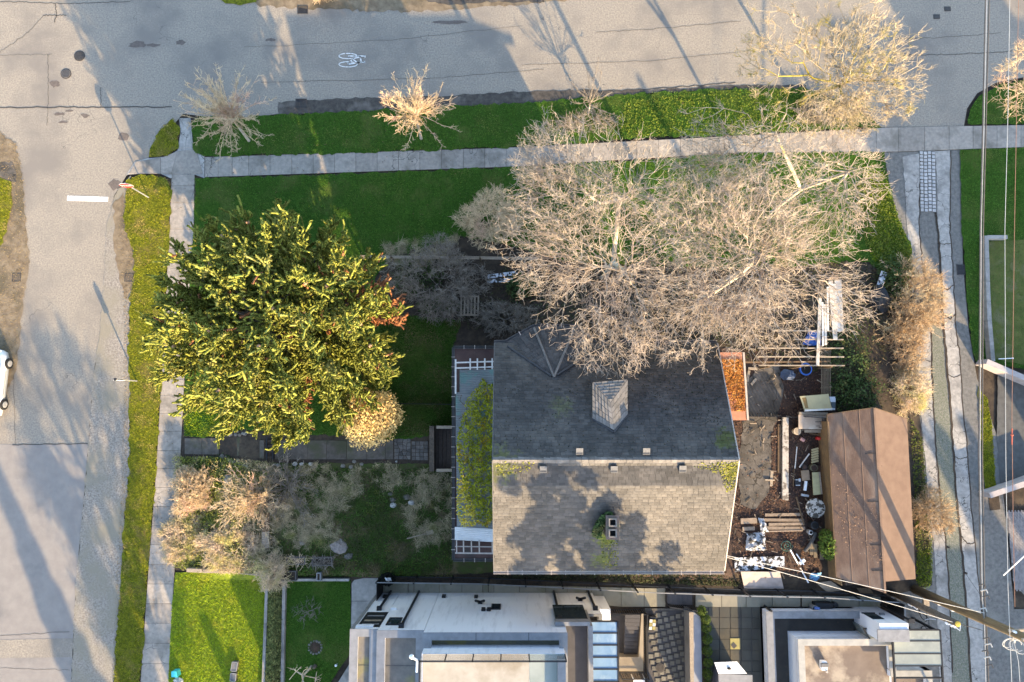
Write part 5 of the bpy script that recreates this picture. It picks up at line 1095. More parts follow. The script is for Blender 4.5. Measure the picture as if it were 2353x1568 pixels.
vase_tree('street_cherry_tree', 'thin sparse bare sapling at the gutter between the lawn verge and sunlit road', 'tree', G(1352, 262), Wv(1356, 235, 1.4), 2.3, 17, 27, m_bark, m_greytwig, r0=.04, dens=4)
# shrubs of bare stems
def shrub(name, label, px, py, rx, ry, h, n, tw, seed, m_t, L=.35, group=None, twr=.01, zc=.55, r_leaf=.009, kids=2):
    b = G(px, py); r = random.Random(seed); cs = [((b.x, b.y, b.z + h * zc), (rx * .7, ry * .7, h * .5), .45)]
    for k in range(5):
        a = 6.283 * (k + r.random() * .8) / 5; cs.append(((b.x + rx * .62 * math.cos(a), b.y + ry * .62 * math.sin(a), b.z + h * zc * r.uniform(.5, 1.0)), (rx * r.uniform(.3, .5), ry * r.uniform(.3, .5), h * r.uniform(.25, .5)), r.uniform(.1, .2)))
    return bare_tree(name, label, 'shrub', b, cs, h * .25, n, tw, seed, m_trunk, m_t, r_leaf=r_leaf, L=L, thick=.05, bf=.25, group=group, twr=twr, zbias=-1, part='branches', kids=kids)
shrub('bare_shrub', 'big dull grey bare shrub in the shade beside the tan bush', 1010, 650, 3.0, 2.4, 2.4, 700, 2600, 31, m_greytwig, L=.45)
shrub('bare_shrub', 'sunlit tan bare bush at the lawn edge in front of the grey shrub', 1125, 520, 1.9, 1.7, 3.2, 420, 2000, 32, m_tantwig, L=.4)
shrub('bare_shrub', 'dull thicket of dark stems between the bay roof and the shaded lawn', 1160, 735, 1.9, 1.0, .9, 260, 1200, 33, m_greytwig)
shrub('golden_shrub', 'rounded tan twiggy shrub at the sidewalk edge below the garden steps', 452, 1122, 1.1, 1.5, 1.3, 520, 3600, 34, m_tantwig, L=.25, zc=.5)
vase_tree('bare_shrub', 'spreading straw-coloured bare bush left of the slatted walkway', 'shrub', G(592, 1148), tuple(G(588, 1146, .25)), 2.3, 46, 35, m_trunk, m_tantwig, r0=.03, lo=.1, squash=.55, dens=6, part='branches')
vase_tree('bare_shrub', 'upright orange-tan bare bush beside the slatted walkway and dry grass', 'shrub', G(612, 1140), tuple(G(612, 1138, .6)), 1.7, 24, 36, m_trunk, m_orangetwig, r0=.03, lo=.3, dens=6, part='branches')
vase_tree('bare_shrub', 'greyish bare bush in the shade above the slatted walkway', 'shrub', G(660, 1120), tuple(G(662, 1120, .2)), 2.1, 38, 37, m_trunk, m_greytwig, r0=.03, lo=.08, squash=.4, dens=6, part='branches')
shrub('bramble', 'pinkish tangled bramble spilling onto the sidewalk', 420, 1235, 1.1, 1.8, .5, 460, 3000, 38, m_pinktwig, L=.3, zc=.4)
shrub('bramble', 'broad tan bramble patch above the timber edging', 545, 1258, 2.5, 1.3, .5, 700, 4200, 39, m_pinktwig, L=.3, zc=.4)
shrub('bramble', 'tan bramble hanging over the top of the ivy strip', 632, 1312, .8, 1.0, 1.0, 260, 1000, 40, m_pinktwig, L=.35)
shrub('bramble', 'large sunlit orange-tan bramble hedge arching over the lane track', 2092, 690, 1.55, 2.2, 2.0, 420, 1700, 41, m_orangetwig, L=.42)
shrub('bramble', 'orange bramble bush between the dark ivy bank and the lane', 2062, 800, 1.1, 2.0, 1.6, 260, 1000, 42, m_orangetwig, L=.42)
shrub('bramble', 'brownish bramble by the far end of the shed roof', 2075, 895, 1.0, 1.6, 1.3, 320, 1500, 43, m_pinktwig, L=.4)
shrub('bare_shrub', 'rust-brown dry bush leaning out from the shed onto the lane track', 2122, 1175, 1.25, 1.4, 1.5, 200, 800, 44, m_orangetwig, L=.36)
shrub('garden_sapling', 'tiny bare sapling with reddish tips in the middle of the shaded lawn', 712, 1402, .75, .6, 1.0, 40, 60, 45, m_greytwig, L=.3, kids=1)
bare_tree('garden_sapling', 'pale pruned bare sapling at the foot of the shaded lawn', 'tree', G(716, 1530), [(Wv(700, 1560, 1.9), (.9, .8, .5), 1.0)], 1.3, 22, 24, 46, m_bark, m_tantwig, r_leaf=.02, L=.35, thick=.03, twr=.016, kids=1)
shrub('bare_shrub', 'pale dry bush at the upper kerb of the main road', 738, -6, .75, .5, 1.2, 90, 420, 47, m_tantwig, L=.3)
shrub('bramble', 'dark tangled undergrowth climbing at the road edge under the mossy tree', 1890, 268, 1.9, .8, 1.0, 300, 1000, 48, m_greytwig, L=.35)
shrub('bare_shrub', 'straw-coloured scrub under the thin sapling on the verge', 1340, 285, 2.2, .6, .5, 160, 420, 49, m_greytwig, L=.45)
for i, (x, y, R, lb) in enumerate(((2070, 640, 1.7, 'arching straw-coloured bramble at the grassy top of the lane hedge'), (2105, 735, 1.6, 'pale arching bramble reaching farthest over the lane track'), (2050, 765, 1.7, 'rusty arching bramble between ivy bank and lane hedge'), (2070, 850, 1.5, 'rusty arching bramble near the far gable of the shed'), (2130, 1170, 1.3, 'arching dry stems of the rust-brown bush beside the shed'))): vase_tree('bramble', lb, 'shrub', G(x, y), tuple(G(x, y, .4)), R, 44, 140 + i, m_trunk, (m_tantwig, m_tantwig, m_orangetwig, m_orangetwig, m_orangetwig)[i], r0=.022, lo=.05, squash=.75, dens=6, tw=.35, part='branches', twr=.009)
# leafy shrubs
m_goldleaf = mat('cream_gold_leaf', (.80, .58, .24), (.62, .40, .14), 3, (.42, .26, .10), 2, .55, .65, island=.3)
m_greenleaf = mat('dark_green_leaf', (.05, .085, .02), (.03, .055, .014), 2, island=.4)
m_ivyleaf = mat('ivy_leaf', (.06, .09, .03), (.035, .06, .02), 2, (.15, .14, .05), 1.5, .55, .66, island=.45)
m_vineleaf = mat('vine_leaf', (.30, .30, .024), (.19, .21, .02), 1.6, (.36, .26, .025), 1.2, .54, .64, island=.45)
m_yellowleaf = mat('yellow_leaf', (.55, .42, .05), (.42, .36, .05), 2.5, island=.3)
m_box = mat('boxwood_leaf', (.075, .105, .02), (.05, .075, .015), 3, island=.4)
m_weed = mat('weed_leaf', (.075, .15, .025), (.05, .10, .02), 1.5, (.16, .17, .04), 1.1, .55, .65, island=.45)
b = W(843, 958, 3.5)
foliage('golden_shrub', 'dense dome-shaped shrub covered in cream-gold leaves beside the front path', 'shrub', (b.x, b.y, 2.75), (1.62, 1.6, 2.1), 9000, .05, m_goldleaf, 51, irr=.12, stems=40)
for i, (x, y) in enumerate(((1614, 1405), (1622, 1424), (1625, 1446), (1627, 1471), (1627, 1497), (1629, 1524), (1627, 1551), (1627, 1578))):
    p = W(*(x, y), .75); foliage('boxwood_ball', 'clipped round boxwood ball by the garden wall, %s from the walkway' % ('first', 'second', 'third', 'fourth', 'fifth', 'sixth', 'seventh', 'eighth')[i], 'shrub', (p.x, p.y, .62), (.3, .3, .3), 700, .026, m_box, 60 + i, group='boxwood balls along the garden wall', stems=3)
b = G(1890, 1245); foliage('bamboo_clump', 'bright green leafy clump growing against the shed board wall', 'plant', (b.x - .1, b.y, b.z + .8), (.42, .85, .8), 1400, .045, mat('bright_leaf', (.11, .16, .03), (.07, .11, .02), 2, island=.4), 71)
for i, (x, y, rx, ry, h, lb) in enumerate(((1945, 830, 1.3, 2.2, .9, 'dark green ivy mound in the hollow beside the timber rack'), (1962, 905, 1.6, 1.3, .8, 'dark ivy bank behind the shed roof end'), (2050, 640, 1.0, 1.5, .9, 'olive green ivy mass between tree twigs and orange bramble'), (1200, 660, 1.0, .8, .7, 'dark ivy mound beside the frost-white board'), (960, 640, 1.6, 1.4, .7, 'dark green ivy mound at the edge of the shaded lawn'), (1010, 705, 1.2, .6, .5, 'low blue-green ivy patch under the grey shrub'), (505, 1085, 1.5, .9, .35, 'dark green ground ivy below the garden steps'))):
    b = G(x, y); foliage('ivy_mound', lb, 'ivy', (b.x, b.y, b.z + h * .3), (rx, ry, h), 2600, .05, m_ivyleaf, 80 + i, irr=.2)
# ivy strip between the kerb walls
iv = thing('ivy_strip', 'long clipped strip of ivy growing between two narrow concrete kerbs', 'ivy', G(634, 1450))
x, y = scatter([(622, 1345), (652, 1345), (648, 1600), (613, 1600)], 5200, rng); P = Gn(x, y); P[:, 2] = .25 + .22 * np.sin(np.clip((x - np.interp(y, [1345, 1600], [620, 612])) / 33, 0, 1) * math.pi) + rng.uniform(-.08, .08, len(x)); V, Q4 = leaf_quads(P, .045, rng, np.tile([[0, 0, 1.]], (len(P), 1))); npmesh('foliage', V, Q4, mat('ivy_strip_leaf', (.17, .17, .06), (.09, .11, .035), 2.5, island=.5), iv)
P2 = Gn(*scatter([(620, 1345), (653, 1345), (649, 1600), (611, 1600)], 60, rng)); V, Q4 = tubes(P2, P2 + np.array([0, 0, .3]) + rng.normal(size=P2.shape) * .1, np.full(len(P2), .012), np.full(len(P2), .008), 4); npmesh('stem', V, Q4, m_trunk, iv)
# vine on the porch roof and on the chimney
vn = thing('roof_vine', 'thick yellow-green vine sprawling across the corrugated porch roof', 'vine', W(1095, 1040, 4.6))
VP = [(1110, 868), (1122, 885), (1133, 880), (1133, 1190), (1120, 1212), (1098, 1205), (1075, 1160), (1062, 1110), (1050, 1060), (1050, 1010), (1062, 960), (1072, 920), (1088, 900)]
x, y = scatter(VP, 4600, rng); lump = .28 * np.abs(np.sin(x * .11) * np.cos(y * .07)) + .05; z = 4.7 + lump * rng.random(len(x)); P = np.array([W(a, b_, c) for a, b_, c in zip(x, y, z)])
keep = (np.sin(x * .21 + 1.3 * np.sin(y * .06)) * np.cos(y * .13 + x * .05) + rng.normal(size=len(x)) * .35) > -.62
V, Q4 = leaf_quads(P[keep], .05, rng, np.tile([[.1, -.2, 1.]], (int(keep.sum()), 1))); npmesh('foliage', V, Q4, m_vineleaf, vn)
x, y = scatter([(1050, 1100), (1064, 1095), (1075, 1130), (1088, 1160), (1092, 1208), (1062, 1212), (1050, 1180)], 420, rng); P = np.array([W(a, b_, 4.75 + .1 * random.random()) for a, b_ in zip(x, y)]); V, Q4 = leaf_quads(P, .055, rng, np.tile([[.1, -.2, 1.]], (len(P), 1))); npmesh('yellow_leaves', V, Q4, m_yellowleaf, vn)
st_ = MB()
for k in range(9):
    a = (random.uniform(1060, 1130), random.uniform(900, 1180)); st_.path([W(a[0] + 12 * j * random.uniform(-.6, .6), a[1] + 14 * j, 4.72 + .03 * math.sin(j + k)) for j in range(5)], .022, 5)
st_.build('stem', m_trunk, vn)
cv = thing('chimney_ivy', 'clump of ivy wrapped round the twin-flue chimney', 'ivy', RP(1388, 1198, .2)); Pl = []
for k in range(1700):
    a = random.uniform(-.6, 2.1); px = 1391 - 24 * math.sin(a) * random.uniform(.3, 1.15) + 8 * math.cos(a); py = 1203 - 34 * math.cos(a) * random.uniform(.6, 1.15) + 14; Pl.append(RP(px, py, random.uniform(.05, .5)))
P = np.array(Pl); V, Q4 = leaf_quads(P, .05, rng, np.tile([[0, -.2, 1.]], (len(P), 1))); npmesh('foliage', V, Q4, m_ivyleaf, cv); MB().path([RP(1394, 1232, .05), RP(1384, 1210, .1), RP(1392, 1185, .2)], .03).build('stem', m_trunk, cv)
# shadow-casting trees of the neighbours beyond the frame
def clump_tree(label, base, h, rx, n, seed, name='evergreen_tree'):
    rg = np.random.default_rng(seed); b = np.array(base); t = thing(name, label, 'tree', b)
    V, Q4 = tubes(b[None] + 0., b[None] + np.array([[0, 0, h * .9]]), np.array([.3]), np.array([.08]), 8); npmesh('trunk', V, Q4, m_trunk, t)
    c = crown_pts(rg, n, b + np.array([0, 0, h * .66]), (rx, rx, h * .36), .2); P = np.repeat(c, 110, 0) + rg.normal(size=(n * 110, 3)) * .17; V, Q4 = leaf_quads(P, .17, rg); npmesh('crown', V, Q4, m_greenleaf, t)
def conifer(label, base, h, r, seed, name='conifer_tree'):
    rg = np.random.default_rng(seed); b = np.array(base); t = thing(name, label, 'tree', b); V, Q4 = tubes(b[None] + 0., b[None] + np.array([[0, 0, h]]), np.array([.3]), np.array([.03]), 8); npmesh('trunk', V, Q4, m_trunk, t)
    n = int(h * 2600); z = rg.random(n) ** 1.4; rr = r * (1 - z) * (.45 + .55 * np.abs(np.sin(z * h * 3 + rg.random(n)))) * rg.random(n) ** .4; th = rg.uniform(0, 6.28, n)
    P = b + np.stack([rr * np.cos(th), rr * np.sin(th), .8 + z * (h - .8)], 1); V, Q4 = leaf_quads(P, .16, rg); npmesh('crown', V, Q4, m_greenleaf, t)
def from_shadow(px, py, z_at, h):                       # foot of something of height h whose tip shadow falls on this reading at height z_at
    p = W(px, py, z_at); d = (h - z_at) * SHK; return (p.x + SUNX * d, p.y + SUNY * d, 0)
e = from_shadow(1320, 1222, 8.5, 12.5); clump_tree('tall leafy evergreen standing south of the white modern house', e, 15.0, 3.6, 115, 91)
conifer('tall conifer south of the frame beside the side street, nearer to the parked car', from_shadow(40, 900, 0, 15), 15, 2.2, 92); conifer('tall conifer south of the frame beside the side street, farther from the sidewalk', from_shadow(-60, 960, 0, 15), 15, 2.6, 93)
conifer('small slim conifer south of the frame near the ivy strip', from_shadow(470, 1420, 0, 7), 7, .8, 99)
bare_tree('tall_bare_tree', 'tall bare tree south of the frame casting branch shadows on the street', 'tree', from_shadow(80, 800, 0, 10.5), [((from_shadow(80, 800, 0, 10.5)[0], from_shadow(80, 800, 0, 10.5)[1], 8.3), (3.2, 3.2, 2.3), 1.0)], 4.5, 300, 900, 95, m_trunk, m_greytwig, L=.8, thick=.08, r_leaf=.034, twr=.022)
bare_tree('tall_bare_tree', 'bare forked tree south of the frame casting a thin shadow along the gravel shoulder', 'tree', from_shadow(205, 1120, 0, 9), [((from_shadow(205, 1120, 0, 9)[0], from_shadow(205, 1120, 0, 9)[1], 6.6), (2.6, 2.6, 2.3), 1.0)], 3.0, 220, 600, 96, m_trunk, m_greytwig, L=.8, thick=.08, r_leaf=.034, twr=.022)
for i, (x, y) in enumerate(((2122, 985), (2146, 980), (2168, 1000), (2212, 968))): conifer(('slim pointed cypress south of the frame, first of four from the shed', 'slim pointed cypress south of the frame, second of four from the shed', 'slim pointed cypress south of the frame, third of four from the shed', 'slim pointed cypress south of the frame, the one farthest from the shed')[i], from_shadow(x, y, 0, 11), 11, 1.35, 97 + i, 'cypress_tree')
# ================================================================== poles, wires, signs
m_pole = mat('pole_wood', (.20, .145, .075), (.13, .09, .05), 3, (.10, .075, .05), .8, bump=.5, stretch=(4, 4, .6))
m_cable = mat('dark_cable', (.11, .095, .08), (.07, .062, .055), 5); m_wire = mat('pale_wire', (.50, .47, .42), (.42, .40, .36), 5, rough=.6); m_rustwire = mat('rusty_wire', (.32, .16, .10), (.25, .13, .08), 5)
m_metal = mat('galvanised', (.45, .46, .47), (.38, .39, .40), 6, rough=.45, metal=.4); m_whiteplastic = mat('white_plastic', (.75, .76, .78), (.68, .70, .72), 5, rough=.4)
def sag(a, b, s, n=14): return [a.lerp(b, i / n) - Vector((0, 0, s * 4 * (i / n) * (1 - i / n))) for i in range(n + 1)]
up = thing('utility_pole', 'tall brown wooden utility pole leaning out of view between shed and lane', 'utility pole', W(2101, 1354, 0)); b = W(2101, 1354, 0)
MB().path([b, b + Vector((0, 0, 6)), b + Vector((.02, 0, 11.5))], [.25, .205, .16], 14).build('pole', m_pole, up, True)
for i, z in enumerate((7.7, 8.9)): q = b + Vector((0, .14, z)); MB().beam(q + Vector((-.3 - .3 * i, 0, 0)), q + Vector((2.4, .1, 0)), .1, .12).build('crossarm', m_palewood, up)
for k in range(4): q = b + Vector((-.2 + .55 * k, .16, 7.85)); MB().lathe(q, [(.04, -.05), (.06, .04), (.045, .1), (.06, .13), (.02, .2)], 8).build('insulator', m_whiteplastic, up)
MB().path([b + Vector((.2, .05, 0)), b + Vector((.17, .05, 6)), b + Vector((.15, .05, 9))], .025, 6).path([b + Vector((-.05, -.2, 0)), b + Vector((-.05, -.17, 8))], .02, 6).build('conduit', m_wire, up)
for z in (2.2, 3.3): q = b + Vector((0, -.2, z)); MB().blob(q, .1, .08, .14, 3).path([q, q + Vector((.25, -.1, .1))], .03, 6).build('bracket', m_whiteplastic, up)
MB().box(b.x - .42, b.x - .12, b.y - .5, b.y - .15, 1.4, 1.55).build('marker_board', m_palewood, up)
p2 = thing('wooden_post', 'shorter wooden service post with a yellow end and white wire clamps', 'post', W(2047, 1361, 0)); b2 = W(2047, 1361, 0)
MB().path([b2, b2 + Vector((0, 0, 5.7))], [.18, .15], 12).build('pole', m_trunk, p2, True); MB().lathe(b2 + Vector((0, 0, 5.7)), [(.12, 0), (.13, .05), (.05, .07)], 12).build('end_cap', mat('yellow_end', (.45, .33, .05), (.36, .26, .05), 5), p2)
for z in (1.9, 5.0, 5.35): q = b2 + Vector((.0, -.15, z)); MB().blob(q, .13, .1, .16, int(z * 10)).path([q, q + Vector((.2, -.2, .2)), q + Vector((.3, .05, .1))], .03, 6).build('clamp', m_whiteplastic, p2)
def cable(name, label, pts, r, m, cat='wire', group=None): o = MB().path(pts, r, 5).build(name, m); return tag(o, label, cat, group)
cable('service_wire', 'pale service wire from the house eave corner to the tall utility pole', sag(W(1670, 1277, 7.4), W(2262, 1409, 6.1), .25), .015, m_wire)
cable('service_wire', 'pale service wire from the house eave corner to the short wooden post', sag(W(1671, 1281, 7.3), W(2190, 1430, 5.6), .3), .015, m_wire)
cable('service_wire', 'thin dark wire from the short wooden post to the cable bundle over the lane', sag(W(2190, 1431, 5.6), W(2258, 1449, 6.0), .1), .018, m_cable)
for pts, r, m, lb in (([(2265, -40), (2258.5, 261), (2252, 527), (2248.7, 1048), (2253.7, 1378), (2260, 1420)], .026, m_cable, 'thick dark overhead cable along the lane, the western one of the bundle'),
        ([(2274, -40), (2266, 261), (2259, 527), (2257, 1048), (2262, 1378), (2266, 1430), (2272, 1600)], .032, m_cable, 'thickest dark overhead cable along the lane, the eastern one of the bundle'), ([(2268.5, -40), (2261.5, 261), (2254.5, 527), (2252, 1048), (2257, 1378), (2262, 1430), (2266, 1600)], .016, m_wire, 'pale thin wire running between two thick dark overhead cables')):
    cable('overhead_cable', lb, [W(x, y, 6.0 + .15 * math.sin(i)) for i, (x, y) in enumerate(pts)], r, m)
cable('overhead_wire', 'thin pale overhead wire crossing the dry lawn, nearer to the lane', [W(x, y, 8.0) for x, y in ((2321, -40), (2316, 262), (2309, 527), (2311, 1048), (2316, 1350), (2326, 1600))], .012, m_wire)
cable('overhead_wire', 'thin rusty red overhead wire with a red and white splice above the driveway', [W(x, y, 8.0) for x, y in ((2341, -40), (2336, 252), (2331, 527), (2325, 958), (2328, 1200), (2332, 1395))], .012, m_rustwire)
sp = tag(MB().path([W(2325.5, 985, 8), W(2325.3, 1022, 8)], .03, 6).blob(W(2325.3, 1000, 8), .05, .05, .06).build('wire_splice', mat('red_splice', (.5, .12, .07), (.4, .1, .06), 4)), 'small red splice clamp on the rusty overhead wire', 'splice')
cable('overhead_wire', 'thin pale overhead wire continuing south of the big wooden pole', [W(x, y, 7.5) for x, y in ((2325, 1452), (2340, 1520), (2346, 1600))], .012, m_wire)
cable('guy_wire', 'thin slanting guy wire with dark beads over the grassy lane edge', sag(W(2150, 1215, 5.2), W(2256, 1372, 6.0), .05), .01, m_cable)
for t in (.28, .66): q = W(2150, 1215, 5.2).lerp(W(2256, 1372, 6.0), t); MB().blob(q, .05, .05, .12, 3).build('strain_insulator', m_black, bpy.data.objects['guy_wire'])
cable('guy_wire', 'straight white guy guard slanting over the brick driveway', [W(2306, 1322, 4.0), W(2362, 1270, 6.0)], .03, m_whiteplastic)
for i in range(4):
    c = W(2318 + i * 9, 1478 + i * 3, 7.2); r = .28 + .06 * (i % 2); o = MB().path([c + Vector((r * math.cos(a), r * .8 * math.sin(a), .1 * math.sin(a + i))) for a in np.linspace(0, 5.4, 16)], .016, 5); o.build('wire_loop', m_wire, up)
# clamps hanging along the cable bundle
for i, y in enumerate((1345, 1358, 1372, 1400, 1468, 1482, 1497, 1512, 1530)):
    c = W(2256 + (i % 3) * 4 + (y - 1345) * .05, y, 6.05); MB().path([c + Vector((-.15, 0, 0)), c + Vector((.1, .06, .02)), c + Vector((.15, -.1, .03))], .03, 5).build('cable_clamp', m_wire if i % 2 else m_cable, bpy.data.objects['overhead_cable.001'])
# street signs
sg = thing('stop_sign', 'red octagonal stop sign on a pale post at the street corner grass', 'stop sign', W(343, 455, 0)); b = W(343, 455, 0); zt = 2.55
MB().beam(b, b + Vector((-.02, .02, zt)), .05, .05).build('post', m_metal, sg)
m_red = mat('sign_red', (.50, .035, .03), (.45, .03, .03), 4, rough=.5)
def octa(r, y0, y1, mm, nm):
    vs = [(b.x + r * math.cos(math.pi / 8 + k * math.pi / 4), y, b.z + zt - .15 + r * math.sin(math.pi / 8 + k * math.pi / 4)) for y in (y0, y1) for k in range(8)]
    return MB().add(vs, [tuple(range(8)), tuple(range(8, 16))] + [(k, (k + 1) % 8, 8 + (k + 1) % 8, 8 + k) for k in range(8)]).build(nm, mm, sg)
octa(.362, b.y - .07, b.y - .05, m_white, 'border'); octa(.35, b.y - .078, b.y - .06, m_red, 'plate')
cu = bpy.data.curves.new('lettering', 'FONT'); cu.body = 'STOP'; cu.size = .26; cu.align_x = 'CENTER'; cu.align_y = 'CENTER'; cu.extrude = .002; tx = bpy.data.objects.new('lettering_source', cu); COL.objects.link(tx)
bpy.context.view_layer.update(); lm = bpy.data.meshes.new_from_object(tx.evaluated_get(bpy.context.evaluated_depsgraph_get())); bpy.data.objects.remove(tx); lm.materials.clear(); lm.materials.append(m_white)
o = bpy.data.objects.new('lettering', lm); COL.objects.link(o); o.parent = sg; o.location = Vector((b.x, b.y - .082, b.z + zt - .15)) - woff(sg); o.rotation_euler = (math.radians(90), 0, 0)
ps_ = thing('parking_sign', 'slim pale sign post with a narrow plate standing in the verge grass', 'street sign', W(316, 876, 0)); b = W(316, 876, 0)
MB().beam(b, b + Vector((0, 0, 2.15)), .06, .06).build('post', m_metal, ps_); MB().box(b.x - .15, b.x + .15, b.y - .05, b.y - .035, 1.55, 2.15).build('plate', m_white, ps_); MB().blob(b + Vector((-.02, 0, 2.17)), .09, .09, .05, 1).build('cap', m_black, ps_)
# ================================================================== parked car
m_car = mat('silver_blue_paint', (.42, .45, .48), (.40, .43, .46), 2, rough=.3, spec=.5); m_carwhite = mat('white_paintwork', (.66, .67, .68), (.63, .64, .65), 2, rough=.35, spec=.5); m_tyre = mat('tyre_rubber', (.02, .02, .021), (.015, .015, .016), 6); m_rim = mat('alloy_rim', (.55, .54, .53), (.42, .41, .40), 9, rough=.4, metal=.5)
car = thing('parked_car', 'silver-white car parked on the dry shoulder, only its wheels and side showing', 'car', W(-15, 885, 0))
wf, wr = W(19.5, 836, .3), W(8, 930, .3); fw = Vector((wf.x - wr.x, wf.y - wr.y, 0)); WB = fw.length; fw.normalize(); rt = Vector((fw.y, -fw.x, 0)); mid = (wf + wr) / 2; mid.z = 0
def CP(s, w, z): p = mid + fw * s - rt * (.83 - w * 1.0) ; return Vector((p.x, p.y, z))     # s along, w from centre line (+ to the lane side)
secs = [(-WB / 2 - .72, .62, .38, .62, .66), (-WB / 2 - .6, .78, .26, .80, .86), (-WB / 2, .84, .24, .88, .94), (0, .86, .24, .88, .93), (WB / 2 - .2, .86, .24, .86, .95), (WB / 2 + .3, .82, .25, .76, .84), (WB / 2 + .62, .72, .28, .66, .72), (WB / 2 + .74, .5, .36, .54, .56)]
cb = MB(); rows = []
for s, hw, zl, zb, zt_ in secs: rows.append([CP(s, -hw, zl), CP(s, -hw * 1.0, (zl + zb) / 2), CP(s, -hw * .96, zb), CP(s, -hw * .6, zt_), CP(s, hw * .6, zt_), CP(s, hw * .96, zb), CP(s, hw * 1.0, (zl + zb) / 2), CP(s, hw, zl)])
n = 8; cb.add([p for r_ in rows for p in r_], [(i * n + k, i * n + (k + 1) % n, (i + 1) * n + (k + 1) % n, (i + 1) * n + k) for i in range(len(rows) - 1) for k in range(n)] + [tuple(range(n)), tuple(range((len(rows) - 1) * n, len(rows) * n))])
body = cb.build('body', m_carwhite, car, True, 0)
cab = MB(); low = [(-WB / 2 - .5, .74), (WB / 2 - .15, .74)]; top = [(-WB / 2 - .1, .56), (WB / 2 - .95, .56)]
cab.hexa([CP(low[0][0], -.74, .9), CP(low[1][0], -.74, .9), CP(low[1][0], .74, .9), CP(low[0][0], .74, .9)], [CP(top[0][0], -.56, 1.42), CP(top[1][0], -.56, 1.42), CP(top[1][0], .56, 1.42), CP(top[0][0], .56, 1.42)]); cab.build('cabin', m_car, car, True)
MB().slab([CP(WB / 2 - .2, -.66, .955), CP(WB / 2 - .2, .66, .955), CP(WB / 2 - .92, .52, 1.41), CP(WB / 2 - .92, -.52, 1.41)], .01).build('windshield', m_glassd, car)
for a, b_ in ((-.85, .0), (.08, .72)): MB().slab([CP(a - .1, .745, .97), CP(b_, .745, .97), CP(b_ - .22 if b_ > .3 else b_, .60, 1.36), CP(a + .12 if a < 0 else a, .60, 1.36)], .01).build('side_window', m_glassd, car)
for s in (WB / 2, -WB / 2):
    for w in (.8, -.8):
        c = CP(s, w, .3); ax = rt * (.12 if w > 0 else -.12); ty = MB().path([c - ax, c - ax * .9, c + ax * .8, c + ax], [.27, .31, .31, .27], 20); wh = ty.build('wheel', m_tyre, car); MB().path([c + ax * .9, c + ax * 1.08], [.2, .17], 12).build('rim', m_rim, wh)
for k in (-1, 1): MB().blob(CP(WB / 2 + .66, .52 * k, .62), .12, .12, .07, 2).build('headlight', m_whiteplastic, car, True); MB().blob(CP(WB / 2 - .35, .95 * k, .98), .09, .12, .07, 3).build('mirror', m_carwhite, car, True)
MB().beam(CP(-WB / 2 + .45, .875, .5), CP(WB / 2 - .45, .875, .5), .03, .07).build('trim_strip', m_metal, car)
# ================================================================== timber rack with boards
rk = thing('timber_rack', 'open timber rack of thin pale beams on posts under the bare tree', 'rack', G(1860, 810))
def c6(x, y, z): return W(*C6(x, y), z)
zr2 = 2.3
for xa_, xb_, y in ((510, 1000, 845), (160, 1000, 930), (165, 1005, 1015), (170, 1010, 1100), (300, 1000, 760)): MB().beam(c6(xa_, y, zr2), c6(xb_, y + 2, zr2), .06, .1).build('beam', m_palewood, rk)
MB().beam(c6(40, 1070, 1.5), c6(870, 1062, 1.5), .08, .12).build('beam', m_brownwood, rk)
for x in (275, 585, 890):
    for y in (1110, 930): q = c6(x, y, zr2); MB().box(q.x - .05, q.x + .05, q.y - .05, q.y + .05, .5, zr2 - .05).build('post', m_brownwood, rk)
for xa_, ya_, xb_, yb_, w, lb in ((772, 440, 748, 1100, .17, 'long white board on the timber rack, the longest one reaching past three beams'), (795, 480, 800, 908, .1, 'narrow white board on the rack beside the longest board'), (820, 500, 828, 900, .13, 'off-white board on the rack between two narrow boards'), (872, 270, 922, 850, .24, 'wide white board on the rack, its end on the upper beam'), (905, 300, 935, 770, .16, 'white board lying on the rack beside the widest pair'), (930, 260, 955, 770, .2, 'white board of the outer pair on the rack, inner one'), (962, 262, 985, 768, .2, 'white board of the outer pair on the rack, outermost towards the lane'), (845, 330, 850, 760, .1, 'thin grey-white lath on the timber rack')):
    tag(MB().beam(c6(xa_, ya_, zr2 + .09 + .02 * random.random()), c6(xb_, yb_, zr2 + .09), w, .045).build('white_board', mat('rack_board', (.52, .49, .44), (.40, .37, .33), 5, (.28, .25, .21), 3, .55, .64, objr=.15, bump=.2) if w > .11 else m_whitewood, None, bevel=.006), lb, 'board', 'white boards on the timber rack')
m_trel = mat('grey_brown_slat', (.15, .115, .075), (.10, .08, .055), 5, objr=.2)
tf = thing('slat_fence', 'old brown slatted fence running from the rack down to the ivy bank', 'fence', c6(830, 1200, .6))
for k in range(7): x = 785 + k * 14; MB().beam(c6(x, 925, 1.2), c6(x + 4, 1470, 1.2), .035, .03).build('slat', m_trel, tf)
for y in (960, 1130, 1320): MB().beam(c6(775, y, 1.16), c6(880, y, 1.16), .07, .04).build('rail', m_trel, tf)
for y in (940, 1310, 1465): q = c6(865, y, 1.1); MB().box(q.x - .05, q.x + .05, q.y - .05, q.y + .05, .4, 1.25).build('post', m_trel, tf)
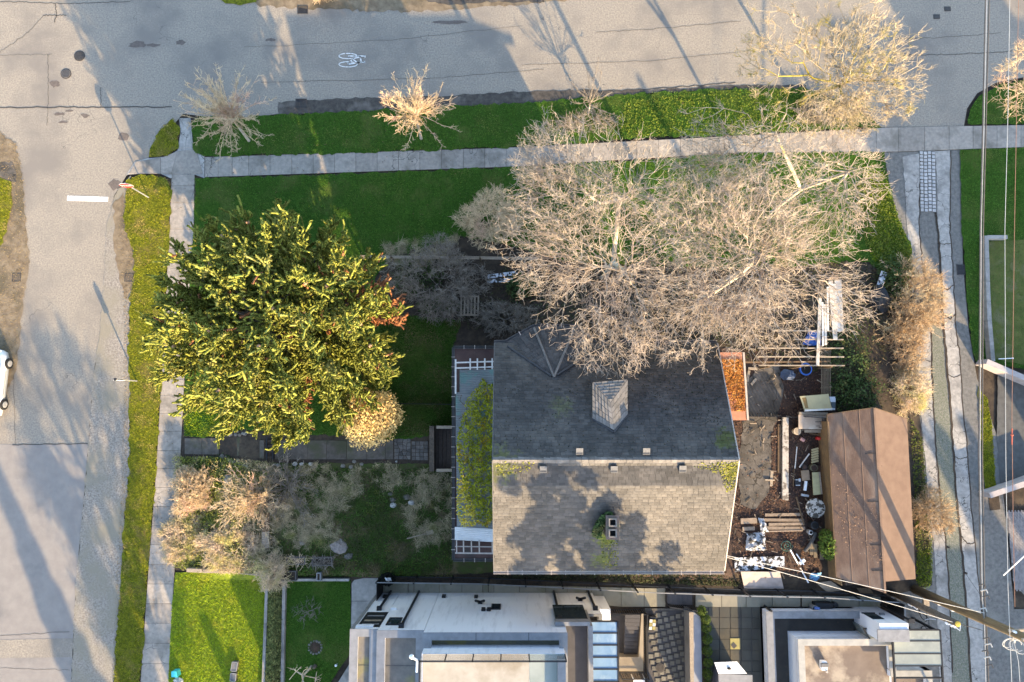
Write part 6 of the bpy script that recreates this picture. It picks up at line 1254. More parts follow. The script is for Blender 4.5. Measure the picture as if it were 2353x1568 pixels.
# tarp, bags, tubs
def crumple(name, label, cat, poly, z, m, amp=.08, seed=1, n=12):
    rg = random.Random(seed); P = [Vector((p.x, p.y, 0)) for p in poly]; vs, fs = [], []
    for i in range(n + 1):
        for j in range(n + 1):
            s, t = i / n, j / n; p = P[0].lerp(P[1], s).lerp(P[3].lerp(P[2], s), t); e = math.sin(math.pi * s) * math.sin(math.pi * t)
            vs.append((p.x + rg.uniform(-.03, .03), p.y + rg.uniform(-.03, .03), float(T(p.x, p.y)) + z + amp * e * (1 + .8 * math.sin(9 * s + seed) * math.cos(8 * t)) + rg.uniform(0, amp * .35)))
    fs = [(i * (n + 1) + j, (i + 1) * (n + 1) + j, (i + 1) * (n + 1) + j + 1, i * (n + 1) + j + 1) for i in range(n) for j in range(n)]
    return tag(npmesh(name, np.array(vs), np.array(fs), m), label, cat)
m_blue = mat('blue_tarp', (.035, .12, .42), (.025, .09, .33), 4, rough=.5); m_lblue = mat('light_blue_plastic', (.10, .26, .45), (.08, .20, .36), 5, rough=.5)
def gq(cf, *pts): return [G(*cf(x, y)) for x, y in pts]
crumple('blue_tarp', 'crumpled bright blue tarp on the ground under the timber rack', 'tarp', gq(C6, (590, 900), (770, 915), (760, 770), (640, 775)), .12, m_blue, .35, 3)
crumple('blue_tarp', 'small crumpled light blue plastic scrap by the shed end', 'tarp', gq(Y1, (648, 1525), (725, 1535), (738, 1460), (655, 1468)), .1, m_lblue, .18, 4)
m_wtarp = mat('dirty_white_plastic', (.46, .47, .50), (.28, .29, .31), 7, (.04, .037, .033), 5, .5, .56, rough=.5)
crumple('white_tarp', 'big crumpled dirty white plastic sheet on the back yard ground', 'tarp', gq(Y1, (180, 1300), (335, 1300), (320, 1160), (190, 1180)), .1, m_wtarp, .3, 5)
crumple('white_tarp', 'small strip of dirty white plastic across the pile of planks', 'tarp', gq(Y1, (290, 1160), (352, 1165), (310, 1062), (270, 1062)), .2, m_wtarp, .12, 6)
m_torn = mat('flaked_white_paint', (.50, .51, .54), (.40, .41, .44), 6, (.025, .023, .02), 5, .47, .53, rough=.8)
q = [p + Vector((0, 0, .14)) for p in gq(Y1, (105, 1460), (468, 1415), (465, 1342), (100, 1352))]; tag(MB().slab(q, .03).build('flaked_board', m_torn), 'flat board of flaking white paint beside the house corner', 'board')
q = [p + Vector((0, 0, .25)) for p in gq(S3, (105, 215), (538, 218), (495, 35), (65, 30))]; tag(MB().slab(q, .03).build('plywood_sheet', mat('grey_plywood', (.30, .26, .24), (.22, .19, .175), 2.5, bump=.2)), 'weathered grey plywood sheet leaning at the black fence', 'plywood sheet')
q = [p + Vector((0, 0, .3)) for p in gq(S3, (1010, 255), (1190, 232), (1050, 130), (885, 150))]; tag(MB().slab(q, .03).build('plywood_sheet', mat('tan_plywood', (.34, .27, .19), (.24, .19, .14), 4)), 'tan plywood offcut lying askew at the foot of the shed', 'plywood sheet')
q = [p + Vector((0, 0, .3)) for p in gq(S3, (1370, 265), (1515, 268), (1480, 215), (1330, 205))]; tag(MB().slab(q, .03).build('plywood_sheet', m_brownwood), 'small brown board under the shed eave near the fence', 'board')
def plank(label, cf, a, b, w, z, m, name='plank', th=.05, cat='plank'):
    p, q = G(*cf(*a)), G(*cf(*b)); p.z += z; q.z += z; return tag(MB().beam(p, q, w, th).build(name, m, None, bevel=.006), label, cat)
m_wplank = mat('peeling_white_plank', (.42, .39, .35), (.32, .29, .255), 6, (.14, .12, .10), 3, .5, .6, bump=.3)
plank('long peeling white beam lying straight along the back yard', Y1, (472, 325), (470, 930), .34, .14, m_wplank, 'white_beam', .14, 'beam')
plank('brown plank lying beside the long white beam', Y1, (433, 375), (432, 735), .2, .08, m_brownwood)
plank('short grey lath sticking across the long white beam, lower end', Y1, (430, 877), (510, 884), .06, .1, m_palewood)
plank('short grey lath sticking across the long white beam, upper end', Y1, (420, 345), (450, 345), .06, .1, m_palewood)
plank('short pale stick on the dark slab of the back yard, upright one', Y1, (378, 715), (372, 830), .16, .08, m_palewood)
plank('short pale stick crossing another on the dark slab', Y1, (325, 782), (395, 786), .08, .12, m_palewood)
plank('thin long stick on the litter beside the white beam', Y1, (560, 540), (545, 700), .05, .1, m_whitewood)
plank('thin slanting stick among the shed wall clutter', Y1, (645, 590), (572, 690), .06, .2, m_whitewood)
plank('thin brown rod trailing down the littered yard', Y1, (552, 905), (608, 1110), .08, .15, m_brownwood)
plank('thin dark rod beside the square black tray', Y1, (540, 700), (532, 830), .05, .1, m_brownwood)
for i, (a, b, w, lb) in enumerate((((325, 1040), (600, 1035), .16, 'old plank of the back yard heap, topmost in line with the barrel table'), ((280, 1075), (610, 1078), .16, 'old plank of the back yard heap, second from the barrel table'), ((350, 1108), (612, 1104), .15, 'old plank of the back yard heap, third from the barrel table'), ((330, 1135), (620, 1138), .18, 'old plank of the back yard heap, fourth from the barrel table'), ((352, 1160), (600, 1154), .07, 'thin lath at the edge of the back yard plank heap'), ((145, 1085), (265, 1080), .3, 'wide old board at the house side of the plank heap'), ((160, 1142), (250, 1138), .2, 'short old board at the house side of the plank heap'))): plank(lb, Y1, a, b, w, .1 + .02 * (i % 3), mat('grey_old_plank', (.26, .20, .15), (.18, .14, .105), 5, objr=.2, bump=.3) if i == 0 else bpy.data.materials['grey_old_plank'])
for a, b, lb in (((660, 1330), (662, 1240), 'brown post stub below the green clump, first of three'), ((690, 1350), (688, 1250), 'brown post stub below the green clump, second of three'), ((735, 1365), (735, 1255), 'brown post stub below the green clump, third of three')): plank(lb, Y1, a, b, .2, .2, m_trel)
for a, b, w, lb in (((500, 1290), (632, 1530), .07, 'long white pipe slanting across the clutter by the shed'), ((545, 1320), (600, 1400), .05, 'short white pipe slanting beside the longer one')): plank(lb, Y1, a, b, w, .3, m_whiteplastic, 'white_pipe', .06, 'pipe')
plank('white plastic bottle lying among the yard clutter', Y1, (572, 1395), (610, 1365), .16, .2, m_whiteplastic, 'white_bottle', .14, 'bottle')
# shed-side clutter
m_ply = mat('cream_plywood', (.42, .36, .20), (.35, .30, .17), 2); m_plyp = mat('brown_stain_panel', (.20, .13, .05), (.15, .10, .04), 4)
def panel(name, label, cat, cf, pts, z, m, th=.05): q = [p + Vector((0, 0, z)) for p in gq(cf, *pts)]; t = thing(name, label, cat, q[0]); MB().slab(q, th).build('panel', m, t); return t, q
t, q = panel('plywood_door', 'cream plywood door lying flat with a brown patch at one end', 'door panel', Y1, ((580, 275), (778, 265), (752, 155), (546, 172)), .75, m_ply)
MB().slab([p + Vector((0, 0, .756)) for p in gq(Y1, (585, 258), (608, 258), (592, 180), (562, 185))], .01).build('brown_patch', m_plyp, t); MB().beam(q[0], q[1], .1, .12).build('edge', m_whitewood, t); MB().box(q[0].x + .3, q[1].x - .2, q[1].y + .2, q[2].y - .2, .6, q[0].z - .05).build('trestle', m_darkwood, t)
t, q = panel('cabinet_panel', 'old pinkish cabinet panel with slotted cut-outs beside the shed corner', 'panel', Y1, ((545, 408), (755, 412), (752, 308), (545, 305)), .6, mat('pink_plywood', (.44, .35, .27), (.36, .28, .21), 3, (.50, .44, .36), 1.5))
MB().beam(q[3] + Vector((0, .08, 0)), q[2] + Vector((0, .08, 0)), .14, .2).build('back_edge', m_palewood, t)
for x, y, w, h in ((665, 355, 40, 4), (670, 385, 30, 4), (700, 350, 4, 26), (715, 375, 5, 30), (690, 395, 20, 4), (715, 335, 4, 22)):
    a, b = [p + Vector((0, 0, .6)) for p in gq(Y1, (x, y), (x + w, y + h))]; MB().box(a.x, b.x, b.y, a.y, a.z, a.z + .012).build('slot', m_black, t)
MB().box(q[0].x + .2, q[1].x - .2, q[0].y + .15, q[2].y - .15, .6, q[0].z - .05).build('trestle', m_darkwood, t)
t, q = panel('window_frame', 'small old grey metal window frame next to the cream plywood door', 'window frame', Y1, ((785, 270), (803, 272), (808, 175), (762, 175)), .7, m_metal); MB().slab([p + Vector((0, 0, .01)) for p in (q[0].lerp(q[3], .15), q[1].lerp(q[2], .15), q[1].lerp(q[2], .6), q[0].lerp(q[3], .6))], .01).build('pane', m_glassd, t)
plank('pale board edge below the pink cabinet panel', Y1, (598, 424), (768, 426), .16, .4, m_palewood); plank('thin red-brown lath beneath the pale board edge', Y1, (640, 440), (735, 460), .07, .3, m_brownwood)
def lath(name, label, cat, c, prof, m, n=18, inner=None):
    t = thing(name, label, cat, c); MB().lathe(c, prof, n).build('side', m, t)
    if inner: MB().lathe(c + Vector((0, 0, prof[-1][1])), [(inner[0], -.02), (inner[0], .006)], n).build('inside', inner[1], t)
    return t
c = G(*Y1(545, 426)); lath('clay_bucket', 'round tan bucket standing open by the pink cabinet panel', 'bucket', c, [(.16, .04), (.2, .42), (.2, .45)], mat('tan_plastic', (.50, .40, .28), (.42, .33, .23), 4), 18, (.15, m_palewood))
c = G(*Y1(664, 980)); t = lath('round_table', 'round table top of peeling white paint among the shed clutter', 'table', c, [(.1, .05), (.1, .55), (.52, .58), (.53, .66)], mat('peeling_white', (.42, .40, .36), (.32, .30, .27), 6, (.05, .045, .037), 5, .48, .53), 26)
MB().lathe(c, [(.3, .03), (.3, .06), (.1, .1)], 16).build('foot', m_black, t)
c = G(*Y1(662, 1106)); lath('black_pipe', 'wide open black pipe end standing upright beside the round table', 'pipe', c, [(.2, .04), (.22, .6), (.17, .62)], m_black, 18, (.16, m_hollow))
c = G(*Y1(645, 1162)); lath('grey_pipe', 'small grey pipe end standing upright below the wide black pipe', 'pipe', c, [(.12, .04), (.13, .4), (.1, .42)], m_metal, 14, (.08, m_hollow))
tag(MB().path([p + Vector((0, 0, .2)) for p in gq(Y1, (690, 1165), (672, 1215), (645, 1265), (610, 1305))], .1, 10).build('drain_hose', m_gutterm), 'bent dark drain hose lying below the pipe ends', 'hose')
tag(MB().path([G(*Y1(480 + 48 * math.cos(a) * (1 - .02 * k), 1262 + 46 * math.sin(a) * (1 - .02 * k))) + Vector((0, 0, .12 + .004 * k)) for k, a in enumerate(np.linspace(0, 18.8, 60))], .022, 6).build('garden_hose', mat('green_hose', (.05, .11, .085), (.04, .09, .07), 5, rough=.5)), 'coiled green garden hose on the yard ground', 'garden hose')
t = thing('slatted_crate', 'small yellowish slatted crate leaning against the shed wall', 'crate', G(*Y1(680, 600)))
for k in range(6): a, b = [p + Vector((0, 0, .3)) for p in gq(Y1, (655, 565 + k * 18), (706, 550 + k * 18))]; MB().beam(a, b, .1, .03).build('slat', m_ply, t)
for x in (657, 704): a, b = [p + Vector((0, 0, .26)) for p in gq(Y1, (x, 550), (x, 660))]; MB().beam(a, b, .05, .06).build('rail', m_darkwood, t)
t, q = panel('stained_board', 'stained yellowish board leaning on the shed wall above the round table', 'board', Y1, ((655, 888), (708, 882), (692, 722), (646, 724)), .55, mat('stained_yellow', (.36, .34, .19), (.28, .26, .15), 4, (.2, .19, .13), 2)); MB().beam(q[1] + Vector((.08, 0, -.1)), q[2] + Vector((.08, 0, -.1)), .08, .1).build('edge', m_palewood, t)
t = thing('black_tray', 'square black tray with a grey grid among the shed clutter', 'tray', G(*Y1(562, 800))); a, b = gq(Y1, (541, 775), (583, 828)); MB().box(a.x, b.x, b.y, a.y, a.z, a.z + .18).build('tray', m_black, t); MB().box(a.x + .03, b.x - .03, b.y + .03, b.y + .07, a.z + .18, a.z + .2).box(a.x + .03, b.x - .03, a.y - .07, a.y - .03, a.z + .18, a.z + .2).box(a.x + .2, a.x + .3, b.y + .25, b.y + .42, a.z + .18, a.z + .22).build('grid', m_metal, t)
plank('brown cardboard piece beside the stained yellow board', Y1, (582, 750), (640, 745), .55, .3, mat('cardboard', (.26, .19, .13), (.2, .15, .1), 4), 'cardboard', .05, 'cardboard')
lath('round_pot', 'dark olive round pot above the stained yellow board', 'pot', G(*Y1(668, 692)), [(.17, .05), (.2, .38), (.2, .42)], mat('olive_pot', (.12, .11, .07), (.09, .085, .055), 5), 16, (.16, m_litter)); lath('round_pot', 'small black round pot beside the olive pot', 'pot', G(*Y1(604, 688)), [(.13, .05), (.15, .3), (.15, .33)], m_black, 14, (.12, m_litter))
plank('bent white plastic gutter piece near the black tray', Y1, (620, 790), (612, 860), .14, .2, m_whiteplastic, 'gutter_piece', .1, 'gutter piece'); plank('short white plastic elbow near the round table', Y1, (585, 890), (640, 900), .12, .2, m_metal, 'pipe_elbow', .1, 'pipe')
t = thing('red_can', 'small red can near the slatted crate', 'can', G(*Y1(706, 478))); MB().lathe(G(*Y1(706, 478)), [(.1, .1), (.1, .38), (.03, .42)], 12).build('can', m_red, t); t = thing('pink_can', 'small pinkish can lying below the clay bucket', 'can', G(*Y1(598, 486))); MB().tube(G(*Y1(585, 478), .12), G(*Y1(612, 496), .12), .1).build('can', mat('pink_plastic', (.5, .28, .24), (.42, .22, .2), 4), t)
for i in range(7):
    a, b = gq(Y1, (655 + i * 4, 500 + i * 6), (690 - i, 520 + i * 5)); 
lath('blue_tub', 'round blue tub ring behind the rack post in the litter', 'tub', G(*C6(610, 1140)), [(.3, .05), (.36, .3), (.34, .34), (.29, .33)], m_blue, 18, (.28, m_hollow))
tag(MB().blob(G(*C6(440, 1190), .25), .38, .32, .3, 4, amp=.3).build('blue_sack', mat('navy_sack', (.05, .075, .13), (.035, .05, .09), 5, rough=.6)), 'lumpy navy blue sack in the leaf litter under the rack', 'sack')
tag(MB().blob(G(*C6(1325, 460), .4), .5, .75, .4, 6, amp=.3).build('black_sack', m_black), 'big black rubbish sack half hidden beside the orange bramble', 'sack')
plank('frosty white metal strip beside the black rubbish sack', C6, (1300, 370), (1355, 200), .35, .5, m_wtarp, 'white_strip', .05, 'strip')
for a, b, lb in (((50, 1260), (70, 1150), 'grey firewood stick beside the lean-to, upright one'), ((90, 1290), (140, 1230), 'grey firewood stick beside the lean-to, slanting one'), ((60, 1130), (150, 1135), 'grey firewood stick beside the lean-to, crossing one')): plank(lb, C6, a, b, .14, .12, m_palewood)
# ================================================================== front garden pieces
m_rock = mat('garden_rock', (.22, .205, .18), (.13, .12, .105), 5, bump=.5, bs=20); m_rockw = mat('pale_rock', (.40, .39, .365), (.28, .27, .255), 5, bump=.3); m_rockd = mat('dark_rock', (.13, .12, .105), (.09, .082, .072), 5, bump=.5)
def rock(label, cf, x, y, r, m, seed, group=None, h=.6, name='rock'):
    c = G(*cf(x, y)); return tag(MB().blob((c.x, c.y, c.z + r * h * .4), r, r * .8, r * h, seed, 9, 6, .2).build(name, m), label, 'rock', group)
rock('large round grey boulder among ivy above the straw-coloured bush', C2, 480, 510, .36, m_rock, 1, h=.9, name='boulder')
rock('smooth white rock of the pair in the green garden grass, flatter one', C2, 1918, 737, .2, m_rockw, 2); rock('pointed white rock of the pair in the green garden grass', C2, 2078, 718, .18, m_rockw, 3, h=1)
rock('brownish rock pile stone in the garden grass, nearest the porch', C2, 2040, 668, .2, m_rockd, 4); rock('dull brown stone beside the white rocks, upper one', C2, 1893, 642, .15, m_rockd, 5); rock('dull brown stone beside the flatter white rock', C2, 1915, 692, .17, m_rockd, 6)
rock('broad low pinkish rubble mound in the overgrown garden', C2, 1440, 1110, .5, mat('pinkish_rubble', (.30, .25, .22), (.18, .155, .14), 9, bump=1), 7, h=.4, name='rubble_mound'); rock('black charred lump beside the pinkish rubble mound', C2, 1525, 1190, .25, m_rockd, 8)
rock('grey stone half buried in weeds near the planter boxes', C2, 1115, 1070, .2, m_rock, 9)
ORD = ('first', 'second', 'third', 'fourth', 'fifth', 'sixth', 'seventh', 'eighth', 'ninth', 'tenth', 'eleventh', 'twelfth', 'thirteenth', 'fourteenth')
for i in range(24):
    k = i % 12; x = 400 + k * 21 + random.uniform(-8, 8); y = 90 + random.uniform(0, 38) if i < 12 else 300 + random.uniform(0, 35) + (x - 395) * .28; rock('rounded grey stone %s the garden steps, %s from the sidewalk' % ('above' if i < 12 else 'below', ORD[k]), C2, x, y, random.uniform(.07, .14), random.choice((m_rock, m_rock, m_rockd)), 20 + i, 'rockery stones along the garden steps', .8)
for i, (x, y, r_) in enumerate(((815, 415, .17), (905, 390, .14), (870, 385, .12), (1050, 378, .14), (1110, 378, .13), (1190, 378, .14), (1475, 395, .14), (1545, 405, .15), (1640, 378, .12), (1575, 355, .12), (1945, 355, .07))): rock('flattish stone edging the lower side of the front path, %s of the scattered row' % ORD[i], C2, x, y, r_, m_rock if i not in (3, 4, 5, 10) else m_rockw, 60 + i, 'edging stones below the front path', .6)
bn = thing('slatted_walk', 'narrow walkway of weathered wooden slats in the overgrown garden', 'slatted walkway', G(*C2(810, 960)))
for k in range(19): y = 815 + k * 16; a, b = [p + Vector((0, 0, .28)) for p in gq(C2, (780 - k * .5, y + 6), (842 - k * .3, y - 2))]; MB().beam(a, b, .08, .03).build('slat', m_brownwood if k < 10 else m_palewood, bn)
for x in (784, 834): a, b = [p + Vector((0, 0, .22)) for p in gq(C2, (x, 805), (x - 9, 1115))]; MB().beam(a, b, .06, .06).build('rail', m_darkwood, bn)
m_plbox = mat('grey_planter', (.12, .11, .10), (.085, .08, .075), 4)
def planter(label, x0, y0, x1, y1, frame, fill, h=.35):
    a, b = gq(C2, (x0, y0), (x1, y1)); t = thing('planter_box', label, 'planter', a); f = MB(); w = .05
    for q in ((a.x, b.x, a.y - w, a.y), (a.x, b.x, b.y, b.y + w), (a.x, a.x + w, b.y + w, a.y - w), (b.x - w, b.x, b.y + w, a.y - w)): f.box(*q, a.z, a.z + h)
    f.build('frame', frame, t); MB().box(a.x + w, b.x - w, b.y + w, a.y - w, a.z, a.z + h - .08).build('soil', fill, t); return t
planter('long planter box of bare brown stems near the ivy strip top', 990, 1185, 1152, 1255, m_plbox, m_litter); planter('long planter box of dull weeds next to the bramble-filled one', 1215, 1190, 1390, 1265, m_plbox, m_soil); planter('small square planter with a pale grey frame at the garden foot', 1255, 1325, 1313, 1378, m_coping, m_soil); planter('dark planter under trailing stems at the garden foot', 950, 1310, 1100, 1378, m_gutterm, m_soil)
plank('grey broken plank in the garden weeds near the porch', C2, (2040, 1033), (2210, 990), .07, .12, m_palewood); plank('short tan plank end in the garden weeds', C2, (2212, 985), (2272, 970), .22, .14, m_palewood)
pl = thing('wooden_pallet', 'old wooden slat pallet lying in shade below the grey shrub', 'pallet', G(*Q[2, 2](1462, 560)))
for k in range(6): a, b = [p + Vector((0, 0, .4)) for p in gq(Q[2, 2], (1405 + k * 23, 612), (1408 + k * 23, 480))]; MB().beam(a, b, .09, .025).build('slat', m_palewood, pl)
for y in (612, 485): a, b = [p + Vector((0, 0, .36)) for p in gq(Q[2, 2], (1400, y), (1527, y))]; MB().beam(a, b, .08, .05).build('rail', m_palewood, pl)
for (a, b), lb in zip((((1585, 355), (1790, 328)), ((1585, 385), (1790, 372))), ('frost-white peeling plank under the bare tree, upper of two', 'frost-white peeling plank under the bare tree, lower of two')): plank(lb, Q[2, 2], a, b, .22, .5, m_torn, 'white_plank', .05)
rf_ = thing('rail_fence', 'thin grey rail fence crossing between the shaded lawn and grey shrub', 'fence', G(840, 597)); a, b = G(838, 597, .95), G(1238, 601, .95)
for z in (0, -.4): MB().beam(a + Vector((0, 0, z)), b + Vector((0, 0, z)), .07, .06).build('rail', m_palewood, rf_)
for k in range(7): q = a.lerp(b, k / 6); MB().box(q.x - .05, q.x + .05, q.y - .05, q.y + .05, q.z - 1.0, q.z + .08).build('post', m_trel, rf_)
# front lawns
t = thing('glass_lantern', 'white framed grey glass box on the sunny lawn, upper of the two', 'lantern', G(*C8(840, 1300)))
def lantern(t, pts):
    q = [p + Vector((0, 0, .3)) for p in gq(C8, *pts)]; MB().slab(q, .26).build('box', m_gutterm, t); f = MB()
    for i in range(4): f.beam(q[i] + Vector((0, 0, .01)), q[(i + 1) % 4] + Vector((0, 0, .01)), .045, .05)
    f.build('frame', m_coping, t); MB().slab([p.lerp(sum(q, Vector()) / 4, .2) + Vector((0, 0, .012)) for p in q], .01).build('pane', mat('smoky_pane', (.16, .155, .15), (.12, .118, .115), 2, rough=.2), t)
lantern(t, ((808, 1348), (866, 1352), (880, 1256), (824, 1252))); t = thing('glass_lantern', 'white framed dark glass box on the sunny lawn, lower of the two', 'lantern', G(*C8(830, 1420))); lantern(t, ((800, 1458), (856, 1462), (862, 1380), (806, 1376)))
t = thing('teal_box', 'bright teal plastic box on the lawn corner beside the sidewalk', 'box', G(*C8(212, 1370))); q = [p + Vector((0, 0, .5)) for p in gq(C8, (180, 1398), (245, 1402), (232, 1338), (180, 1340))]; MB().slab(q, .4).build('box', mat('teal_plastic', (.05, .42, .44), (.04, .36, .38), 3, rough=.5), t, bevel=.02); MB().slab([p + (p - sum(q, Vector()) / 4) * .04 + Vector((0, 0, .04)) for p in q], .04).build('lid', mat('teal_lid', (.07, .50, .52), (.06, .44, .46), 3, rough=.5), t)
rock('beige flat boulder at the lawn corner below the teal box', C8, 215, 1480, .3, m_rockw, 77, h=.5)
t = thing('tree_ring', 'round pale stone ring of soil in the shaded lawn', 'tree ring', G(*C8(1715, 1110))); c = G(*C8(1715, 1110))
for k in range(14):
    a = k * 2 * math.pi / 14; p = c + Vector((.36 * math.cos(a), .34 * math.sin(a), .05)); MB().blob(p, random.uniform(.05, .1), random.uniform(.05, .08), .06, k, 7, 5, .25).build('stone', m_rock, t)
MB().lathe(c, [(.33, 0), (.3, .07), (.02, .1)], 14).build('soil', m_litter, t)
t = thing('path_light', 'tiny white ball light at the edge of the concrete apron', 'light', G(*C8(1958, 1288))); c = G(*C8(1958, 1288)); MB().tube(c, c + Vector((0, 0, .3)), .02).build('stem', m_metal, t); MB().blob(c + Vector((0, 0, .34)), .07, .07, .07, 1, 10, 7, 0).build('globe', m_whiteplastic, t, True)
tag(MB().blob(G(*C8(1715, 1315), .15), .12, .12, .2, 5).build('stump', m_trunk), 'small grey stump near the pale pruned sapling', 'stump')
b = W(896, 1322, 0); foliage('dark_shrub', 'small almost black shrub at the end of the black fence', 'shrub', (b.x, b.y, .9), (.45, .35, .6), 900, .05, mat('black_leaf', (.012, .014, .012), (.008, .009, .008), 3), 131); crumple('white_bag', 'small white plastic bag caught in the black shrub', 'bag', [W(890, 1331, 1.4), W(903, 1331, 1.4), W(903, 1321, 1.4), W(890, 1321, 1.4)], 1.42, m_wtarp, .06, 9, 6)
# patio pieces
t = thing('patio_stool', 'black patio box with a yellow and white patterned tile top', 'stool', G(*S2(1165, 620))); q = [W(*S2(x, y), .5) for x, y in ((1125, 690), (1200, 690), (1208, 545), (1138, 540))]; MB().prism([(p.x, p.y) for p in q], .06, .46).build('box', m_black, t)
tc = [q[0].lerp(q[3], .02), q[1].lerp(q[2], .02), q[1].lerp(q[2], .82), q[0].lerp(q[3], .82)]
for i in range(2):
    for j in range(3):
        def bq(s, t_): return tc[0].lerp(tc[1], s).lerp(tc[3].lerp(tc[2], s), t_)
        s0, s1, t0, t1 = i / 2 + .03, (i + 1) / 2 - .03, j / 3 + .02, (j + 1) / 3 - .02; MB().slab([bq(s0, t0), bq(s1, t0), bq(s1, t1), bq(s0, t1)], .03).build('tile', m_mustard if (i + j) % 2 else m_whitewood, t)
c = G(*S2(1250, 1100)); t = thing('patio_drain', 'round dark drain cover set in the chequered patio', 'drain cover', c); MB().lathe(c + Vector((0, 0, .06)), [(.26, -.03), (.26, .012), (.2, .016)], 20).build('ring', m_iron, t); MB().lathe(c + Vector((0, 0, .06)), [(.19, 0), (.19, .02), (.02, .024)], 20).build('lid', m_tar, t)
t = thing('white_table', 'white square garden table at the picture edge below the railed stair court', 'table', W(*S2(1020, 1255), 0)); q = [W(*S2(x, y), .75) for x, y in ((955, 1330), (1085, 1330), (1082, 1226), (960, 1226))]; MB().slab(q, .04).build('top', m_white, t)
for p in q: MB().beam((p.x * .998, p.y, .1), (p.x * .998, p.y, .71), .05, .05).build('leg', m_white, t)
by = thing('bicycle', 'dark bicycle parked at the annex corner beside the glass canopy', 'bicycle', W(*S3(2085, 600), 0)); c0 = W(*S3(2060, 640), 0)
for k in (0, 1): c = c0 + Vector((.02 * k, .2 - 1.0 * k + .55, .34)); MB().path([c + Vector((.04 * math.sin(.5), .33 * math.cos(a), .33 * math.sin(a))) for a in np.linspace(0, 2 * math.pi, 21)], .022, 5).build('wheel', m_tyre, by)
f0 = c0 + Vector((0, .75, .34)); f1 = c0 + Vector((0, -.25, .34)); MB().path([f1, c0 + Vector((0, .2, .85)), c0 + Vector((0, .62, .85)), f0], .022, 5).path([c0 + Vector((0, .2, .85)), c0 + Vector((0, .22, .3)), c0 + Vector((0, .62, .85))], .02, 5).build('frame', m_black, by); MB().path([c0 + Vector((-.3, .62, 1.0)), c0 + Vector((0, .66, .98)), c0 + Vector((.3, .62, 1.0))], .02, 5).build('handlebar', m_metal, by); MB().blob(c0 + Vector((0, .12, .93)), .07, .14, .04).build('saddle', m_black, by)
# ================================================================== ground cover
m_grass = mat('grass_blade', (.078, .168, .024), (.052, .12, .016), .9, (.14, .16, .04), .4, .5, .66, island=.6)
m_vgrass = mat('verge_blade', (.25, .25, .016), (.165, .18, .014), 1.2, (.36, .27, .10), .9, .52, .64, island=.6)
m_fgrass = mat('front_lawn_blade', (.31, .39, .016), (.22, .30, .014), 1.2, (.29, .30, .02), .7, .52, .68, island=.6)
m_drygrass = mat('dry_grass_blade', (.40, .33, .20), (.26, .215, .13), 1.5, (.20, .20, .07), .8, .52, .66, island=.45)
rng = np.random.default_rng(12)
V, T3 = blades([LAWN_N, VERGE_N, LAWN_E, VERGE_E, YARD_M], 560, .065, .034, rng, lean=1.3); tag(npmesh('lawn_grass', V, T3, m_grass), 'short green lawn grass', kind='stuff')
WEEDY = [(1440, 232), (1690, 208), (1850, 208), (1850, 300), (1700, 309), (1500, 315), (1400, 318)]
V, T3 = blades([VERGE_T, VERGE_W, [(-10, 410), (26, 420), (30, 470), (18, 520), (0, 565)], M(C4, (700, 160), (780, 240), (830, 480), (850, 800), (870, 1170), (775, 1175), (745, 1000), (715, 560))], 640, .075, .036, rng, lean=1.3); tag(npmesh('verge_grass', V, T3, m_vgrass), kind='stuff')
V, T3 = blades([YARD_W, [(424, 900), (470, 880), (560, 985), (505, 1003), (424, 1003)], [(1980, 380), (2030, 400), (2062, 500), (2095, 575), (2080, 620), (2000, 600)], M(C7, (265, 60), (430, 20), (450, 300), (410, 470), (300, 500), (255, 380))], 660, .07, .036, rng, lean=1.3); tag(npmesh('sunlit_tint_grass', V, T3, m_fgrass), kind='stuff')  # brighter blades put the sunlight of the lit lawn patches into the colour
x, y = scatter(WEEDY, 5200, rng); P = Gn(x, y); P[:, 2] += rng.uniform(.05, .16, len(P)); V, Q4 = leaf_quads(P, .035, rng, np.tile([[0, 0, 1.]], (len(P), 1))); tag(npmesh('verge_weeds', V, Q4, mat('bright_weed', (.15, .185, .025), (.095, .13, .018), 1.8, island=.4)), kind='stuff')
def tufts(polys, dens, per, h, w, rng):
    Vs = []
    for poly in polys:
        n = int(poly_area(poly) * .025 ** 2 * dens); x, y = scatter(poly, n, rng); k_ = np.sin(x * .045 + 1) * np.cos(y * .05 + x * .02) + rng.normal(size=len(x)) * .45 > -.15; x, y = x[k_], y[k_]; C_ = Gn(x, y); n = len(C_); main = rng.uniform(0, 2 * math.pi, n); k = np.repeat(np.arange(n), per)
        P = C_[k] + rng.normal(size=(len(k), 3)) * .09 * np.array([1, 1, .1]) + np.array([0, 0, .05]); ph = main[k] + rng.normal(size=len(k)) * .7; hh = h * rng.uniform(.4, 1.3, (len(k), 1)); ln = rng.uniform(.4, 1.8, (len(k), 1))
        dd = np.stack([np.cos(ph), np.sin(ph), 0 * ph], 1); a = np.stack([-dd[:, 1], dd[:, 0], dd[:, 2]], 1); Vs.append(np.stack([P - a * w / 2, P + a * w / 2, P + (dd * ln + np.array([0, 0, .7])) * hh], 1).reshape(-1, 3))
    V = np.concatenate(Vs); return V, np.arange(len(V)).reshape(-1, 3)
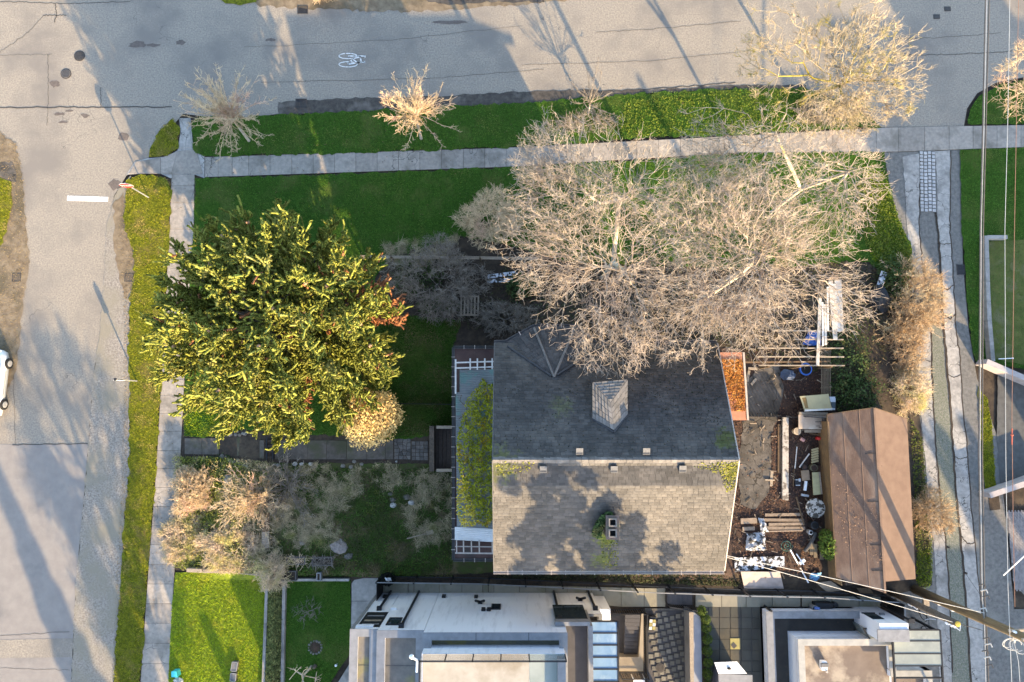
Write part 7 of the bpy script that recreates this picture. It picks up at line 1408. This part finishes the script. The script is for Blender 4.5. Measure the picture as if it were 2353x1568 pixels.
# overgrown front garden
DRY = [(625, 1068), (900, 1066), (930, 1110), (800, 1140), (780, 1250), (700, 1270), (640, 1230), (600, 1180), (600, 1100)]
DRY2 = [(940, 1090), (1040, 1080), (1040, 1230), (960, 1260), (930, 1180)]
GREEN = [(640, 1070), (770, 1075), (930, 1080), (1040, 1060), (1040, 1325), (700, 1325), (640, 1300), (640, 1240), (780, 1240)]
EDGEW = [(404, 1048), (505, 1050), (620, 1060), (610, 1170), (540, 1230), (640, 1320), (440, 1310), (404, 1300), (412, 1150)]
V, T3 = tufts([DRY, DRY2, [(880, 560), (1050, 545), (1060, 600), (900, 620)]], 19, 40, .27, .018, rng); tag(npmesh('dry_grass', V, T3, m_drygrass), kind='stuff')
V, T3 = blades([GREEN, [(870, 720), (1060, 740), (1042, 800), (1040, 980), (985, 1000), (905, 1005), (880, 900)]], 520, .13, .034, rng); tag(npmesh('rough_grass', V, T3, mat('rough_grass_blade', (.085, .135, .028), (.055, .095, .02), 1.1, (.17, .14, .065), .9, .47, .6, island=.4)), kind='stuff')
x, y = scatter(GREEN, 12000, rng); k = (np.sin(x * .05 + 2) * np.cos(y * .06) + rng.normal(size=len(x)) * .5) > -.1; P = Gn(x[k], y[k]); P[:, 2] += rng.uniform(.03, .14, len(P)); V, Q4 = leaf_quads(P, .032, rng, np.tile([[0, 0, 1.]], (len(P), 1))); tag(npmesh('weeds', V, Q4, m_weed), kind='stuff')
x, y = scatter(EDGEW, 13000, rng); P = Gn(x, y); P[:, 2] += rng.uniform(.03, .5, len(P)); V, Q4 = leaf_quads(P, .032, rng, np.tile([[0, 0, 1.]], (len(P), 1))); tag(npmesh('weeds', V, Q4, mat('olive_weed', (.22, .23, .045), (.13, .15, .03), 1.5, (.46, .35, .2), .9, .47, .6, island=.5)), kind='stuff')
# leaf litter and scrub in the back yard and under the trees
BACK = [(1660, 970), (1790, 830), (1900, 840), (1905, 960), (1880, 1330), (1690, 1335)]
UNDER = [(1170, 600), (1980, 600), (2060, 640), (2080, 760), (1960, 930), (1900, 860), (1720, 830), (1650, 790), (1180, 745), (1080, 760), (1060, 730)]
sheet('yard_floor', [(1640, 800), (1905, 800), (1910, 960), (1885, 1335), (1690, 1338), (1135, 1322), (1135, 1318), (1668, 1316)], .045, m_litter, 24, .05)
sheet('old_concrete', [(1712, 880), (1742, 845), (1790, 838), (1800, 900), (1785, 960), (1770, 1000), (1772, 1060), (1765, 1130), (1735, 1172), (1700, 1160), (1695, 1060), (1705, 985)], .07, m_oldslab, 20, .06)
V, Q4 = None, None
m_leaf = mat('fallen_leaf', (.14, .075, .05), (.075, .045, .033), 3, (.22, .14, .085), 1.5, .56, .66, island=.5)
x, y = scatter(BACK, 7000, rng); c = pip([(1712, 880), (1742, 845), (1790, 838), (1800, 900), (1785, 960), (1770, 1000), (1772, 1060), (1765, 1130), (1735, 1172), (1700, 1160), (1695, 1060), (1705, 985)], x, y); k = ~c | (rng.random(len(x)) < .08); x, y = x[k], y[k]
P = Gn(x, y); P[:, 2] += rng.uniform(.06, .11, len(P)); V, Q4 = leaf_quads(P, .04, rng, np.tile([[0, 0, 1.]], (len(P), 1)), 1.2); tag(npmesh('leaf_litter', V, Q4, m_leaf), kind='stuff')
x, y = scatter(UNDER, 9000, rng); P = Gn(x, y); P[:, 2] += rng.uniform(.04, .25, len(P)); V, Q4 = leaf_quads(P, .05, rng, np.tile([[0, 0, 1.]], (len(P), 1)), 1.3); tag(npmesh('undergrowth', V, Q4, mat('undergrowth_leaf', (.05, .07, .02), (.055, .042, .028), .9, (.12, .09, .05), 1.3, .53, .63, island=.5)), kind='stuff')
x, y = scatter([(1965, 420), (2035, 420), (2062, 500), (2090, 575), (2100, 640), (2040, 640), (1985, 560)], 3800, rng); P = Gn(x, y); P[:, 2] += rng.uniform(.05, .25, len(P)); V, Q4 = leaf_quads(P, .04, rng, np.tile([[0, 0, 1.]], (len(P), 1))); tag(npmesh('bank_weeds', V, Q4, mat('bank_weed', (.14, .165, .025), (.09, .115, .02), 1.5, island=.4)), kind='stuff')
x, y = scatter([(2090, 960), (2118, 1010), (2128, 1150), (2140, 1250), (2138, 1340), (2108, 1345), (2098, 1150)], 1900, rng); P = Gn(x, y); P[:, 2] += rng.uniform(.05, .2, len(P)); V, Q4 = leaf_quads(P, .04, rng, np.tile([[0, 0, 1.]], (len(P), 1))); tag(npmesh('bank_weeds', V, Q4, mat('lane_weed', (.11, .135, .025), (.075, .09, .02), 1.5, (.22, .16, .08), 1.2, .55, .65, island=.4)), kind='stuff')
x, y = scatter([(1140, 1318), (1660, 1318), (1700, 1338), (1690, 1346), (1140, 1328)], 3000, rng); P = Gn(x, y); P[:, 2] += rng.uniform(.05, .2, len(P)); V, Q4 = leaf_quads(P, .045, rng, np.tile([[0, 0, 1.]], (len(P), 1))); tag(npmesh('passage_weeds', V, Q4, mat('passage_weed', (.05, .06, .025), (.03, .03, .02), 1.5, island=.4)), kind='stuff')
# orange leaves on the lean-to
x, y = scatter([(1654, 826), (1706, 826), (1713, 945), (1676, 945)], 3200, rng); P = np.array([W(a, b_, 3.27 + .28 * (1706 - a) / 60 + .04 * random.random()) for a, b_ in zip(x, y)]); V, Q4 = leaf_quads(P, .04, rng, np.tile([[0, 0, 1.]], (len(P), 1)), 1.2)
npmesh('fallen_leaves', V, Q4, mat('orange_leaf', (.42, .20, .05), (.30, .115, .03), 3, (.20, .06, .02), 4, .55, .62, island=.5), bpy.data.objects['lean_to'])['kind'] = 'stuff'
x, y = scatter([(1905, 985), (2025, 1000), (2030, 1300), (1925, 1250)], 520, rng); sp_ = (y > 1060) | (rng.random(len(x)) < .3); x, y = x[sp_], y[sp_]; P = np.array([W(a, b_, 2.03 + .72 * (a - 1912) / 110) for a, b_ in zip(x, y)]); V, Q4 = leaf_quads(P, .03, rng, np.tile([[-.3, 0, 1.]], (len(P), 1)), 1.2)
npmesh('fallen_leaves', V, Q4, mat('dry_leaf', (.34, .22, .14), (.24, .15, .10), 3, island=.4), bpy.data.objects['brown_shed'])['kind'] = 'stuff'
# gutter grit and dry leaves on shoulders
x, y = scatter([(282, 460), (300, 520), (314, 610), (300, 700), (298, 900), (292, 1100), (282, 1330), (270, 1560), (258, 1560), (268, 1330), (280, 1100), (286, 900), (285, 700), (270, 560)], 3000, rng); P = Gn(x, y); P[:, 2] += rng.uniform(.03, .06, len(P)); V, Q4 = leaf_quads(P, .022, rng, np.tile([[0, 0, 1.]], (len(P), 1)), 1.3); tag(npmesh('dry_leaves', V, Q4, mat('dry_verge_leaf', (.26, .19, .11), (.17, .13, .07), 3, island=.4)), kind='stuff')
x, y = scatter([(0, 300), (40, 330), (60, 420), (64, 600), (50, 700), (36, 850), (0, 880)], 2600, rng); P = Gn(x, y); P[:, 2] += rng.uniform(.03, .07, len(P)); V, Q4 = leaf_quads(P, .025, rng, np.tile([[0, 0, 1.]], (len(P), 1)), 1.3); tag(npmesh('dry_leaves', V, Q4, mat('golden_dry_leaf', (.30, .22, .11), (.16, .115, .06), 2.2, island=.45)), kind='stuff')

V, T3 = tufts([EDGEW], 12, 30, .22, .016, rng); tag(npmesh('dry_grass', V, T3, m_drygrass), kind='stuff')
# small rubbish and sticks strewn over the back yard, moss dots on the shaded roof
sb = MB(); r = random.Random(8)
x, y = scatter(BACK, 170, rng)
for a_, b_ in zip(x, y):
    p = G(a_, b_, .1 + r.uniform(0, .05)); th = r.uniform(0, 6.28); l = r.uniform(.08, .4); sb.beam(p, p + Vector((math.cos(th) * l, math.sin(th) * l, r.uniform(0, .05))), r.uniform(.02, .06), .02)
tag(sb.build('debris', mat('stick_litter', (.22, .175, .13), (.10, .075, .055), 3, island=.6)), kind='stuff')
x, y = scatter([(1140, 880), (1640, 870), (1680, 1040), (1140, 1040)], 420, rng); x2, y2 = scatter([(1400, 800), (1640, 800), (1680, 1000), (1420, 900)], 500, rng); x = np.concatenate([x, x2]); y = np.concatenate([y, y2])
P = np.array([RP(a_, b_, .06) for a_, b_ in zip(x, y)]); P = P[(P[:, 0] > X0 + .1) & (P[:, 0] < X1 - .1)]; V, Q4 = leaf_quads(P, .035, rng, np.tile([[0, .4, 1.]], (len(P), 1)), 1.1); npmesh('moss_clump', V, Q4, mat('dark_moss', (.03, .03, .015), (.02, .022, .012), 5), roof)['kind'] = 'stuff'

x1, y1 = scatter([(455, 415), (1100, 395), (2020, 355), (2060, 560), (1100, 560), (880, 600), (860, 700), (455, 560)], 900, rng); x2, y2 = scatter([(450, 300), (1240, 245), (1690, 210), (2010, 300), (1240, 400), (450, 405)], 900, rng); x3, y3 = scatter([(290, 420), (440, 420), (400, 1300), (330, 1560), (265, 1560), (298, 1080)], 700, rng)
x = np.concatenate([x1, x2, x3]); y = np.concatenate([y1, y2, y3]); P = Gn(x, y); P[:, 2] += .09; V, Q4 = leaf_quads(P, .028, rng, np.tile([[0, 0, 1.]], (len(P), 1)), 1.2); tag(npmesh('fallen_leaves', V, Q4, mat('scattered_leaf', (.20, .13, .07), (.10, .07, .04), 3, island=.5)), kind='stuff')

x, y = scatter([(1590, 1063), (1696, 1062), (1692, 1120), (1670, 1132), (1655, 1090), (1600, 1078)], 650, rng); k = rng.random(len(x)) < np.clip((x - 1580) / 110, .08, 1) ** 1.5; x, y = x[k], y[k]
x2, y2 = scatter([(1380, 1235), (1420, 1235), (1422, 1308), (1385, 1308)], 160, rng); x3, y3 = scatter([(1140, 1062), (1230, 1062), (1215, 1085), (1140, 1095)], 120, rng); x = np.concatenate([x, x2, x3]); y = np.concatenate([y, y2, y3])
P = np.array([RP(a_, b_, .055) for a_, b_ in zip(x, y)]); P = P[P[:, 0] < X1 - .05]; V, Q4 = leaf_quads(P, .045, rng, np.tile([[0, -.4, 1.]], (len(P), 1)), 1.2); npmesh('moss_clump', V, Q4, mat('yellow_moss', (.20, .19, .02), (.13, .13, .02), 3, island=.4), roof)['kind'] = 'stuff'
for x0_, y0_, x1_, y1_ in ((990, 1185, 1152, 1255), (1215, 1190, 1390, 1265)):
    xs_, ys_ = scatter([C2(x0_, y0_), C2(x1_, y0_), C2(x1_, y1_), C2(x0_, y1_)], 130, rng); P = Gn(xs_, ys_) + np.array([0, 0, .25]); Q_ = P + rng.normal(size=P.shape) * np.array([.2, .2, .05]) + np.array([0, 0, .15]); V, Q4 = tubes(P, Q_, np.full(len(P), .012), np.full(len(P), .008), 4); npmesh('dead_stems', V, Q4, m_pinktwig if x0_ < 1000 else m_greytwig, bpy.data.objects['planter_box' if x0_ < 1000 else 'planter_box.001'])
